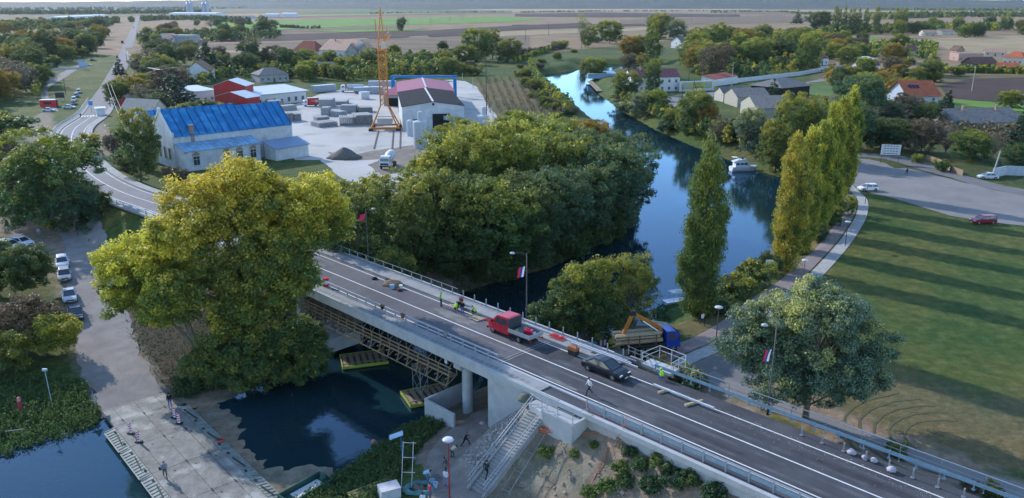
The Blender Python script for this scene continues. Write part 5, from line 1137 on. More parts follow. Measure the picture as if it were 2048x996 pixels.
H_('villa', 'dark roofed villa half hidden among trees behind the bathhouse', 'house', (1362,97,1392,96), 14, 6, 4, white, T_GRY, wins=2, rows=2)
H_('stone_church_house', 'pale stone gabled building with a grey roof and arched door, nearer the river', 'house', (1480,226,1512,242), 13, 4.4, 3.2, mat('pale stone', (.36,.34,.28), .9), T_GRY, ridge='d', wins=1, over=.3)
H_('stone_gable_house', 'pale gabled stone house with a grey roof just behind the arched door one', 'house', (1448,206,1474,215), 13, 4.0, 2.8, mat('pale stone', (.42,.39,.31), .9), T_GRY, ridge='d', wins=0, door=False, over=.3)
H_('stone_outhouse', 'small pale outhouse with a sunlit gable left of the stone houses', 'house', (1428,200,1446,204), 10, 3.6, 2.2, creamw, T_GRY, ridge='d', wins=0, door=False, over=.3)
H_('open_barn', 'open hay barn with a broad grey hipped roof beside the village green', 'barn', (1562,196,1618,190), 16, 4.2, 3.2, dark, T_GRY, hip=6, wins=0, door=False, over=1)
t, _, rf = H_('red_roof_house', 'bluish house with a bright orange red tiled roof and solar panels', 'house', (1813,208,1876,207), 14, 3.6, 5.0, mat('blue grey plaster', (.38,.43,.5), .8), T_ORG, wins=2, over=.9)
mb = MB()
for i in range(3): mb.add([(-4.5+i*1.6,3.0,5.98),(-3.2+i*1.6,3.0,5.98),(-3.2+i*1.6,4.6,7.15),(-4.5+i*1.6,4.6,7.15)], [(0,1,2,3)])
mb.build('solar_panels', mat('solar panel', (.01,.02,.06), .2), rf)
H_('low_grey_house', 'long low house with a dark grey roof at the lower right village edge', 'house', (1912,266,2046,262), 15, 3.2, 3.4, greyw, T_GRY, wins=4, chimney=2)
H_('unfinished_house', 'long roofless pink brick house shell on the right', 'house', (1916,122,1966,122), 12, 5.2, .1, mat('pink block wall', (.4,.27,.22), .9), brickw, roofkind='lean', wins=4, over=.05)
H_('gable_house', 'narrow brick gable house at the left end of the pink house shell', 'house', (1912,118,1926,118), 10, 6.4, 3, brickw, T_BRN, ridge='d', wins=0, door=False)
H_('red_roof_house', 'small barn with a bright red roof above the ochre reeds', 'barn', (1996,143,2036,144), 9, 2.6, 2.6, creamw, T_ORG, wins=0, over=.8)
H_('red_roof_house', 'double gabled red roofed farmhouse near the right edge', 'house', (2004,128,2044,130), 14, 4.6, 3.6, creamw, T_ORG, hip=4, wins=3)
H_('dark_barn', 'dark timber barn between the pink shell and the red roofed farm', 'barn', (1950,138,1995,137), 12, 3.2, 3.6, dark, T_BRN, wins=0, door=False)
H_('long_shed', 'low shed with a brown roof behind the pink house shell', 'shed', (1968,112,2012,113), 8, 3, 2.2, creamw, T_PINK, wins=2)
H_('purple_roof_house', 'house with a purple red roof and a small dormer in the upper right village', 'house', (1808,112,1842,112), 12, 3.6, 4.4, creamw, T_PUR, hip=4, wins=2)
H_('hip_roof_house', 'white house with a brown hipped roof behind the white wall', 'house', (1632,131,1656,130), 14, 4.4, 4.0, white, T_BRN, hip=5, wins=2)
H_('white_house', 'small white house with dark roof by the white greenhouse', 'house', (1726,143,1758,142), 10, 3.6, 3, white, T_BRN, wins=2)
H_('greenhouse', 'white plastic greenhouse tunnels in the upper right village', 'greenhouse', (1720,127,1748,126), 12, 2.6, 1.6, white, mat('white film', (.7,.7,.7), .5), wins=0, door=False, sidewins=0)
H_('grey_roof_house', 'house with a grey roof and white gable among the village trees', 'house', (1592,90,1624,90), 12, 4, 4, white, T_GRY, ridge='w', wins=2)
H_('white_gable_house', 'tiny white gable house at the left of the grey roofed village house', 'house', (1568,92,1582,92), 10, 3, 3.6, white, T_GRY, ridge='d', wins=0)
H_('red_roof_house', 'small red roofed house near the far conifer', 'house', (1538,73,1552,73), 10, 4, 4, white, T_RED, wins=1)
H_('long_shed', 'grey roofed shed in the trees beyond the tan field, left one', 'shed', (1848,72,1872,72), 14, 4, 3.4, creamw, T_PINK, wins=1)
H_('long_shed', 'grey roofed shed in the trees beyond the tan field, right one', 'shed', (1884,70,1910,69), 14, 4, 3.4, creamw, T_PINK, wins=1)
H_('factory_shed', 'long white factory shed far left of the straight road', 'factory', (118,40,215,35), 30, 7, 2, white, M_MET, wins=0, door=False, sidewins=0)
H_('factory_shed', 'long white factory shed below the far grain silos', 'factory', (338,32,430,32.5), 60, 9, 3, white, M_MET, wins=0, door=False, sidewins=0)
H_('factory_shed', 'low dark blue factory shed below the far grain silos', 'factory', (350,36.5,500,37.2), 30, 6, 1.5, mat('blue grey plaster', (.38,.43,.5), .8), T_PUR, wins=0, door=False, sidewins=0)
H_('factory_shed', 'white shed at the left of the pair standing on the far plain', 'factory', (530,35,556,35), 30, 9, 3, white, M_MET, wins=0, door=False, sidewins=0)
H_('factory_shed', 'white shed at the right of the pair standing on the far plain', 'factory', (564,35,592,35), 30, 10, 4, white, M_MET, wins=0, door=False, sidewins=0)
for i, u in enumerate((378, 384, 409, 416)):
    x, y = W(u, 30); t = thing('grain_silo', ('left' if i < 2 else 'right')+' pair of distant bluish grain silos, '+('left' if i % 2 == 0 else 'right')+' cylinder', 'silo', (x, y, 3.5), 0, 'distant grain silos')
    MB().lathe([(7,0),(7,40),(.5,47)], 20).build('cylinder', mat('silo steel', (.3,.36,.45), .5, metal=.3), t)
    mb = MB(); mb.box((0,0,54),(3,3,16)); mb.box((0,0,63),(10,3,3)); mb.build('elevator_head', galv, t)
# walls and fences
def wall_line(name, label, cat, px, h, th, m, cap=None, z=3.5):
    pts = [W(u, v, z) for u, v in px]; t = thing(name, label, cat, (pts[0][0], pts[0][1], z)); mb = MB()
    for a_, b_ in zip(pts[:-1], pts[1:]): mb.bar((a_[0]-pts[0][0], a_[1]-pts[0][1], h/2), (b_[0]-pts[0][0], b_[1]-pts[0][1], h/2), th, h)
    mb.build('panels', m, t)
    if cap:
        mb = MB()
        for a_, b_ in zip(pts[:-1], pts[1:]): mb.bar((a_[0]-pts[0][0], a_[1]-pts[0][1], h+.05), (b_[0]-pts[0][0], b_[1]-pts[0][1], h+.05), th*1.6, .1)
        mb.build('coping', cap, t)
    return t
wall_line('billboard_wall', 'tall white wall carrying the yellow painted advertising board', 'wall', [(1358,183),(1427,180.5)], 4.6, .4, white)
x0, y0 = W(1362, 183); x1, y1 = W(1424, 180.6); a_ = math.atan2(y1-y0, x1-x0); L_ = math.dist((x0,y0),(x1,y1))
t = thing('billboard', 'long yellow advertising board with grey shapes and dark lettering on the white wall', 'billboard', ((x0+x1)/2+.35*math.sin(a_), (y0+y1)/2-.35*math.cos(a_), 3.5), a_)
MB().box((0,0,2.6),(L_*.95,.08,2.9)).build('board', mat('yellow board', (.42,.42,.12), .6, .1), t)
mb = MB()
for k in range(7): mb.box((-L_*.12+k*.62,-.06,3.6),(.34,.03,.35)); mb.box((-L_*.1+k*.55,-.06,2.9),(.3,.03,.3))
mb.box((L_*.05,-.06,1.75),(L_*.28,.03,.5)); mb.build('lettering', mat('dark letters', (.06,.07,.04), .7), t)
mb = MB()
for sx in (-1, 1): mb.lathe([(0,0),(1.3,0),(1.3,.03),(0,.03)], 12, (sx*L_*.34,-.08,2.7), axis='y')
mb.build('emblem', mat('grey print', (.36,.37,.38), .7), t)
wall_line('garden_wall', 'white garden wall with a red tiled shed roof behind it, right of the billboard', 'wall', [(1427,173),(1476,166)], 2.6, .3, white)
H_('red_shed', 'low shed with a red roof behind the white garden wall', 'shed', (1428,171,1474,163), 7, 3, 1.4, white, T_RED, roofkind='lean', wins=0, door=False, sidewins=0)
wall_line('garden_wall', 'long white village wall leading away to the right behind the street', 'wall', [(1476,165),(1545,157),(1600,151),(1641,143)], 2.1, .3, white)
wall_line('picket_wall', 'white balustrade wall in front of the brown hipped house', 'wall', [(1640,140),(1668,137),(1695,137)], 2.0, .3, white)
wall_line('concrete_fence', 'pale blue concrete garden wall behind the concrete pole at the right', 'wall', [(1984,356),(2010,350),(2060,352)], 2.2, .25, mat('blue grey plaster', (.38,.43,.5), .8))
wall_line('garden_fence', 'broken timber garden fence along the lane at the right', 'fence', [(1852,320),(1880,330),(1905,345),(1925,352)], 1.4, .1, wood)
wall_line('garden_fence', 'white picket fence at the houses far left', 'fence', [(16,143),(60,142),(160,138)], 1.2, .12, white)
# pool by the river
x, y = W(1205, 151); t = thing('swimming_pool', 'raised bright blue swimming pool with white rims beside the river', 'pool', (x, y, 2.2), 0)
MB().box((0,2,1.2),(17,14,2.4)).build('basin', mat('pale blue basin', (.2,.36,.5), .6), t); MB().box((0,6,2.44),(16,20,.06)).build('pool_floor', mat('bright blue liner', (.015,.22,.50), .4, .08), t); MB().box((0,-4.6,2.6),(17,2,.3)).build('rim', mat('pale rim', (.5,.42,.36), .8), t)
x, y = W(1180, 162, 1); x2, y2 = W(1200, 182, 1); t = thing('dock', 'narrow timber dock along the river below the blue pool', 'dock', (x, y, .9)); MB().bar((0,0,0),(x2-x,y2-y,0),3.0,.25).build('deck', wood, t)
MB().tube([(0,0,.1),(0,0,1.1),(x2-x,y2-y,1.1),(x2-x,y2-y,.1)], .05).build('railing', galv, t)
# ================================================================ TOWER CRANE
x, y = W(771, 258); cr = thing('tower_crane', 'tall orange lattice tower crane on a splayed base beside the halls', 'crane', (x, y, 3.5), R(5)); om = mat('orange crane paint', (.50,.19,.04), .55, .1)
mb = MB(); mw = 1.2; Hc = 24.5
for sx in (-1, 1):
    for sy in (-1, 1): mb.bar((sx*mw,sy*mw,7.5),(sx*mw,sy*mw,Hc),.26); 
for k in range(10):
    z0, z1 = 7.5+k*1.7, 7.5+(k+1)*1.7
    for a0, b0 in (((-mw,-mw),(mw,-mw)),((mw,-mw),(mw,mw)),((mw,mw),(-mw,mw)),((-mw,mw),(-mw,-mw))):
        mb.bar((*a0,z0),(*b0,z1),.13); mb.bar((*b0,z0),(*a0,z1),.13); mb.bar((*a0,z1),(*b0,z1),.13)
mb.build('mast', om, cr)
mb = MB()
for sx in (-1, 1):
    for sy in (-1, 1): mb.bar((sx*4.2,sy*4.2,.9),(sx*mw,sy*mw,7.6),.3); mb.bar((sx*2.8,sy*2.8,3.6),(-sx*2.8,sy*2.8,3.6),.16); mb.bar((sx*2.8,sy*2.8,3.6),(sx*2.8,-sy*2.8,3.6),.16)
for sy in (-1, 1): mb.box((0,sy*4.2,.8),(9.6,.5,.6)); mb.box((sy*4.2,0,.8),(.5,8.4,.6))
mb.build('base_frame', om, cr)
for sx in (-1, 1):
    for sy in (-1, 1): MB().box((sx*4.3,sy*4.3,.35),(1.4,.7,.7)).build('wheel_bogie', drk, cr)
MB().box((0,0,2.6),(4.6,4.6,1.6)).build('ballast', conc, cr)
mb = MB(); mb.box((0,0,Hc+.3),(3.0,3.0,.6)); mb.build('slewing_ring', om, cr); MB().box((.6,-1.0,Hc+1.8),(1.3,1.4,2.1)).build('cab', mat('pale cab', (.5,.42,.34), .5), cr)
mb = MB()
for sx in (-1, 1): mb.bar((sx*1.1,-.6,Hc+.6),(0,0,Hc+13),.22); mb.bar((sx*1.1,.9,Hc+.6),(0,.2,Hc+13),.2)
for k in range(6): f = k/6; mb.bar((-1.1*(1-f),-.6*(1-f),Hc+.6+12.4*f),(1.1*(1-f-.12),-.5*(1-f),Hc+.6+12.4*(f+.12)),.12)
mb.bar((-1.8,-.5,Hc+3.5),(1.9,-.5,Hc+4.6),.3); mb.bar((-1.6,0,Hc+6),(-1.7,0,Hc+9.5),.25); mb.bar((1.6,0,Hc+4),(1.7,0,Hc+7),.2); mb.build('tower_head', om, cr)
mb = MB(); 
for k in range(16): z0 = 2; mb.bar((-.7,6+k*2,Hc+2+.1*k),(.7,8+k*2,Hc+2.1+.1*k),.1)
for xx in (-.7, .7): mb.bar((xx,1,Hc+1.6),(xx,40,Hc+3.6),.18)
mb.bar((0,1,Hc+3),(0,40,Hc+4.6),.16); mb.build('jib', om, cr)
# rails of the crane
rx0, ry0 = W(752, 300); 
for u0, v0, u1, v1, lab in ((757,262,748,298,'left crane rail laid on the yard'),(787,262,784,298,'right crane rail laid on the yard'),(802,226,800,298,'dark strip rail beside the hall')):
    a_, b_ = W(u0, v0), W(u1, v1); tag(MB().bar((0,0,.12),(b_[0]-a_[0],b_[1]-a_[1],.12),.35,.14).build('crane_rail', mat('rusty rail', (.1,.075,.06), .8), loc=(a_[0],a_[1],3.52)), lab, 'rail')
# ================================================================ CONCRETE STOCK IN THE YARD
stk = mat('grey precast concrete', (.33,.335,.335), .9, .1, .8); SG = 'stacks of precast concrete in the yard'
def stack(label, u0, v0, u1, v1, d, h, kind='slab'):
    (x0, y0), (x1, y1) = W(u0, v0), W(u1, v1); L_ = math.hypot(x1-x0, y1-y0); t = thing('concrete_stack', label, 'stack', ((x0+x1)/2, (y0+y1)/2, 3.53), math.atan2(y1-y0, x1-x0), SG)
    mb = MB(); n = max(1, int(h/.45)) 
    for k in range(n):
        z = (k+.5)*h/n
        if kind == 'slab': mb.box((trng.uniform(-.1,.1), d/2, z), (L_, d, h/n*.78)); 
        else:
            q = int(L_/.55)
            for i in range(q): mb.box((-L_/2+(i+.5)*L_/q, d/2+trng.uniform(-.15,.15), z), (L_/q*.72, d, h/n*.72))
    if kind == 'slab': mb.box((0, d/2, h/2), (L_*.9, d*.9, h*.98))
    mb.build('elements', stk, t)
for q in [('large flat slab stack behind the red box truck',638,216,664,216,7,3.2,'slab'),('low flat slab stack right of the largest slab stack',665,210,692,210,7,1.4,'slab'),('tall narrow block stack at the left of the yard stacks',642,232,658,232,4,3.0,'slab'),
    ('wide block stack at the back of the yard group',681,226,712,226,4,2.8,'slab'),('striped beam stack at the back right of the group',718,226,746,225,6,2.0,'beam'),('striped beam stack alone at the left',634,243,660,241,4,1.4,'beam'),('long striped beam stack at the front left',638,256,676,252,6,1.6,'beam'),
    ('dense beam stack in the middle of the front row',679,252,712,251,6,2.8,'beam'),('tall dense beam stack at the right end of the front row',713,251,747,249,7,3.4,'beam'),('sloping block stack in the centre of the group',660,232,679,234,4,1.8,'slab'),
    ('block stack by the right end of the blue roof, front',572,244,588,243,5,3.0,'beam'),('block stack by the right end of the blue roof, right one',589,243,604,242,4,2.6,'beam'),('pale flat stack behind the blue roof ridge',540,216,566,214,5,2.6,'slab'),('small slab stack between the red building and the yard',567,222,594,219,4,1.8,'slab')]: stack(*q)
x, y = W(690, 316); mb = MB(); mb.lathe([(4.6,0),(3.4,.9),(1.7,2.0),(.6,2.6),(.05,2.75)], 26); rp = random.Random(8); mb.v = [(a_*rp.uniform(.9,1.1), b_*rp.uniform(.9,1.1)*.8, c*rp.uniform(.93,1.05)) for a_, b_, c in mb.v]
tag(mb.build('gravel_heap', mat('grey gravel', (.17,.15,.13), .95, .25, 4, bump=.8, bscale=14), loc=(x, y, 3.5), smooth=True), 'cone shaped heap of dark gravel in the yard beside the sandy patch', 'heap')
def cbox(name, label, cat, px, d, h, m, z=3.53):
    (x0, y0), (x1, y1) = W(px[0], px[1]), W(px[2], px[3]); L_ = math.hypot(x1-x0, y1-y0); t = thing(name, label, cat, ((x0+x1)/2, (y0+y1)/2, z), math.atan2(y1-y0, x1-x0))
    mb = MB(); mb.box((0,d/2,h/2+.1),(L_,d,h)); mb.build('body', m, t); mb = MB()
    for k in range(int(L_/.7)): mb.box((-L_/2+.35+k*.7,-.02,h/2+.1),(.25,.06,h*.9))
    mb.build('ribs', m, t); MB().box((0,d/2,h+.14),(L_+.1,d+.1,.08)).build('roof', M_MET, t); return t
cbox('container', 'long pale grey container body parked behind the yard office', 'container', (630,186,673,182), 3, 2.9, mat('container grey', (.36,.38,.41), .6))
cbox('site_cabin', 'small white site cabin beside the grass strip in the yard', 'cabin', (723,199,739,198), 3, 2.8, white)
cbox('container', 'pale container behind the site cabin, partly hidden by the crane', 'container', (740,188,766,188), 3, 2.9, mat('container grey', (.36,.38,.41), .6))
MIXL = [('round',GN),('round',DKc),('round',DKc),('tall',DKc),('round',GN),('round',BR),('bare',BR),('bush',GN),('round',OR)]
MIXR = [('round',GN),('round',YL),('round',OR),('round',DKc),('tall',FR),('bush',YL),('round',BR),('bush',GN),('round',FR)]
zone([(-60,72),(235,58),(205,95),(165,118),(100,150),(85,190),(40,196),(-60,215)], 64, 7, (10, 16), MIXL, 'garden tree among the houses left of the straight road', 'trees among the houses left of the straight road', 1)
zone([(-60,46),(245,42),(238,60),(-60,74)], 22, 14, (9, 14), MIXL, 'distant tree of the far left village edge', 'distant trees at the far left village edge', 2)
zone([(268,55),(420,44),(560,62),(590,76),(500,84),(400,86),(300,96),(258,84)], 34, 9, (9, 15), MIXL, 'tree of the belt around the white house and the unfinished house', 'trees round the white house and the unfinished house', 3)
zone([(245,118),(300,105),(420,112),(560,122),(580,150),(420,150),(340,190),(285,195),(225,168)], 28, 8, (8, 14), MIXL, 'backyard tree between the straight road and the factory', 'backyard trees between the road and the factory', 4)
zone([(540,118),(640,130),(760,118),(930,112),(945,152),(760,150),(700,165),(640,172),(560,160)], 34, 8, (6, 10), [('round',GN),('round',FR),('round',DKc),('round',BR),('tall',GN),('bush',YL),('round',YL)], 'tree of the belt behind the concrete yard', 'trees behind the concrete yard', 5)
zone([(1020,125),(1100,116),(1140,98),(1150,104),(1105,128),(1070,148),(1076,168),(1112,198),(1150,234),(1110,240),(1060,195),(1030,150)], 34, 5, (4, 6.5), [('bush',GN),('bush',DKc),('round',GN),('bush',YL),('bush',BR)], 'bush of the thicket along the upper left river bank', 'bushes along the upper left river bank', 6)
zone([(1385,88),(1640,72),(1650,118),(1600,150),(1480,165),(1390,160),(1370,120)], 44, 9, (11, 17), MIXR, 'autumn coloured tree of the village right of the bathhouse', 'trees of the village right of the bathhouse', 7)
zone([(1640,82),(1800,82),(1830,140),(1740,165),(1690,140),(1640,128)], 24, 9, (8, 13), MIXR, 'garden tree of the village in the upper right', 'garden trees of the upper right village', 8)
zone([(1660,165),(1800,150),(1870,150),(1810,200),(1780,215),(1690,200)], 14, 8, (6, 10), MIXR, 'autumn tree between the village street and the red roofed house', 'autumn trees before the red roofed house', 9)
zone([(1740,58),(1990,50),(2100,60),(2100,78),(1990,76),(1840,78),(1760,74)], 26, 11, (11, 16), [('round',GN),('round',DKc),('round',GN),('tall',FR),('round',YL)], 'tree of the dark belt along the tan field', 'trees of the belt along the tan field', 10)
zone([(1690,238),(1900,228),(1900,262),(1690,275)], 12, 7, (6, 9), [('round',DKc),('round',BR),('bush',GN),('bare',BR)], 'dark garden tree between the soil field and the lane', 'dark garden trees above the lane', 11)
pg = 'distant poplars in the upper right'
prg = random.Random(9)
for i, u in enumerate([1668,1677,1686,1696,1705,1714,1730,1748,1752,1790,1797,1806]):
    T(u+prg.uniform(-1, 1), 68+prg.uniform(-1, 2), 17+prg.uniform(-2, 5), 'poplar', 'green' if i % 3 else 'fresh', ('second','third','fourth','fifth','sixth','seventh','eighth','ninth','tenth','eleventh','twelfth','last')[i]+' distant poplar from the left in the upper right row', 9+prg.uniform(0, 4), group=pg)
T(1594, 48, 20, 'conifer', 'dark', 'distant dark conifer left of the far poplar row', 22)
T(1640, 66, 18, 'round', 'dark', 'distant dark green tree at the left end of the far poplar row', 60)
# far belts of woodland, each one mass
def belt(line, depth, h, n, key, label, seed, size=1.6):
    """line in pixels on the plain; a mass of crowns behind it"""
    rng = np.random.default_rng(seed); P = np.array([W(u, v) for u, v in line]); seg = np.linalg.norm(np.diff(P, axis=0), axis=1); cum = np.r_[0, np.cumsum(seg)]
    t = rng.random(n)*cum[-1]; k = np.clip(np.searchsorted(cum, t)-1, 0, len(seg)-1); f = (t-cum[k])/seg[k]
    q = P[k]+(P[k+1]-P[k])*f[:, None]; d = q/np.linalg.norm(q, axis=1)[:, None]; q = q+d*(rng.random(n)*depth)[:, None]
    if q[:, 1].min() < 560: q = q[zground(q[:, 0], q[:, 1]) > .5]; n = len(q)
    kp = np.array([not blocked(a_, b_, -2) for a_, b_ in q]); q = q[kp]; n = len(q)
    hh = h*(.6+.5*rng.random(n)); lay = 4; C = []; rad = []
    for j in range(lay): C.append(np.c_[q+rng.normal(size=(n, 2))*h*.12, 3.5+hh*(.25+.22*j)]); rad.append(hh*(.34-.05*j))
    C = np.concatenate(C); rad = np.concatenate(rad); aut = np.tile(np.clip(.1+.3*rng.normal(size=n), 0, 1), lay)
    tone = np.tile(rng.random(n), lay)
    me = leaf_mesh('woodland', [leaf_arrays(C, rad, 14, size, rng, aut, tone)], LM[key]); o = bpy.data.objects.new('woodland', me); col.objects.link(o)
    return tag(o, label, 'woodland', None, 'stuff')
belt([(-100,30),(300,28),(420,27)], 500, 16, 700, 'dark', 'hazy dark woodland across the far left plain', 1, 3.0)
belt([(-100,22),(600,17),(1000,13.5)], 900, 18, 900, 'dark', 'faint woodland below the hills on the left', 2, 4.5)
belt([(1000,12.8),(1700,12.6),(2150,13)], 1500, 20, 900, 'dark', 'faint woodland below the hills on the right', 3, 5.5)
belt([(1200,15.5),(1300,14.8),(1400,15.5)], 250, 16, 160, 'dark', 'dark copse alone on the far plain', 4, 3)
belt([(1740,40),(1850,36),(2000,34),(2150,36)], 500, 15, 600, 'green', 'green woodland behind the tan field in the upper right', 5, 2.6)
belt([(1750,22),(1900,22),(2150,24)], 900, 16, 500, 'green', 'hazy scattered woodland at the upper right horizon', 6, 3.4)
belt([(1040,25.5),(1200,23),(1420,22.5),(1540,23.5)], 60, 7, 260, 'green', 'thin hedge crossing the brown plain', 7, 1.8)
belt([(560,55.5),(600,57.5),(640,57.8)], 25, 5, 60, 'brown', 'thin hedge on the edge of the green field', 8, 1.2)
belt([(740,28),(800,26.5),(1010,24.5)], 30, 6, 90, 'brown', 'low bushes lining the far field path', 9, 1.6)
belt([(0,60),(120,52),(240,46)], 120, 12, 260, 'dark', 'woodland strip behind the left houses', 10, 1.9)
belt([(255,45),(330,40),(420,42),(500,50)], 160, 12, 300, 'dark', 'woodland strip right of the far road', 11, 1.9)
belt([(1010,112),(1080,108),(1130,96)], 18, 4.5, 220, 'brown', 'reed and shrub fringe above the river bend', 12, .7)
belt([(1850,146),(1950,147),(2100,150)], 16, 4, 160, 'yellow', 'ochre reeds behind the dark soil field', 13, .7)
belt([(1420,26),(1560,24),(1620,30)], 120, 8, 140, 'green', 'sparse bushes on the plain left of the far poplars', 14, 2.2)
belt([(-60,66),(40,60),(140,56),(225,54)], 330, 11, 620, 'dark', 'garden greenery filling the gaps between the houses at the far left', 21, 1.1)
belt([(-60,118),(40,112),(110,108),(150,112)], 130, 8, 380, 'dark', 'low garden greenery in front of the purple roofed house', 22, .8)
belt([(-60,96),(60,92),(150,88),(200,80)], 120, 10, 420, 'dark', 'tall garden trees merging behind the purple roofed house', 41, 1.0)
belt([(-60,160),(20,156),(90,150)], 60, 5, 240, 'green', 'hedges and shrubs of the gardens at the far left edge', 42, .6)
belt([(0,190),(40,182),(80,170),(75,196)], 60, 5, 130, 'green', 'scrub along the garden edge left of the verge', 23, .6)
belt([(262,92),(300,92),(400,86),(560,78)], 260, 8, 330, 'dark', 'garden greenery around the white house and the unfinished house', 24, 1.0)
belt([(250,150),(300,140),(340,165)], 90, 6, 150, 'brown', 'brownish scrub behind the beige gable', 25, .6)
belt([(395,178),(440,160),(520,165),(590,156)], 130, 6, 240, 'green', 'scrub behind the white yard office', 26, .7)
belt([(560,160),(640,158),(700,162),(780,158),(900,148)], 150, 7, 520, 'green', 'dense greenery closing the back of the concrete yard', 27, .8)
belt([(1395,160),(1480,162),(1560,150),(1640,135)], 330, 7, 520, 'green', 'village greenery right of the bathhouse', 28, .9)
belt([(1380,100),(1500,92),(1640,84)], 260, 9, 420, 'yellow', 'greenery along the field edge behind the village', 29, 1.1)
belt([(1650,120),(1720,116),(1800,118),(1870,122)], 240, 6, 300, 'yellow', 'garden greenery of the upper right village', 30, .9)
belt([(1650,170),(1720,176),(1790,190)], 90, 5, 220, 'orange', 'autumn scrub before the red roofed house', 31, .6)
belt([(1640,72),(1740,68),(1850,66),(2000,62)], 160, 11, 420, 'green', 'wood behind the far poplar row', 32, 1.5)
belt([(1700,262),(1800,272),(1900,282),(2060,300)], 40, 4, 240, 'brown', 'brown garden scrub above the lane', 33, .5)
belt([(1245,200),(1290,226),(1345,246),(1410,262)], 22, 3.5, 200, 'green', 'scrub on the river bank below the riverside lane', 34, .5)
belt([(1360,262),(1440,290),(1520,300),(1600,300)], 30, 5, 220, 'green', 'scrub on the bank behind the motor yacht', 35, .5)
rp_ = random.Random(12); P_ = []; R_ = []
for (u0, v0), (u1, v1) in zip([(1262,400),(1240,440),(1180,470),(1100,495),(1010,520),(900,535),(800,545)], [(1240,440),(1180,470),(1100,495),(1010,520),(900,535),(800,545),(720,560)]):
    for k in range(26):
        f = rp_.random(); x_, y_ = W(u0+(u1-u0)*f, v0+(v1-v0)*f+rp_.uniform(-22, 20), 2); z_ = zg(x_, y_)
        for q_ in (1.2, 3.2): P_.append((x_+rp_.uniform(-1,1), y_+rp_.uniform(-1,1), max(z_, 0)+q_*rp_.uniform(.6,1.3))); R_.append(rp_.uniform(1.1, 2.0))
scatter_later = (P_, R_)
belt([(1062,128),(1066,150),(1078,172),(1108,200),(1140,230)], 12, 5, 420, 'green', 'continuous scrub edging the upper left river bank', 37, .45)
belt([(1110,100),(1060,116),(1030,128)], 20, 4, 160, 'yellow', 'yellowing scrub behind the river bend', 38, .6)
# vineyard rows and reeds left of the river, tufts of grass on the near banks
def scatter(name, label, pts, rads, per, size, key, seed, a0=.1, vert=.5, cat='grass', flat=.2):
    rng = np.random.default_rng(seed); C = np.array(pts); aut = np.clip(a0+.2*rng.normal(size=len(C)), 0, 1) if a0 >= .1 else np.full(len(C), .02)
    me = leaf_mesh(name, [leaf_arrays(C, np.array(rads), per, size, rng, aut, flat=flat, vert=vert)], LM[key]); o = bpy.data.objects.new(name, me); col.objects.link(o)
    return tag(o, label, cat, None, 'stuff')
rng = random.Random(4); pts = []; rd = []
for k in range(9):
    u0, u1 = 958+k*15, 985+k*17
    for j in range(60):
        f = j/59; u = u0+(u1-u0)*f; v = 158+72*f; x, y = W(u, v)
        if rng.random() < .8: pts.append((x+rng.uniform(-.6,.6), y, 4.4)); rd.append(rng.uniform(.6, 1.2))
scatter('vines', 'reddish brown vineyard rows between the yard road and the river', pts, rd, 22, .3, 'brown', 5, .3, cat='vineyard')
scatter('undergrowth', 'dense shrubs hiding the foot of the river grove', scatter_later[0], scatter_later[1], 90, .26, 'green', 77, .05, 0, 'shrubs', .4)
def region_pts(poly, n, seed, z=.25, rr=(.25, .6), px=True):
    rng = random.Random(seed); P = px_poly(poly, 0.8) if px else poly; xs = [p[0] for p in P]; ys = [p[1] for p in P]; X = []; 
    while len(X) < n:
        k = 400; x = np.array([rng.uniform(min(xs), max(xs)) for _ in range(k)]); y = np.array([rng.uniform(min(ys), max(ys)) for _ in range(k)]); q = inside(P, x, y); X += list(zip(x[q], y[q]))
    X = X[:n]; zz = zground(np.array([p[0] for p in X]), np.array([p[1] for p in X]))
    out = [(x, y, h+z*.6) for (x, y), h in zip(X, zz) if h > -.25]; return out, [rng.uniform(*rr) for _ in out]
for i, (poly, n, key, a0, lab, rr, z) in enumerate([
    ([(0,770),(90,758),(170,770),(206,835),(150,880),(60,900),(-60,915),(-60,780)], 900, 'green', .03, 'lush green grass on the point left of the pontoon ramp', (.3, .75), .35),
    ([(890,815),(800,850),(740,895),(690,930),(560,1010),(760,1010),(850,880),(900,840)], 1000, 'green', .04, 'rank green grass along the near bank below the track', (.3, .7), .35),
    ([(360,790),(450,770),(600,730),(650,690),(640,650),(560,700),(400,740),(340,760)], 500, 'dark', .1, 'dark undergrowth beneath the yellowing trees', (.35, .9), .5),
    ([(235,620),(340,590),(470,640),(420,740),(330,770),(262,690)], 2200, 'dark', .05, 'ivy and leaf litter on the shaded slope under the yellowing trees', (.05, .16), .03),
    ([(1160,700),(1250,660),(1340,650),(1330,600),(1250,620),(1120,640),(1100,670)], 300, 'green', .05, 'undergrowth on the bank beneath the acacias', (.3, .8), .4),
    ([(1250,345),(1000,590),(860,560),(1000,520),(1180,400)], 350, 'dark', .1, 'dark undergrowth at the water edge of the grove', (.5, 1.3), .8),
    ([(1500,560),(1560,520),(1530,500),(1470,545)], 160, 'green', .2, 'reeds at the waterline before the poplar row', (.4, .9), .8)]):
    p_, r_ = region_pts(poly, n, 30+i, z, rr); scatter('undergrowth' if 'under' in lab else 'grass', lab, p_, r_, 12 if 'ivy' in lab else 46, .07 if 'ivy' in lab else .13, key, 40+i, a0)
rq = random.Random(21); mb = MB()
for k in range(900):
    n__ = -5.6-rq.random()**.8*11; s__ = rq.uniform(11, 40); q = B(s__, n__); zz = zg(q.x, q.y); r_ = rq.uniform(.03, .13)*(1.6 if rq.random() < .06 else 1)
    mb.box((q.x, q.y, zz+r_*.3), (r_*rq.uniform(1,2), r_*rq.uniform(1,1.6), r_), rot=(rq.uniform(-.6,.6), rq.uniform(-.6,.6), rq.uniform(0,3)))
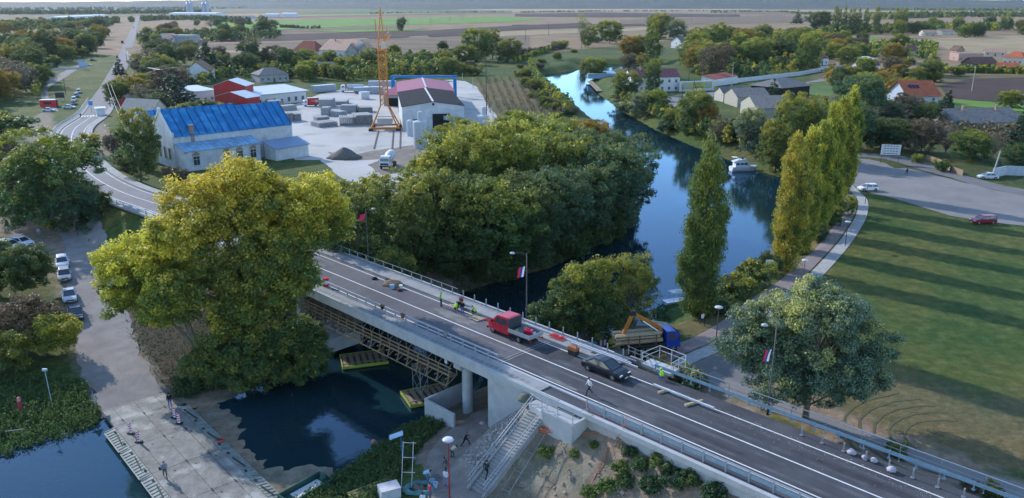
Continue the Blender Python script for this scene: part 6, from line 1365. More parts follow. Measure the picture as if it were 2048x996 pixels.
tag(mb.build('rubble', mat('clods and stones', (.27,.235,.195), .95, .3, 3)), 'loose clods and stones scattered over the bare slope', 'rubble', None, 'stuff')
mb = MB()
for k in range(260):
    q = B(rq.uniform(2, 12), rq.uniform(-16, -8)); zz = zg(q.x, q.y); r_ = rq.uniform(.03, .09); mb.box((q.x, q.y, zz+r_*.3+.05), (r_*1.5, r_, r_), rot=(.3, rq.uniform(-.6,.6), rq.uniform(0,3)))
tag(mb.build('rubble', mat('clods and stones', (.27,.235,.195), .95, .3, 3)), 'small stones strewn at the foot of the stone bank and the track', 'rubble', None, 'stuff')
# leafy weeds on the excavated slope: each clump a plant
for i, (u, v, s_, key, lab) in enumerate([(1093,905,.7,'fresh','small green weed clump below the orange hose coil'),(1190,890,.35,'fresh','tiny green weed on the bare slope'),(1262,905,.6,'dark','dark weed clump just below the wooden pallet'),(1240,935,.8,'yellow','yellowing weed clump left of the hose line end'),(1215,975,.9,'fresh','bright fern like weed at the lower frame edge, leftmost'),
    (1283,930,.75,'green','green weed clump on the slope in line with the third wall joint'),(1325,925,1.1,'fresh','tall bright green weed clump in the middle of the slope'),(1250,965,.8,'green','green weed at the lower frame edge left of the large patch'),(1300,975,1.1,'dark','dark broad weed patch at the lower frame edge'),(1345,960,1.2,'dark','largest dark weed patch on the slope'),(1382,958,.9,'green','green weed patch right of the largest one'),(1430,985,1.1,'dark','dark weed patch nearest the retaining wall'),(1178,985,.7,'yellow','yellow green weed at the lower frame edge beside the hose'),(1148,778+130,.3,'fresh','small weed beside the stair wall')]):
    x, y, z = ground_at(u, v); hero('weed_plant', lab, x, y, [(0,0,0),(0,0,.3*s_),(0,.02,.5*s_)], [(0,0,.3*s_,.8*s_,.7*s_,.4*s_),(.8*s_,.3*s_,.2*s_,.4*s_,.4*s_,.25*s_),(-.6*s_,-.5*s_,.18*s_,.45*s_,.35*s_,.22*s_),(.2*s_,-.8*s_,.15*s_,.3*s_,.3*s_,.2*s_)], int(30*s_)+8, 26, .13, key, lambda C, h, r: .0*h, 90+i, .02, (.16, .36), 2, cat='plant', z=z)
# ================================================================ VEHICLES
def skin(mb, secs, mi=0, close=True):
    """skin equal-length rings"""
    n = len(secs[0]); vs = [p for s in secs for p in s]
    fs = [(i*n+j, i*n+(j+1) % n, (i+1)*n+(j+1) % n, (i+1)*n+j) for i in range(len(secs)-1) for j in range(n)]
    if close: fs += [tuple(range(n))[::-1], tuple((len(secs)-1)*n+j for j in range(n))]
    mb.add(vs, fs, mi)
chrome = mat('chrome trim', (.6,.6,.6), .25, metal=.9); lampg = mat('headlamp glass', (.6,.62,.65), .15); tail = mat('tail lamp', (.35,.015,.015), .3); plate = mat('number plate', (.6,.6,.6), .5); rimm = mat('alloy rim', (.35,.36,.38), .35, metal=.6)
def paint_m(nm, c): return mat('car paint '+nm, c, .32, .03, .5, coat=.2, spec=.35)
def wheel(t, x, y, r, w_=.22, steel=False):
    mb = MB(); mb.lathe([(r*.72,-w_/2),(r*.95,-w_/2),(r,-w_*.3),(r,w_*.3),(r*.95,w_/2),(r*.72,w_/2)], 20, (0,0,0), axis='y'); o = mb.build('wheel', rubber, t, loc=(x, y, r), smooth=False)
    mb = MB(); mb.lathe([(r*.72,-w_*.35),(r*.72,w_*.35)], 16, axis='y'); s_ = 1 if y > 0 else -1
    for k in range(5): a_ = k*2*math.pi/5; mb.bar((0,s_*w_*.4,0),(r*.7*math.cos(a_),s_*w_*.42,r*.7*math.sin(a_)),.09)
    mb.build('rim', rimm, o)
STY = {'sedan': ([(0,.46),(.02,.58),(.15,.645),(.70,.61),(.87,.55),(.965,.46),(1,.34)], (.11,.30,.53,.76)),
       'hatch': ([(0,.50),(.02,.60),(.1,.64),(.70,.62),(.87,.56),(.965,.46),(1,.36)], (.015,.11,.56,.75)),
       'wagon': ([(0,.50),(.02,.60),(.1,.64),(.70,.62),(.87,.56),(.965,.46),(1,.36)], (.01,.06,.56,.73)),
       'suv':   ([(0,.46),(.02,.56),(.1,.60),(.72,.59),(.88,.54),(.97,.46),(1,.34)], (.01,.07,.58,.75))}
def car(label, x, y, z, rz, L_, wd, H, paint, style='sedan', group=None, plates=True):
    t = thing('parked_car' if group or 'parked' in label else 'car', label, 'car', (x, y, z), rz, group); prof, (c0, c1, c2, c3) = STY[style]; hw = wd/2; zl = .15*H
    secs = []
    for f, zt in prof:
        X = (f-.5)*L_; k = 1-.16*max(0, (f-.86)/.14)**1.5-.10*max(0, (.06-f)/.06); zb = zl+(.10*H if f > .97 or f < .01 else 0)
        secs.append([(X,-hw*k*.93,zb),(X,-hw*k,H*.30),(X,-hw*k,H*(zt-.08)),(X,-hw*k*.90,H*zt),(X,hw*k*.90,H*zt),(X,hw*k,H*(zt-.08)),(X,hw*k,H*.30),(X,hw*k*.93,zb)])
    mb = MB(); skin(mb, secs); b_ = mb.build('body', paint, t, bevel=.03)
    zb = H*.62
    def ring(f, zz, kk): X = (f-.5)*L_; return [(X,-hw*kk,zz),(X,hw*kk,zz)]
    mb = MB(); A = [(c0,zb,.87),(c1,H*.97,.70),((c1+c2)/2,H,.72),(c2,H*.975,.70),(c3,zb,.86)]; lo = [((f-.5)*L_,zb-.02) for f, _, _ in A]
    vs = []
    for (f, zz, kk) in A: X = (f-.5)*L_; vs += [(X,-hw*kk,zz),(X,hw*kk,zz)]
    for f, zz, kk in A: X = (f-.5)*L_; vs += [(X,-hw*.88,zb-.03),(X,hw*.88,zb-.03)]
    fs = [(2*i,2*i+1,2*i+3,2*i+2) for i in range(4)]+[(2*i,2*i+2,10+2*i+2,10+2*i) for i in range(4)]+[(2*i+1,10+2*i+1,10+2*i+3,2*i+3) for i in range(4)]
    mb.add(vs, fs); mb.build('windows', glass, t)
    mb = MB(); rr = [((c1-.5)*L_-.04,H*.972,.68),(((c1+c2)/2-.5)*L_,H*1.003,.70),((c2-.5)*L_+.06,H*.977,.68)]
    skin(mb, [[(X,-hw*k,zz),(X,-hw*k*.9,zz+.025),(X,hw*k*.9,zz+.025),(X,hw*k,zz),(X,hw*k*.95,zz-.03),(X,-hw*k*.95,zz-.03)] for X, zz, k in rr])
    for sy in (-1, 1):
        P0 = ((c0-.5)*L_,sy*hw*.875,zb); P1 = ((c1-.5)*L_,sy*hw*.705,H*.97); P2 = ((c2-.5)*L_,sy*hw*.705,H*.975); P3 = ((c3-.5)*L_,sy*hw*.865,zb)
        for p, q in ((P0,P1),(P1,P2),(P2,P3)): mb.bar(p, q, .07)
        m_ = (c1+c2)/2+.02; mb.bar(((m_-.5)*L_,sy*hw*.885,zb),((m_-.5)*L_,sy*hw*.715,H*.99),.07)
        mb.box((((c3-.06)-.5)*L_,sy*(hw+.06),zb+.06),(.12,.16,.11))
    mb.build('roof', paint, t)
    r = .215*H
    for fx in (.185, .80):
        for sy in (-1, 1): wheel(t, (fx-.5)*L_, sy*(hw-.10), r)
    for sy in (-1, 1):
        mb = MB(); 
        for fx in (.185, .80): mb.lathe([(r*1.14,-.02),(r*1.14,.02)], 18, ((fx-.5)*L_, sy*(hw-.015), r), axis='y')
        mb.build('wheel_arch', drk, t)
        MB().box((L_*.468, sy*hw*.66, H*.43),(.1,hw*.42,H*.09)).build('headlight', lampg, t); MB().box((-L_*.487, sy*hw*.72, H*.50),(.08,hw*.34,H*.1)).build('taillight', tail, t)
    mb = MB(); mb.box((L_*.497,0,H*.34),(.04,hw*.9,H*.1)); mb.build('grille', drk, t)
    if plates: MB().box((L_*.502,0,H*.24),(.03,.5,.11)).build('number_plate', plate, t); MB().box((-L_*.502,0,H*.36),(.03,.5,.11)).build('number_plate', plate, t)
    return t
p = B(10.75, 2.05, 8.0); car('black sedan driving on the bridge towards the right', p.x, p.y, 8.0, RB, 4.9, 1.85, 1.45, paint_m('black blue', (.008,.010,.016)), 'sedan')
def at(u, v, z=3.56): return W(u, v, z)
car('white hatchback parked at the lawn edge of the parking lot', *at(1735,381), 3.56, math.radians(186), 4.2, 1.8, 1.5, paint_m('white', (.72,.72,.74)), 'hatch')
car('dark red estate car parked at the lawn edge of the parking lot', *at(1965,446), 3.56, math.radians(186), 4.5, 1.8, 1.5, paint_m('dark red', (.22,.012,.03)), 'wagon')
car('pale car parked by the concrete garden wall behind the pole at the right', *at(1975,357), 3.5, math.radians(172), 4.3, 1.75, 1.45, paint_m('silver', (.5,.52,.55)), 'sedan')
car('dark blue car on the village street', *at(1677,152), 3.56, math.radians(195), 4.3, 1.75, 1.5, paint_m('blue', (.03,.06,.12)), 'hatch')
car('pale car on the village street behind the dark blue one', *at(1692,151), 3.56, math.radians(200), 4.3, 1.75, 1.5, paint_m('silver', (.5,.52,.55)), 'hatch')
PGc = 'cars parked along the ramp road'
for i, (u, v, c, st_, lab) in enumerate([(152,632,('blue black', (.03,.045,.07)),'sedan','dark blue grey car parked at the front of the row on the ramp road'),(141,603,('silver', (.5,.52,.55)),'sedan','silver car parked second in the row on the ramp road'),(132,568,('grey', (.3,.32,.35)),'hatch','grey car third in the ramp road row, partly under leaves'),(128,545,('white', (.72,.72,.74)),'hatch','white car at the back of the ramp road row, mostly under leaves')]):
    x, y = W(u, v, 2.4); car(lab, x, y, zg(x, y)+.09, R(-60), 4.3, 1.78, 1.45, paint_m(*c), st_, PGc)
for u, v, c, rz, lab in [(45,497,('white', (.72,.72,.74)),R(-20),'white car showing among the bushes at the left, lower one'),(22,503,('silver', (.5,.52,.55)),R(-20),'silver car showing among the bushes near the left edge')]:
    x, y = W(u, v, 3); car(lab, x, y, zg(x, y)+.09, rz, 4.3, 1.78, 1.45, paint_m(*c), 'hatch')
QG = 'cars queued at the road junction'
for u, v, c, st_, lab in [(158,186,('silver', (.5,.52,.55)),'suv','pale van like car at the back of the queue near the junction'),(153,194,('grey', (.3,.32,.35)),'suv','dark grey car second from the back of the junction queue'),(148,202,('white', (.72,.72,.74)),'suv','white car in the middle of the junction queue'),(149,209,('blue black', (.03,.045,.07)),'sedan','dark car fourth in the junction queue')]:
    car(lab, *at(u, v), 3.56, R(-66), 4.4, 1.8, 1.7 if st_ == 'suv' else 1.45, paint_m(*c), st_, QG)
car('silver saloon standing across the lane at the head of the junction queue', *at(139,217), 3.56, R(8), 4.5, 1.8, 1.5, paint_m('silver', (.5,.52,.55)), 'sedan')
car('pale car beside the red kiosk at the left of the junction', *at(98,223), 3.56, R(10), 4.4, 1.8, 1.5, paint_m('silver', (.5,.52,.55)), 'sedan')
car('white car on the grass verge by the white sign', *at(176,131), 3.55, R(5), 4.4, 1.8, 1.5, paint_m('white', (.72,.72,.74)), 'hatch')
car('dark car on the grass verge just beyond the white one', *at(187,122), 3.55, R(5), 4.4, 1.8, 1.5, paint_m('blue black', (.03,.045,.07)), 'sedan')
# --- lorries
def lorry(name, label, cat, x, y, z, rz, cabL, wd, cabH, bodyL, paint, crew=False, wheels=(.12,.62,.8), r=.5, nose=0, base=.55):
    """cab at +x end; returns the empty and the x range of the load bed"""
    L_ = cabL+bodyL; t = thing(name, label, cat, (x, y, z), rz); hw = wd/2; xf = L_/2; xr = xf-cabL; zb = base+cabH*.5
    mb = MB(); S = lambda X, zl, zt, k=1, kt=.9: [(X,-hw*k,zl),(X,-hw*k,zb),(X,-hw*k*kt,zt),(X,hw*k*kt,zt),(X,hw*k,zb),(X,hw*k,zl)]
    if nose: skin(mb, [S(xr,base,base+cabH),S(xr+.3,base,base+cabH*1.02),S(xf-nose-.75,base,base+cabH*.98),S(xf-nose,base,zb+.06,1,.93),S(xf-.25,base,zb-.22,.94,.9),S(xf,base+.1,zb-.42,.84,.9)])
    else: skin(mb, [S(xr,base,base+cabH),S(xf-.55,base,base+cabH),S(xf-.12,base,base+cabH*.82),S(xf,base,zb,.98),S(xf,base-.05,zb-.3,.98)])
    mb.build('cab', paint, t, bevel=.04)
    mb = MB(); zt = base+cabH*.93
    if nose: mb.add([(xf-nose-.02,-hw*.86,zb+.10),(xf-nose-.02,hw*.86,zb+.10),(xf-nose-.68,hw*.8,zt),(xf-nose-.68,-hw*.8,zt)], [(0,1,2,3)])
    else: mb.add([(xf+.02,-hw*.88,zb+.05),(xf+.02,hw*.88,zb+.05),(xf-.08,hw*.84,base+cabH*.82),(xf-.08,-hw*.84,base+cabH*.82)], [(0,1,2,3)])
    mb.v = [(a_+.03, b_, c+.02) for a_, b_, c in mb.v]; mb.build('windscreen', glass, t)
    for sy in (-1, 1):
        x1 = xf-nose-.35 if nose else xf-.35; nwin = 2 if crew else 1; seg = (x1-xr-.25)/nwin
        for k in range(nwin):
            a0, a1 = xr+.2+seg*k+.06, xr+.2+seg*(k+1)-.06; cut = .35 if k == nwin-1 else 0
            MB().add([(a0,sy*(hw*.995+.02),zb+.04),(a1,sy*(hw*.995+.02),zb+.04),(a1-cut,sy*(hw*.915+.03),zt-.08),(a0,sy*(hw*.915+.03),zt-.08)], [(0,1,2,3)]).build('side_window', glass, t)
            if k: MB().box((a0-.06, sy*(hw+.005), (base+zb)/2+.1),(.03,.02,zb-base)).build('door_seam', drk, t)
        MB().box((xf-.05, sy*hw*.7, base+.28),(.12,.35,.2)).build('headlight', lampg, t)
        MB().box((x1+.15, sy*(hw+.14), zb+.15),(.12,.22,.28)).build('mirror', drk, t)
    MB().box((xf+.0,0,base+.05),(.12,wd*.95,.24)).build('bumper', drk, t)
    MB().box((0,0,base-.05),(L_*.96,wd*.4,.22)).build('chassis', drk, t)
    for f in wheels:
        for sy in (-1, 1): wheel(t, xf-L_*f, sy*(hw-.16), r, .3)
    return t, -L_/2, xr
p = B(-1.75, 2.1, 8.0)
t, x0, x1 = lorry('flatbed_truck', 'red crew cab flatbed truck stopped on the bridge, loaded with tools', 'truck', p.x, p.y, 8.0, RB+math.pi, 3.35, 2.0, 1.85, 3.1, paint_m('red', (.42,.012,.03)), crew=True, wheels=(.135,.74), r=.36, nose=.75, base=.42)
al = mat('grey aluminium side', (.36,.38,.4), .45, .08, 3, metal=.4)
bed = MB().box(((x0+x1)/2,0,.86),(x1-x0,2.1,.08)).build('load_bed', mat('bed floor', (.2,.22,.25), .7), t)
for c, d_ in ((((x0+x1)/2,-1.05,1.08),(x1-x0,.05,.40)),(((x0+x1)/2,1.05,1.08),(x1-x0,.05,.40)),((x0,0,1.08),(.05,2.1,.40))): MB().box(c, d_).build('drop_side', al, t)
MB().box((x1+.02,0,1.5),(.05,2.0,1.5)).build('bulkhead', mat('dark bulkhead', (.04,.05,.06), .6), t)
for sy in (-1, 1): MB().box((x0-.03,sy*.85,.62),(.05,.3,.14)).build('taillight', tail, t)
bpy.context.view_layer.update(); Mt = t.matrix_world.copy()
def in_truck(nm, lab, cat, c, mb, m): o = mb.build(nm, m, loc=Mt@Vector(c), rz=RB+.3, bevel=.01); return tag(o, lab, cat)
in_truck('tool_box', 'bright red tool box lying on the flatbed of the truck', 'tool box', (x0+1.2,-.1,.9), MB().box((0,0,.22),(.9,.6,.44)).box((0,0,.5),(.5,.08,.12)), paint_m('tool red', (.5,.01,.04)))
in_truck('canister', 'orange canister on the flatbed of the truck', 'canister', (x0+1.9,-.35,.9), MB().box((0,0,.2),(.4,.3,.4)).lathe([(.06,.4),(.06,.48)],8), mat('orange plastic', (.6,.22,.04), .5))
in_truck('helmet', 'yellow round helmet on the flatbed near the cab', 'helmet', (x0+2.55,.3,.9), MB().lathe([(.2,0),(.19,.1),(.13,.2),(.01,.24)],12), mat('yellow plastic', (.55,.4,.04), .5))
in_truck('sack', 'dark blue sack on the flatbed of the truck', 'sack', (x0+1.5,-.75,.9), MB().lathe([(.25,0),(.3,.1),(.22,.25),(.05,.3)],10), mat('dark blue cloth', (.02,.04,.12), .9))
in_truck('sack', 'white sack on the flatbed by the red tool box', 'sack', (x0+.7,-.4,.9), MB().lathe([(.2,0),(.25,.08),(.2,.2),(.05,.26)],10), mat('white cloth', (.6,.6,.6), .9))
x, y = W(1296, 702, 3.5); t, x0, x1 = lorry('crane_truck', 'blue truck with an orange loading crane carrying a bundle of poles beside the bridge', 'truck', x, y, 3.55, R(12), 1.7, 2.2, 1.9, 5.2, paint_m('deep blue', (.01,.05,.33)), wheels=(.12,.66,.8), r=.5, base=.7)
MB().box(((x0+x1)/2,0,1.1),(x1-x0,2.4,.14)).build('load_bed', drk, t)
oc = mat('orange crane arm', (.48,.17,.03), .5); mb = MB(); xb = x1-.5
mb.box((xb,0,2.0),(.5,.6,1.8)); mb.build('crane_column', oc, t); mb = MB(); mb.bar((xb,0,2.8),(xb-3.4,-.2,4.9),.34,.42); mb.build('crane_boom', oc, t); mb = MB(); mb.bar((xb-3.4,-.2,4.9),(xb-4.4,-.2,2.5),.3,.36); mb.build('crane_jib', oc, t); MB().box((xb-3.4,-.2,4.95),(.6,.5,.6)).build('crane_knuckle', drk, t); MB().tube([(xb-.3,-.3,2.5),(xb-2.2,-.35,3.9)], .06).build('hydraulic_ram', chrome, t)
for xx in (x0+.6, x0+1.9, x1-1.3):
    for sy in (-1, 1): MB().bar((xx,sy*1.15,1.1),(xx,sy*1.15,2.5),.09).build('stake', mat('rusty steel', (.2,.08,.05), .8), t)
mb = MB(); rp = random.Random(5); 
for k in range(30):
    yy, zz = rp.uniform(-.85,.85), rp.uniform(.1,1.25); mb.tube([(x0-.6+rp.uniform(-.3,.2),yy,zz),(x0+4.6+rp.uniform(-.3,.3),yy,zz)], .13, 6)
bpy.context.view_layer.update()
tag(mb.build('pole_bundle', woodl, loc=t.matrix_world@Vector((0,0,1.2)), rz=t.rotation_euler[2]), 'bundle of long pale timber poles lying on the bed of the blue crane truck', 'timber')
x, y = W(778, 334); t, x0, x1 = lorry('mixer_truck', 'white concrete mixer truck facing the camera in the yard', 'truck', x, y, 3.58, R(-97), 2.0, 2.5, 2.4, 6.0, paint_m('white', (.72,.72,.74)), wheels=(.12,.6,.77), r=.52, base=.8)
MB().lathe([(.5,-2.6),(1.0,-1.9),(1.22,-.4),(1.15,.8),(.75,2.2),(.45,2.8)][::1], 20, (0,0,0), axis='x').build('drum', mat('white drum', (.62,.62,.62), .5), t, smooth=True)
dr = [o for o in t.children if o.name.startswith('drum')] if False else [o for o in bpy.data.objects if o.name.startswith('drum')]; dr[-1].location = ((x0+x1)/2, 0, 2.5); dr[-1].rotation_euler[1] = R(12); dr[-1].scale = (1,1,1)
MB().box((xb*0+(x1+2.02),0,1.35),(.06,2.0,.5)).build('grille', mat('dark teal grille', (.02,.08,.1), .4), t)
MB().bar((x0+.3,0,1.2),(x0-.4,0,3.2),.5,.2).build('chute', drk, t)
x, y = W(622, 212); t, x0, x1 = lorry('box_truck', 'small truck with a bright red box body by the yard office', 'truck', x, y, 3.55, R(200), 1.7, 2.2, 1.9, 4.4, paint_m('white', (.72,.72,.74)), wheels=(.15,.78), r=.42, base=.5)
MB().box(((x0+x1)/2,0,1.95),(x1-x0,2.3,2.4)).build('box_body', paint_m('bright red', (.55,.02,.03)), t, bevel=.03); MB().box(((x0+x1)/2,0,3.18),(x1-x0,2.32,.08)).build('box_roof', framew, t)
mb = MB()
for k in range(5): mb.box(((x0+x1)/2+.6-k*.33,1.17,2.0),(.22,.03,.35))
mb.lathe([(0,0),(.6,0),(.6,.03),(0,.03)],14,(x0+.9,1.16,1.9),axis='y'); mb.build('lettering', framew, t)
x, y = W(705, 184); t, x0, x1 = lorry('tank_truck', 'white tank truck with a small red loading crane behind the cab', 'truck', x, y, 3.55, R(188), 2.1, 2.5, 2.4, 8.5, paint_m('white', (.72,.72,.74)), wheels=(.1,.62,.75,.88), r=.5, base=.8)
MB().lathe([(.3,-4),(1.15,-3.8),(1.2,0),(1.15,3.6),(.3,3.8)], 18, ((x0+x1)/2-.2,0,2.2), axis='x').build('tank', M_MET, t); MB().bar((x1-.3,0,1),(x1-.3,0,4.4),.3).build('loading_crane', paint_m('bright red', (.55,.02,.03)), t)
def trailer(label, px, L_, h, rz):
    x, y = W(*px); t = thing('box_trailer', label, 'trailer', (x, y, 3.55), rz)
    MB().box((0,0,1.1+h/2),(L_,2.5,h)).build('box_body', mat('container grey', (.36,.38,.41), .6), t, bevel=.04); MB().box((0,0,1.14+h),(L_,2.5,.08)).build('roof', M_MET, t)
    for xx in (-L_*.4,-L_*.28,L_*.35):
        for sy in (-1, 1): wheel(t, xx, sy*1.05, .48, .3)
trailer('long pale box trailer behind the tank truck', (765,178), 13, 2.6, R(8)); trailer('white box trailer parked just in front of the longer one behind the crane', (728,187), 9, 1.6, R(8))
x, y = W(245, 87); t = thing('bus', 'dark van seen from behind on the straight road', 'van', (x, y, 3.7), math.atan2(1374, -605)); MB().box((0,0,1.6),(6.5,2.3,2.4)).build('body', mat('dark van paint', (.04,.05,.06), .4), t, bevel=.1); MB().box((-3.27,0,2.1),(.04,1.9,.8)).build('rear_window', glass, t)
for xx in (-2,2.2):
    for sy in (-1,1): wheel(t, xx, sy*1.0, .42)
x, y = W(267, 56); car('tiny dark car far up the straight road', x, y, 3.9, math.atan2(1374,-605), 4.4, 1.8, 1.6, paint_m('blue black', (.03,.045,.07)), 'suv')
# --- boats
def hull(mb, L_, bw, h, z0=-.3, n=9):
    secs = []
    for i in range(n):
        f = i/(n-1); X = (f-.5)*L_; k = math.sin(min(1, (1-f)*1.9+.02)*math.pi/2)**.7; zt = h+.35*h*f*f; secs.append([(X,-bw/2*k,zt),(X,-bw/2*k*.93,zt*.5),(X,-bw*.28*k,z0),(X,bw*.28*k,z0),(X,bw/2*k*.93,zt*.5),(X,bw/2*k,zt)])
    skin(mb, secs)
x, y = W(1487, 341, 0); yt = thing('motor_yacht', 'white flybridge motor yacht moored under the willows', 'boat', (x, y, 0), R(8)); yt.scale = (.8,.8,.8); gel = mat('white gelcoat', (.66,.67,.72), .3, .04)
mb = MB(); hull(mb, 9.0, 3.2, 1.25); mb.build('hull', gel, yt, smooth=False)
MB().box((-.3,0,1.42),(8,2.9,.08)).build('deck', gel, yt)
mb = MB(); skin(mb, [[(X,-w_,1.3),(X,-w_*.9,z_),(X,w_*.9,z_),(X,w_,1.3)] for X, w_, z_ in ((-3.4,1.3,2.9),(-1,1.35,3.0),(.8,1.3,2.95),(1.9,1.15,1.7),(3.4,.7,1.6))]); mb.build('cabin', gel, yt)
for sy in (-1, 1): 
    for xx in (-2.6,-1.2,.1): MB().box((xx,sy*1.29,2.45),(1.1,.06,.6)).build('cabin_window', glass, yt)
mb = MB(); skin(mb, [[(X,-w_,2.95),(X,-w_,z_),(X,w_,z_),(X,w_,2.95)] for X, w_, z_ in ((-3.9,1.2,3.25),(-1.5,1.25,3.8),(.3,1.1,3.9),(1.1,.9,3.0))]); mb.build('flybridge', gel, yt)
mb = MB()
for sy in (-1,1): mb.tube([(-3.7,sy*1.1,3.2),(-3.9,sy*1.1,4.6),(-2.4,sy*1.1,4.4)], .04)
mb.tube([(-3.9,-1.1,4.6),(-3.9,1.1,4.6)], .04); mb.box((-3.3,0,4.55),(1.6,2.2,.05)); mb.tube([(1,-1.2,1.6),(2.6,-1.0,2.3),(4.4,0,2.5),(2.6,1.0,2.3),(1,1.2,1.6)], .03); mb.build('railing', gel, yt)
MB().box((-.8,0,4.2),(.7,1.0,.5)).build('console', glass, yt)
x, y = W(1352, 606, 0); cb = thing('canopy_boat', 'small moored boat with a white canopy on four posts', 'boat', (x, y, 0), R(20)); cb.scale = (.75,.75,.8); mb = MB(); hull(mb, 5.2, 2.0, .6); mb.build('hull', gel, cb)
mb = MB()
for sx in (-1.1,1.1):
    for sy in (-.8,.8): mb.tube([(sx,sy,.5),(sx,sy,2.3)], .03)
mb.build('canopy_frame', galv, cb); mb = MB(); mb.add([(-1.4,-1,2.3),(1.4,-1,2.3),(1.4,1,2.3),(-1.4,1,2.3),(0,0,2.75)], [(0,1,4),(1,2,4),(2,3,4),(3,0,4),(3,2,1,0)]); mb.build('canopy', white, cb)
x, y = W(612, 985, .1); sb = thing('work_boat', 'small dark green open work boat at the near bank, cut by the lower frame edge', 'boat', (x, y, .1), R(52)); dg = mat('dark green boat paint', (.03,.10,.08), .6)
mb = MB(); mb.box((0,0,.05),(4.6,1.9,.1)); mb.box((0,.95,.35),(4.7,.08,.6)); mb.box((0,-.95,.35),(4.7,.08,.6)); mb.box((2.3,0,.35),(.08,1.9,.6)); mb.box((-2.3,0,.35),(.08,1.9,.6)); mb.build('hull', dg, sb); MB().box((.3,0,.14),(3.0,1.4,.08)).build('floor_boards', white, sb); MB().lathe([(.3,.3),(.34,.6),(.2,.95),(.05,1.0)],10,(2.0,0,0)).build('engine', dg, sb)
x, y = W(1298, 655, 1.6); tn = thing('overturned_raft', 'grey tarpaulin covered boat with a yellow edge hauled out on the bank', 'boat', (x, y, zg(x, y)), R(-12)); mb = MB(); skin(mb, [[(X,-w_,0),(X,-w_*.6,z_),(X,w_*.6,z_),(X,w_,0)] for X, w_, z_ in ((-3.4,.6,.5),(-2,1.3,1.0),(.5,1.5,1.3),(2.2,1.4,1.2),(3.0,1.0,.9))]); mb.build('cover', mat('grey tarpaulin', (.20,.22,.22), .8, .15, 1.5, bump=.4, bscale=3), tn); MB().bar((.7,-1.5,.1),(.5,.9,1.4),.1).build('strap', mat('yellow strap', (.5,.4,.05), .7), tn)
# ================================================================ PEOPLE
POSES = {
 'stand': dict(pel=(0,0,.95), ch=(.01,0,1.36), nk=(.02,0,1.50), hd=(.04,0,1.63), L=((0,.19,1.42),(-.03,.25,1.12),(.06,.25,.88),(0,.10,.92),(.02,.11,.50),(0,.12,.08)), Rr=((0,-.19,1.42),(.0,-.26,1.13),(.16,-.18,.98),(0,-.10,.92),(.04,-.11,.50),(.02,-.13,.08))),
 'walk': dict(pel=(0,0,.93), ch=(.04,0,1.34), nk=(.06,0,1.48), hd=(.09,0,1.61), L=((.03,.19,1.40),(-.12,.24,1.13),(-.06,.24,.88),(0,.10,.90),(.24,.10,.52),(.36,.10,.09)), Rr=((.03,-.19,1.40),(.10,-.25,1.13),(.28,-.18,1.0),(0,-.10,.90),(-.05,-.10,.49),(-.36,-.10,.13))),
 'squat': dict(pel=(-.14,0,.33), ch=(.10,0,.70), nk=(.17,0,.82), hd=(.24,0,.94), L=((.10,.19,.76),(.22,.24,.52),(.42,.14,.38),(-.12,.11,.33),(.26,.17,.48),(.08,.16,.08)), Rr=((.10,-.19,.76),(.24,-.24,.50),(.46,-.10,.34),(-.12,-.11,.33),(.26,-.17,.48),(.08,-.16,.08))),
 'bend': dict(pel=(-.12,0,.86), ch=(.26,0,1.02), nk=(.38,0,1.02), hd=(.50,0,.98), L=((.28,.19,1.04),(.36,.22,.76),(.42,.14,.52),(-.12,.10,.84),(-.02,.14,.46),(-.08,.14,.08)), Rr=((.28,-.19,1.04),(.40,-.22,.78),(.48,-.12,.52),(-.12,-.10,.84),(.04,-.14,.46),(.06,-.16,.08))),
 'lunge': dict(pel=(0,0,.78), ch=(.14,0,1.17), nk=(.20,0,1.30), hd=(.26,0,1.42), L=((.14,.19,1.24),(.34,.22,1.04),(.56,.12,1.0),(0,.10,.76),(.34,.12,.56),(.42,.12,.12)), Rr=((.14,-.19,1.24),(.34,-.18,1.0),(.60,-.02,.96),(0,-.10,.76),(-.12,-.12,.38),(-.38,-.14,.08))),
}
PM = {}
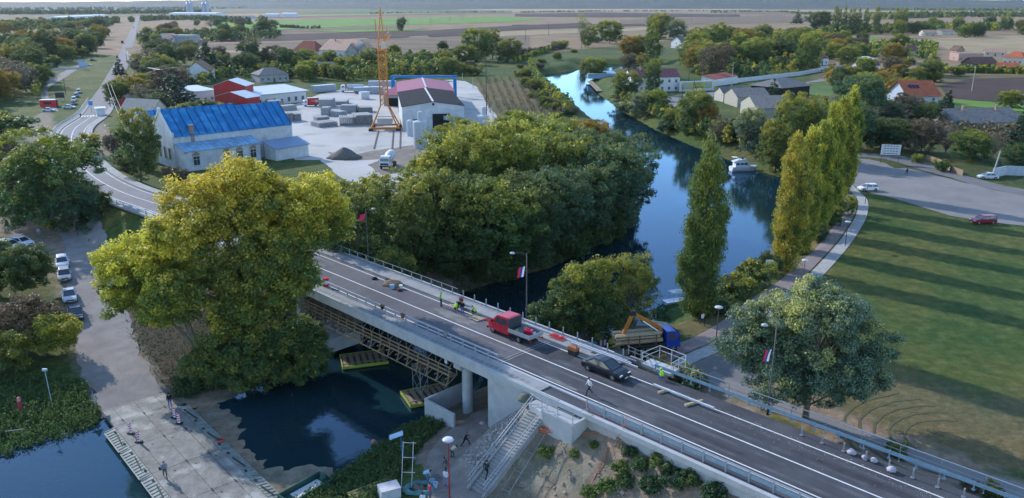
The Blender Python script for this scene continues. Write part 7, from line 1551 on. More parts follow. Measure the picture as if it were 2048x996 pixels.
def pose_mesh(name):
    if name in PM: return PM[name]
    P = POSES[name]; mb = MB(); segs = []
    def cap_(a, b, r1, r2, mi):
        a, b = Vector(a), Vector(b); d = (b-a).normalized() if (b-a).length > 1e-4 else Vector((0,0,1))
        pts = [a-d*r1*.97,a-d*r1*.7,a-d*r1*.3,a,b,b+d*r2*.3,b+d*r2*.7,b+d*r2*.97]; mb.tube(pts, [r1*.2,r1*.72,r1*.95,r1,r2,r2*.95,r2*.72,r2*.2], 10); segs.append((a, b, (r1+r2)/2, mi))
    pel, ch, nk, hd = (Vector(P[k]) for k in ('pel','ch','nk','hd')); up = (nk-pel).normalized()
    mid = pel.lerp(ch, .5)
    for sy in (-1, 1):
        o = Vector((0, sy*.075, 0)); cap_(pel+o, mid+o*.9, .115, .10, 1); cap_(mid+o*.9, ch+o*1.25, .10, .118, 1)
    cap_(pel+Vector((0,-.06,-.02)), pel+Vector((0,.06,-.02)), .125, .125, 2)
    cap_(nk-up*.06, hd-(hd-nk)*.2, .058, .055, 0); cap_(hd-Vector((0,0,.035)), hd+Vector((0,0,.035)), .082, .095, 0); cap_(hd+Vector((.095,0,-.02)), hd+Vector((.105,0,-.035)), .014, .016, 0)
    for sy in (-1, 1): cap_(hd+Vector((0,sy*.09,-.01)), hd+Vector((0,sy*.095,.015)), .02, .018, 0)
    hands = []
    for k in ('L', 'Rr'):
        sh, el, ha, hp, kn, an = (Vector(q) for q in P[k])
        cap_(ch+Vector((0,(sh.y)*.6,.02)), sh, .07, .062, 1); cap_(sh, el, .056, .044, 1); cap_(el, el.lerp(ha, .85), .042, .032, 1); f = (ha-el).normalized(); cap_(ha-f*.02, ha+f*.05, .030, .034, 0); hands.append((ha+f*.07, f, sh.y))
        cap_(hp, kn, .088, .062, 2); cap_(kn, an, .060, .044, 2); cap_(an+Vector((-.03,0,-.03)), an+Vector((.16,0,-.04)), .042, .036, 3)
    o = mb.build('pose', bark); rm = o.modifiers.new('r', 'REMESH'); rm.mode = 'VOXEL'; rm.voxel_size = .022; sm_ = o.modifiers.new('s', 'SMOOTH'); sm_.iterations = 2; sm_.factor = .5
    bpy.context.view_layer.update(); me = bpy.data.meshes.new_from_object(o.evaluated_get(bpy.context.evaluated_depsgraph_get())); old = o.data; bpy.data.objects.remove(o); bpy.data.meshes.remove(old)
    n = len(me.vertices); co = np.empty(n*3, np.float32); me.vertices.foreach_get('co', co); co = co.reshape(-1, 3)
    nf = len(me.polygons); fc = np.empty(nf*3, np.float32); me.polygons.foreach_get('center', fc); fc = fc.reshape(-1, 3)
    best = np.full(nf, 9.); mi = np.zeros(nf, np.int32)
    for a, b, r, m_ in segs:
        a, b = np.array(a), np.array(b); d = b-a; t = np.clip(((fc-a)@d)/(d@d+1e-9), 0, 1); dd = np.linalg.norm(fc-a-t[:, None]*d, axis=1)-r
        k = dd < best; best = np.where(k, dd, best); mi = np.where(k, m_, mi)
    h = np.array(hd); q = fc-h; hair = (mi == 0) & (np.linalg.norm(q, axis=1) < .16) & ((q[:, 2] > .055) | ((q[:, 0] < -.02) & (q[:, 2] > -.06))); mi = np.where(hair, 4, mi)
    vs = [v.co[:] for v in me.vertices]; fs = [list(p.vertices) for p in me.polygons]; ms = list(mi); sm2 = MB(); sm2.v, sm2.f, sm2.m = vs, fs, [int(i) for i in ms]
    for hp, f, sy in hands:   # five bent fingers on each palm
        s_ = 1 if sy > 0 else -1; side = f.cross(Vector((0, 1, 0))).normalized() if abs(f.y) < .9 else Vector((1,0,0)); ax = f.cross(side).normalized(); inn = ax*(-s_ if (ax.y*s_) > 0 else s_)
        for k, (o_, ln) in enumerate(((-.027,.060),(-.009,.070),(.009,.066),(.027,.052))):
            b0 = hp+side*o_-f*.02; sm2.tube([b0, b0+f*ln*.55, b0+f*ln*.9+inn*ln*.35], [.010,.009,.006], 5, 0)
        b0 = hp-f*.05-side*.03; sm2.tube([b0, b0-side*.03+f*.025, b0-side*.035+f*.05+inn*.012], [.012,.010,.007], 5, 0)
    for sy in (-1, 1): sm2.box((hd.x+.088, sy*.032, hd.z+.005), (.012,.022,.012), mi=5)
    sm2.box((hd.x+.086, 0, hd.z-.06), (.012,.045,.010), mi=6)
    me2 = bpy.data.meshes.new('person'); me2.from_pydata(sm2.v, [], sm2.f)
    for _ in range(7): me2.materials.append(bark)
    me2.polygons.foreach_set('material_index', sm2.m); me2.polygons.foreach_set('use_smooth', [True]*len(sm2.f)); me2.update(); PM[name] = (me2, P); return PM[name]
def cm(c, r=.85): return mat('cloth %.3f %.3f %.3f' % c, c, r, .15, 9, bump=.3, bscale=18)
skinm = mat('skin', (.42,.24,.17), .55, .06, 6); hairm = mat('dark hair', (.025,.018,.014), .8); eyem = mat('eye dark', (.02,.015,.01), .3); lipm = mat('lips', (.3,.10,.09), .5)
LIME = (.38,.75,.03); NAVY = (.015,.02,.04); BLK = (.012,.012,.014); JEAN = (.05,.10,.25); WHT = (.6,.62,.66); GRYc = (.22,.23,.25); LBL = (.35,.5,.65)
def person(label, loc, rz, pose, top, bot, vest=None, hat=None, hair=None, s=1.0):
    me, P = pose_mesh(pose); t = bpy.data.objects.new('person', me); col.objects.link(t); t.location = loc; t.rotation_euler[2] = rz; t.scale = (s, s, s); tag(t, label, 'person')
    for i, m in enumerate((skinm, cm(top), cm(bot), cm((.03,.025,.022)), hairm, eyem, lipm)): t.material_slots[i].link = 'OBJECT'; t.material_slots[i].material = m
    pel, ch, hd = Vector(P['pel']), Vector(P['ch']), Vector(P['hd'])
    if vest:
        mb = MB(); d = (ch-pel); up = d.normalized(); secs = []
        fw = Vector((0,1,0)).cross(up).normalized()
        for f, rx, ry in ((.12,.152,.20),(.45,.15,.195),(.85,.16,.215),(1.12,.145,.19),(1.25,.10,.12)):
            c = pel+d*f; secs.append([tuple(c+fw*rx*math.cos(a)+Vector((0,1,0))*ry*math.sin(a)) for a in [2*math.pi*k/14 for k in range(14)]])
        skin(mb, secs); mb.build('vest', cm(vest), t, smooth=True)
    if hat:
        o = MB().lathe([(.125,0),(.118,.05),(.08,.10),(.01,.115)], 14).box((.11,0,.01), (.10,.15,.015)).build('cap', cm(hat), t, smooth=True); o.location = hd+Vector((0,0,.045))
    return t
def onb(s, n, z=8.0): return tuple(B(s, n, z))
def gpos(u, v, z0=2, dz=.0): x, y, z = ground_at(u, v); return (x, y, z+dz)
person('man in a pale shirt and dark trousers walking across the near lane of the bridge', onb(12.5,-2.55), R(200), 'walk', WHT, NAVY, hat=(.05,.06,.1))
person('worker in a lime vest standing alone at the left end of the bridge crew', onb(-14.1,2.3), R(-20), 'stand', (.1,.12,.12), NAVY, vest=LIME)
person('worker in a lime vest squatting beside the man in the black shirt', onb(-11.9,2.7), R(60), 'squat', (.1,.12,.12), NAVY, vest=LIME)
person('worker in dark clothes squatting just behind the left squatting lime vest', onb(-12.3,3.5), R(-50), 'squat', BLK, NAVY)
person('man in a black shirt and blue jeans standing in the bridge crew', onb(-10.3,2.3), R(80), 'stand', BLK, JEAN)
person('worker in a lime vest squatting by the kerb, right end of the bridge crew', onb(-9.5,3.4), R(170), 'squat', (.1,.12,.12), NAVY, vest=LIME)
person('worker in a reddish shirt squatting on the far walkway behind the crew', onb(-12.9,4.3,8.17), R(-60), 'squat', (.3,.08,.1), NAVY)
person('worker in a lime vest and blue trousers squatting right of the sedan', onb(15.4,4.6,8.05), R(100), 'squat', (.15,.2,.2), (.02,.08,.3), vest=LIME, hat=LIME)
x, y = W(331,955,.64); person('man in grey clothes walking on the pontoon with a bag at his side', (x, y, .64), R(-60), 'walk', (.2,.22,.27), (.08,.09,.1), hat=(.15,.17,.2))
tag(MB().box((0,0,.16),(.34,.12,.32)).build('shoulder_bag', cm((.05,.06,.09)), loc=(x-.38,y+.1,1.35), bevel=.03), 'dark shoulder bag carried by the man on the pontoon', 'bag')
x, y = W(341,816,.64); person('man in a black jacket and blue jeans at the shore end of the pontoon', (x, y, .64), R(120), 'stand', BLK, JEAN, s=1.04)
person('worker in dark clothes leaning with a pole at the foot of the stone bank', gpos(930,890), R(-15), 'lunge', NAVY, BLK)
person('mason in a cream shirt bending over the foot of the stone bank', gpos(905,914), R(40), 'bend', (.5,.5,.38), (.08,.09,.09))
person('person in dark green crouching behind the dish lamp on the track', gpos(893,935), R(150), 'squat', (.08,.11,.09), GRYc)
person('man in a white shirt and lilac trousers standing by the red lamp pole', gpos(892,972), R(60), 'stand', WHT, (.25,.24,.36))
person('man in a light blue shirt bending over the mortar heap', gpos(851,962), R(10), 'bend', LBL, (.05,.1,.2))
person('dark dressed man climbing the foot of the staircase', onb(9.9,-13.0,2.9), R(60), 'walk', (.03,.035,.05), BLK)
person('person in a red top beside the white box at the lower frame edge', gpos(860,1000), R(20), 'stand', (.5,.05,.08), (.1,.12,.16))
person('person in a white top whose head shows at the lower frame edge by the tarpaulin', gpos(846,1008), R(100), 'squat', WHT, NAVY)
person('man in a white shirt walking on the grass by the riverside path', gpos(1404,650), R(-60), 'walk', WHT, NAVY)
person('dark figure walking across the parking lot', (*W(1813,350), 3.56), R(-90), 'walk', BLK, NAVY)
person('dark figure on the crosswalk of the far junction', (*W(162,236), 3.56), R(-80), 'walk', BLK, NAVY)
person('pedestrian in pale lilac walking by the gravel lot at the left', gpos(79,474), R(-60), 'walk', (.4,.38,.55), GRYc)
person('worker in white and blue on the hanging scaffold', onb(-5.2,-4.6,4.95), R(30), 'stand', WHT, JEAN, hat=(.6,.2,.1))
# ================================================================ THINGS LYING ABOUT
def item(name, label, cat, loc, mb, m, rz=0, smooth=False, bevel=0, group=None): return tag(mb.build(name, m, loc=loc, rz=rz, smooth=smooth, bevel=bevel), label, cat, group)
def multi(name, label, cat, loc, rz, parts, group=None):
    t = thing(name, label, cat, loc, rz, group)
    for nm, mb, m in parts: mb.build(nm, m, t)
    return t
rdm = mat('barrel red', (.45,.02,.04), .6); wtm = mat('barrel white', (.65,.65,.65), .6)
multi('barrel', 'red and white striped barrel standing against the near guard rail', 'barrel', onb(-29.5,-3.55,8.0), 0, [('drum', MB().lathe([(.36,0),(.38,.45),(.36,.46)],16), rdm), ('white_band', MB().lathe([(.37,.46),(.37,.78)],16), wtm), ('top_drum', MB().lathe([(.37,.78),(.39,1.2),(.2,1.22)],16), rdm)])
heapm = mat('rubble brown', (.17,.13,.09), .95, .35, 5, bump=.9, bscale=9)
def heap(label, loc, r, h, m=heapm, name='rubble_heap', cat='heap', seed=1, sq=.7):
    rr = random.Random(seed); mb = MB(); mb.lathe([(r,0),(r*.8,h*.45),(r*.5,h*.8),(r*.2,h*.98),(.02,h)], 18); mb.v = [(a*rr.uniform(.8,1.2), b*rr.uniform(.8,1.2)*sq, c*rr.uniform(.75,1.15)) for a, b, c in mb.v]; return item(name, label, cat, loc, mb, m, rz=RB, smooth=True)
heap('brown heap of rubble and sticks on the far lane edge of the bridge', onb(-24.3,3.0,8.0), 1.7, .55)
item('bucket', 'white bucket beside the rubble heap on the bridge', 'bucket', onb(-22.3,2.7), MB().lathe([(.2,0),(.25,.5),(.22,.5)],14), wtm)
item('crate', 'pale blue crate in front of the rubble heap on the bridge', 'crate', onb(-23.2,2.0), MB().box((0,0,.25),(.55,.4,.5)), mat('pale blue plastic', (.25,.4,.6), .5), bevel=.02)
item('tool_bag', 'dark bag on the asphalt at the right of the rubble heap', 'bag', onb(-21.8,2.1), MB().lathe([(.3,0),(.35,.12),(.2,.28),(.05,.3)],10), cm((.06,.03,.03)))
item('tool_bag', 'dark bag lying by the edge line left of the rubble heap', 'bag', onb(-27.6,2.5), MB().lathe([(.35,0),(.4,.12),(.2,.3),(.05,.34)],10), cm(BLK))
item('tool_bag', 'black bag lying by the kerb at the far left of the rubble heap', 'bag', onb(-26.0,3.4), MB().lathe([(.35,0),(.4,.12),(.2,.26),(.05,.3)],10), cm((.02,.03,.03)))
for s_, lab in ((-17.0,'black jacket draped over the near guard rail, left one'),(-13.2,'brown and black jacket draped over the near guard rail, middle one'),(-5.9,'grey jacket draped over the near guard rail, nearest the walking gap')):
    mb = MB(); mb.box((0,0,.86),(.75,.32,.1)); mb.box((0,.16,.70),(.6,.07,.34)); mb.box((.1,-.16,.66),(.5,.07,.42)); item('jacket', lab, 'jacket', onb(s_,-3.95,8.16), mb, cm({-17.0:BLK,-13.2:(.12,.07,.05),-5.9:(.2,.2,.2)}[s_]), rz=RB, bevel=.03)
mb = MB()
for k in range(5): mb.box((0,-.5+k*.25,.1),(1.5,.18,.05))
for k in (-.6,.6): mb.box((k,0,.04),(.1,1.2,.08))
item('pallet', 'small wooden pallet beside the crew by the kerb', 'pallet', onb(-8.2,2.6), mb, woodl, rz=RB)
item('planks', 'loose boards at the feet of the lime vest crew', 'planks', onb(-12.7,3.3), MB().box((0,0,.05),(2.2,.3,.06)).box((.3,.3,.11),(2.0,.25,.06),rz=.2), woodl, rz=RB)
item('red_tape_roll', 'tangle of red plastic netting on the kerb right of the crew', 'netting', onb(-7.0,3.3), MB().tube([(.3*math.cos(k)*(1+.1*k%3),.25*math.sin(k*1.3),.05+.02*(k%4)) for k in range(16)],.035,5), mat('red plastic', (.5,.02,.04), .5))
multi('generator', 'small orange topped generator on the far edge line', 'generator', onb(5.8,3.0), RB, [('frame', MB().box((0,0,.3),(1.0,.6,.5)), drk), ('motor', MB().box((0,0,.72),(1.05,.62,.36)), mat('rusty orange casing', (.35,.12,.05), .6)), ('exhaust', MB().tube([(.4,0,.8),(.4,0,1.05)],.05), drk)])
mb = MB()
for k in range(7): mb.bar((-.9+k*.28,-.4,.1+.03*(k%3)),(-.6+k*.25,.5,.22-.02*(k%4)),.06); mb.bar((-.9,-.3+k*.1,.2),(.9,-.35+k*.12,.1),.04)
item('red_grids', 'bright red welded frames lying on the far walkway behind the truck', 'frames', onb(2.1,4.7,8.17), mb, mat('red primer', (.6,.03,.03), .5), rz=RB)
for s_, n_, lab in ((4.6,4.6,'dark square cover plate in the far walkway, left one'),(7.2,4.6,'dark square cover plate in the far walkway behind the sedan, right one')): item('cover_plate', lab, 'cover plate', onb(s_,n_,8.162), MB().box((0,0,.008),(.55,.5,.016)), drk, rz=RB)
for n_, s0, s1, lab in ((5.05,-3,11.5,'long pale steel section lying along the far walkway, outer one'),(4.75,4,12.5,'long pale steel section lying along the far walkway, inner one')): item('steel_section', lab, 'steel beam', onb(s0,n_,8.17), MB().box(((s1-s0)/2,0,.09),(s1-s0,.14,.16)), mat('pale steel', (.5,.52,.55), .5), rz=RB)
item('steel_section', 'pale steel beam resting on two timber blocks by the far edge line', 'steel beam', onb(15.9,2.75), MB().box((3.1,0,.32),(6.4,.2,.14)).box((3.1,0,.26),(6.4,.05,.1)), mat('pale steel', (.5,.52,.55), .5), rz=RB-.01)
for s_, lab in ((17.0,'timber block under the left part of the pale steel beam'),(20.2,'long timber block under the right end of the pale steel beam')): item('timber_block', lab, 'timber', onb(s_,2.65), MB().box((0,0,.1),(.22,1.2 if s_ < 18 else 2.0,.2)), woodl, rz=RB-.3, bevel=.01)
bagm = mat('white plastic bag', (.42,.39,.44), .6, .1, 6, bump=.4)
for i, (s_, n_, r_, lab) in enumerate([(33.6,4.3,.36,'largest pinkish white plastic bag at the right kerb'),(34.6,4.35,.24,'small white plastic bag second from the left at the right kerb'),(35.3,4.4,.3,'upright white plastic bag by a short post at the right kerb'),(36.8,4.0,.36,'white plastic bag lying on the kerb at the right of the others')]):
    rr = random.Random(i); mb = MB(); mb.lathe([(r_*.8,0),(r_,r_*.4),(r_*.6,r_*.9),(r_*.1,r_*1.2)], 10); mb.v = [(a*rr.uniform(.75,1.2), b*rr.uniform(.75,1.2), c) for a, b, c in mb.v]; item('plastic_bag', lab, 'bag', onb(s_,n_,8.05), mb, bagm, smooth=True, group='white bags at the right kerb')
rng_ = np.random.default_rng(5); n_ = 420; s_ = 17+27*rng_.random(n_)**.8; q = 3.6-np.abs(rng_.normal(size=n_))*1.0; mb = MB()
for a, b in zip(s_, q):
    p = B(float(a), float(b), 8.0); r_ = .012+.035*random.Random(a).random(); th_ = a*7; mb.add([(p.x+r_*math.cos(th_+k*1.57),p.y+r_*math.sin(th_+k*1.57),p.z+.012+.02*(k % 2)) for k in range(4)],[(0,1,2,3)])
tag(mb.build('litter', mat('pale grit', (.5,.45,.36), .8)), 'pale grit and fallen leaves strewn along the far edge line of the right approach', 'litter', None, 'stuff')
# hose, pallet and timber on the slope
hosem = mat('orange hose', (.62,.13,.05), .45)
x, y, z = ground_at(1096,862); rr = random.Random(3); pts = []
for k in range(70): a_ = k*.55; r_ = .62+.32*math.sin(k*.37); pts.append((x+r_*math.cos(a_)*1.1, y+r_*.8*math.sin(a_), z+.1+.006*k+.04*rr.random()))
tag(MB().tube(pts, .035, 5).build('hose', hosem), 'tangled orange hose coil below the landing block', 'hose')
def hose_line(label, px, m=hosem, r=.032, lift=.06):
    pts = [Vector(gpos(u, v, dz=lift)) for u, v in px]; tag(MB().tube(smooth_pts(pts, .6), r, 5).build('hose', m), label, 'hose')
hose_line('orange hose line running from the coil along the slope below the wall', [(1105,862),(1150,868),(1190,866),(1228,868)])
hose_line('orange hose line running down the slope from the timber pile', [(1228,872),(1216,900),(1200,935),(1185,965),(1174,1000)])
tp = mat('red white tape', (.62,.12,.12), .6)
tag(MB().tube([B(14.2,-5.3,8.9), B(16.4,-5.35,8.0), B(17.6,-6.0,7.0)], .025, 4).build('barrier_tape', tp), 'strip of red barrier tape hanging over the retaining wall', 'tape')
tag(MB().tube([B(18.6,-5.1,9.1), B(18.6,-5.5,8.2), B(18.4,-6.2,7.0)], .03, 4).build('barrier_tape', tp), 'second strip of red tape hanging from the guard rail over the timber pile', 'tape')
x, y, z = ground_at(1249,892); mb = MB()
for k in range(7): mb.box((-.75+k*.25,0,.12),(.15,1.2,.03))
for k in (-.5,0,.5): mb.box((0,k,.05),(1.7,.1,.1))
o = item('pallet', 'weathered wooden pallet lying on the slope below the retaining wall', 'pallet', (x,y,z+.05), mb, wood, rz=R(-20)); o.rotation_euler = (R(18), R(12), R(-20))
x, y, z = ground_at(1232,866); mb = MB(); rr = random.Random(6)
for k in range(9): a_ = rr.uniform(-.9,.2); c = Vector((rr.uniform(-.5,.5),rr.uniform(-.4,.4),.08+.05*k)); d = Vector((math.cos(a_),math.sin(a_),rr.uniform(-.05,.15)))*rr.uniform(.5,1.0); mb.bar(c-d,c+d,.12,.04)
item('timber_pile', 'untidy pile of offcut boards on the slope beside the retaining wall', 'timber', (x,y,z), mb, woodl)
item('bucket', 'red bucket on the timber pile by the retaining wall', 'bucket', (x+.1,y+.3,z+.5), MB().lathe([(.15,0),(.19,.3)],12), mat('red plastic', (.5,.02,.04), .5))
def pipe_frame(label, a, b, wd, n, m=galv):
    A, Bv = Vector(a), Vector(b); d = Bv-A; side = Vector((-d.y, d.x, 0)).normalized()*wd/2; mb = MB(); e_ = side*.35
    for sg in (-1, 1): mb.tube([A+side*sg, Bv+side*sg], .03)
    for k in range(n): p = A+d*(.03+.94*k/(n-1)); mb.tube([p-side-e_*1.6, p+side], .025)
    tag(mb.build('railing_section', m), label, 'railing section')
ga, gb = gpos(1083,872,dz=.25), gpos(1010,990,dz=.25); pipe_frame('steel railing section lying on the slope right of the staircase', ga, gb, .75, 4)
x, y, z = gpos(813,978); pipe_frame('steel railing section leaning upright beside the grass bank', (x,y,z+.1), (x+.1,y+1.6,z+3.8), .9, 4, mat('pale steel', (.5,.52,.55), .5))
# mortar place at the foot of the bank
x, y, z = gpos(838,978); tar = mat('green tarpaulin', (.09,.22,.22), .6, .2, 2, bump=.5, bscale=5)
mb = MB(); rr = random.Random(9); ring = []
for k in range(22): a_ = k*2*math.pi/22; ring.append((a_, 1.25*rr.uniform(.85,1.15)))
secs = [[(r_*f*math.cos(a_), r_*f*.75*math.sin(a_), zz*rr.uniform(.6,1.2)) for a_, r_ in ring] for f, zz in ((1.15,.06),(1.0,.34),(.85,.42),(.7,.12))]; skin(mb, secs, close=False)
item('tarpaulin', 'green tarpaulin rolled into a ring round a heap of sand', 'tarpaulin', (x,y,z), mb, tar, smooth=True)
heap('sand heap inside the green tarpaulin ring', (x,y,z), .8, .5, mat('grey brown sand', (.17,.14,.11), .95, .2, 6, bump=.5), 'sand_heap', seed=4)
heap('flat heap of wet mortar beside the two buckets', gpos(871,956), .8, .2, mat('wet mortar', (.12,.12,.115), .6), 'mortar_heap', seed=5)
for u, v, c, lab in ((864,968,(.3,.5,.65),'light blue bucket by the mortar heap, left one'),(871,974,(.45,.55,.68),'pale blue bucket by the mortar heap, right one')): item('bucket', lab, 'bucket', gpos(u,v), MB().lathe([(.17,0),(.23,.48),(.2,.48),(.17,.1)],14), mat('bucket %.2f' % c[0], c, .5))
x, y, z = gpos(779,992); multi('supply_box', 'white box of building material at the lower frame edge', 'box', (x,y,z), R(25), [('body', MB().box((0,0,.5),(1.7,1.3,1.0)), mat('white box', (.5,.5,.52), .6)), ('lid', MB().box((0,0,1.03),(1.75,1.35,.08)), mat('pale lid', (.55,.52,.52), .6))])
mb = MB()
for k in range(6): mb.bar((-2.2,k*.22,.1+.05*(k%2)),(2.2,k*.22+.1,.12+.05*(k%2)),.17,.05)
item('planks', 'yellowish planks stacked on the near bank at the lower frame edge', 'planks', gpos(752,985,dz=.1), mb, mat('yellow timber', (.42,.33,.12), .8, .2, 3), rz=R(35))
x, y, z = gpos(806,930); t = thing('flood_light', 'blue and white floodlight on a thin blue pole beside the dirt track', 'floodlight', (x,y,z)); MB().tube([(0,0,0),(-.1,0,3.2)],.04).build('pole', mat('blue pole', (.05,.15,.4), .5), t); o = MB().box((-.5,0,3.2),(1.3,.7,.14),rot=(0,R(-18),R(10))).build('lamp_head', mat('pale blue lamp', (.35,.5,.65), .4), t, bevel=.03)
item('rag', 'pinkish rag lying on the ground by the abutment wall', 'rag', gpos(966,845), MB().lathe([(.4,0),(.3,.1),(.1,.16)],8), cm((.45,.33,.33)), smooth=True)
item('white_stone', 'pale boulder in the grass on the near bank', 'boulder', gpos(858,842), MB().lathe([(.3,0),(.33,.15),(.15,.32),(.02,.34)],9), conc, smooth=True)
item('white_stone', 'pale flat stone at the edge of the grass bank, lower one', 'boulder', gpos(806,870), MB().lathe([(.3,0),(.3,.12),(.12,.2),(.02,.22)],8), conc, smooth=True)
item('orange_ball', 'round salmon pink float at the waterline of the near bank', 'float', gpos(747,887,dz=.05), MB().lathe([(.05,0),(.22,.08),(.28,.25),(.2,.42),(.03,.5)],12), mat('salmon plastic', (.5,.2,.14), .5), smooth=True)
item('cloth_pile', 'pile of camouflage coloured cloth at the top of the stairs under the fascia', 'cloth', onb(7.9,-6.3,7.15), MB().lathe([(.6,0),(.6,.2),(.4,.5),(.1,.6)],9), cm((.12,.13,.09)), smooth=True)
item('blue_crate', 'bright blue crate at the top of the stairs', 'crate', onb(9.2,-6.0,7.0), MB().box((0,0,.15),(.5,.35,.3)), mat('bright blue paint', (.01,.16,.42), .5), bevel=.02)
# left bank furniture
x, y = W(102,797,1.6); t = thing('lamp_post', 'slender pale blue lamp post standing in the grass of the left point', 'lamp post', (x,y,zg(x,y))); MB().tube([(0,0,0),(-.1,0,4.2)],.04).build('pole', mat('pale blue pole', (.3,.42,.5), .5), t); MB().box((-.1,0,4.3),(.5,.2,.25)).build('lamp_head', mat('pale blue pole', (.3,.42,.5), .5), t)
x, y = W(40,812,1.6); t = thing('bollard', 'red post with a pale pink top standing in the grass at the left', 'post', (x,y,zg(x,y))); MB().lathe([(.19,0),(.17,1.4)],12).build('post', mat('red post', (.42,.03,.07), .6), t); MB().lathe([(.165,1.4),(.155,1.8),(.05,1.86)],12).build('top', mat('pink top', (.55,.22,.22), .6), t)
x, y = W(190,800,1.4); t = thing('warning_sign', 'triangular road sign seen from its dark back at the ramp edge', 'road sign', (x,y,zg(x,y)), R(25)); MB().tube([(0,0,0),(-.15,0,2.4)],.035).build('post', galv, t); MB().add([(-.65,0,1.95),(.35,0,1.95),(-.15,0,2.8),(-.65,.04,1.95),(.35,.04,1.95),(-.15,.04,2.8)],[(0,1,2),(5,4,3),(0,3,4,1),(1,4,5,2),(2,5,3,0)]).build('plate', mat('dark sign back', (.05,.06,.08), .5), t)
x, y = W(28,858,1.2); t = thing('pipe_frame', 'low bent pipe frame standing in the grass of the left point', 'frame', (x,y,zg(x,y))); MB().tube([(-.9,0,0),(-.9,0,.8),(.9,.1,1.0),(.9,.1,0)],.05).build('pipe', mat('grey green pipe', (.18,.22,.19), .7), t)
x, y = W(137,668,2.2); o = item('tyre', 'old tyre standing among the leaves at the left edge of the ramp road', 'tyre', (x,y,zg(x,y)+.45), MB().lathe([(.25,-.1),(.42,-.12),(.45,0),(.42,.12),(.25,.1)],18,axis='y'), rubber, rz=R(20))
# signs and boards
def board(label, u, v, z0, wd, ht, zc, m, posts=2, lines=0, rz=0, name='notice_board', cat='sign', pm=None):
    x, y = W(u, v, z0); t = thing(name, label, cat, (x, y, zg(x, y)), rz); 
    for sx in ((-1, 1) if posts == 2 else (0,)): MB().tube([(sx*wd*.45,0,0),(sx*wd*.45,0,zc+ht/2)],.06).build('post', pm or mat('dark post', (.05,.05,.05), .6), t)
    MB().box((0,-.08,zc),(wd,.08,ht)).build('panel', m, t)
    if lines:
        mb = MB(); r_ = random.Random(2)
        for k in range(lines):
            n_ = 5
            for j in range(n_): mb.box((-wd*.38+wd*.76*(j+.5)/n_,-.13,zc+ht*.36-ht*.72*k/max(1,lines-1)),(wd*.1*r_.uniform(.7,1.3),.02,ht*.07))
        mb.build('lettering', mat('dark letters', (.06,.07,.04), .7), t)
    return t
board('white notice board with dark lettering on two black posts beside the parking lot', 1778, 327, 3.5, 4.6, 2.6, 3.5, mat('board white', (.5,.52,.56), .6), 2, 4, R(-10))
board('small pale square sign on a single pole beside the poplar row', 1534, 572, 3.3, 1.0, 1.3, 3.1, mat('board white', (.5,.52,.56), .6), 1, 0, R(0), 'sign_board', pm=galv)
board('blue and white roadside sign by the verge cars at the far left', 166, 139, 3.5, 4, 5, 3.4, mat('board pale blue', (.5,.6,.75), .6), 1, 2, R(10))
board('black board on the verge beside the junction', 122, 202, 3.5, 3.4, 2.2, 2.4, mat('dark board', (.04,.05,.06), .6), 2, 0, R(5))
board('blue round traffic sign by the kiosk at the junction', 184, 226, 3.5, 1.6, 1.6, 3.6, mat('sign blue', (.05,.25,.55), .5), 1, 0, 0, 'traffic_sign')
x, y = W(99, 213); t = thing('kiosk', 'bright red kiosk with a pale roof at the left of the junction', 'kiosk', (x,y,3.5), R(8)); MB().box((0,0,1.3),(5.6,3,2.6)).build('body', paint_m('bright red', (.55,.02,.03)), t); MB().box((0,0,2.68),(6,3.4,.16)).build('roof', framew, t); MB().box((0,-1.52,1.5),(3,.05,1.1)).build('window', glass, t)
x, y, z = gpos(1488,682); t = thing('bench', 'grey slatted bench beside the riverside path', 'bench', (x,y,z), R(32)); MB().box((0,0,.45),(2.0,.45,.07)).build('seat', wood, t); MB().box((0,.25,.8),(2.0,.06,.4)).build('backrest', wood, t)
for sx in (-.8,.8): MB().box((sx,0,.22),(.1,.45,.44)).build('leg', conc, t)
# red and white barrier with a yellow disc near the crane truck
x, y, z = ground_at(1222,698); t = thing('barrier_board', 'dark barrier board with pale panels and a yellow disc beside the crane truck', 'barrier', (x,y,z), R(15)); MB().box((0,0,1.1),(3.2,.08,.9)).build('board', mat('dark board', (.04,.05,.06), .6), t)
mb = MB(); [mb.box((q,-.06,1.1),(.28,.04,.75)) for q in (-1.35,-.85,.75,1.3)]; mb.build('panels', mat('pale pink panel', (.6,.45,.55), .6), t); MB().lathe([(0,0),(.4,0),(.4,.04),(0,.04)],16,(0,-.1,1.15),axis='y').build('disc', mat('yellow disc', (.35,.35,.05), .5), t)
for sx in (-1.4,1.4): MB().tube([(sx,0,0),(sx,0,1.5)],.04).build('post', drk, t)
# ================================================================ POLES AND WIRES
def pole(label, u, vb, vt, m=None, arm=True, z=3.5, lean=0, group=None, r=.13):
    x, y = W(u, vb, z); D = y*CT+(CAMZ-z)*ST; H = (vb-vt)/FPX*D/(CT-(vb-498)/FPX*ST); t = thing('utility_pole', label, 'utility pole', (x, y, z), 0, group); m = m or mat('dark timber pole', (.07,.055,.045), .85)
    MB().tube([(0,0,-.1),(lean,0,H)],[r*1.2,r*.75],8).build('pole', m, t)
    if arm: MB().bar((lean-.8,0,H-.5),(lean+.8,0,H-.5),.12).build('crossarm', m, t)
    return (x+lean, y, z+H)
cp = mat('pale concrete pole', (.42,.42,.41), .8)
pole('tall dark pole on the verge left of the junction, nearer one', 115, 216, 177); pole('tall dark pole on the verge left of the straight road, farther one', 132, 190, 158)
a1 = pole('double timber pole beside the red hut', 221, 214, 164); a2 = pole('thin timber pole just right of the double pole by the red hut', 228, 214, 168)
a3 = pole('timber pole among the trees above the beige gable', 330, 206, 138, r=.22); a4 = pole('pole at the far end of the wires beside the dark cypress', 254, 122, 100)
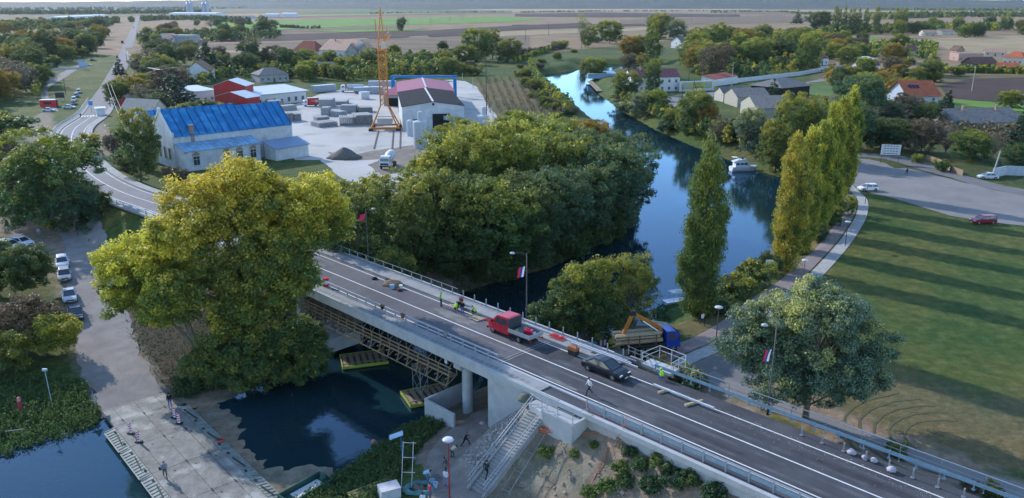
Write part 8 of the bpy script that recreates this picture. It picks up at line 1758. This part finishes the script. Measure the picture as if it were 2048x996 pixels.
pole('pale concrete pole leaning slightly beside the lane at the right edge', 1983, 358, 302, cp, False, lean=.9, r=.16); pole('tall pale pole standing in the dark soil field', 1943, 183, 133, cp, True)
pole('timber pole in front of the white billboard wall', 1376, 182, 126); pole('thin pole right of the one before the billboard wall', 1386, 192, 162, arm=False); pole('leaning brace pole in front of the billboard wall', 1396, 190, 160, arm=False, lean=-2.2); pole('concrete pole beside the garden wall right of the billboard', 1463, 176, 124, cp); pole('pole on the lawn in front of the lane by the bathhouse', 1364, 200, 173, arm=False)
pole('timber pole standing at the upper corner of the vineyard', 973, 232, 126); pole('thin pale pole beside the yard road', 925, 162, 146, cp, False); pole('pale pole in the vineyard, nearer one', 986, 236, 206, cp, False); pole('pale pole on the edge of the vineyard, left one', 946, 176, 154, cp, False)
for i, (u, vb, vt) in enumerate([(751,63,47),(816,52,35),(862,51,28),(900,44,28),(925,40,27),(948,35,22),(1051,84,59),(1097,71,45),(1382,45,27),(1443,38,27),(1494,37,27),(2028,68,58)]):
    pole(('distant pole just left of the lone round tree','distant pole right of the lone round tree','distant pole second to the right of the lone round tree','distant pole on the right half of the green field, first','distant pole on the right half of the green field, middle','distant pole at the far right tip of the green field','pole standing on the bare brown field above the river bend','taller pole on the bare brown field above the river bend','distant pole on the plain above the villa trees','distant pole on the plain left of the far conifer','distant pole on the plain just left of the far conifer','pole at the right edge of the tan field')[i], u, vb, vt, arm=(i % 2 == 0), group='distant poles on the open plain', r=.2)
def wire(label, p, q, sag, r=.04):
    p, q = Vector(p), Vector(q); pts = [p.lerp(q, k/16)-Vector((0,0,sag*4*(k/16)*(1-k/16))) for k in range(17)]; tag(MB().tube(pts, r, 4).build('power_line', mat('pale wire', (.5,.5,.48), .5)), label, 'cable')
for i, dx in enumerate((-.8, 0, .8)): wire(('left','middle','right')[i]+' one of three sagging wires between the cypress and the beige gable', (a4[0]+dx,a4[1],a4[2]-.4), (a3[0]+dx,a3[1],a3[2]-.4), 3)
x, y = W(252,262,9); wire('pale wire running from the double pole towards the curved road, left one', a1, (x,y,9), 1.5); wire('pale wire running from the thin pole towards the curved road, right one', a2, (x+2,y,9), 1.5)
# ================================================================ GUARD RAIL OF THE CURVED ROAD
t = thing('guard_rail', 'blue white guard rail following the outside of the curved road', 'guard rail', tuple(left[0])); o0 = left[0]
b_ = MB(); L5 = offs(left, 5.45)
b_.tube([p-o0+Vector((0,0,1.05)) for p in L5], .06, 5); b_.build('handrail', framew, t); b_ = MB(); b_.tube([p-o0+Vector((0,0,.65)) for p in L5], .08, 5); b_.build('guard_beam', galvb, t)
pm_ = MB().box((0,0,.6),(.1,.1,1.1)); first = None
for k in range(0, len(L5), 1):
    if k >= 90: break
    if first is None: first = pm_.build('post', galv, t); first.location = L5[k]-o0
    else: c = first.copy(); col.objects.link(c); c.parent = t; c.location = L5[k]-o0
# ================================================================ THE AIR
mh = bpy.data.materials.new('haze'); mh.use_nodes = True; mh.node_tree.nodes.clear(); oo = mh.node_tree.nodes.new('ShaderNodeOutputMaterial'); pv = mh.node_tree.nodes.new('ShaderNodeVolumePrincipled')
pv.inputs['Color'].default_value = (.80,.87,1.0,1); pv.inputs['Density'].default_value = HAZE; pv.inputs['Anisotropy'].default_value = .3; mh.node_tree.links.new(pv.outputs[0], oo.inputs['Volume'])
mb = MB(); mb.box((0, 4900, 56), (24400, 10600, 118)); struct_ = mb.build('haze', mh); tag(struct_, 'thin blue haze lying over the plain', 'haze', None, 'stuff')
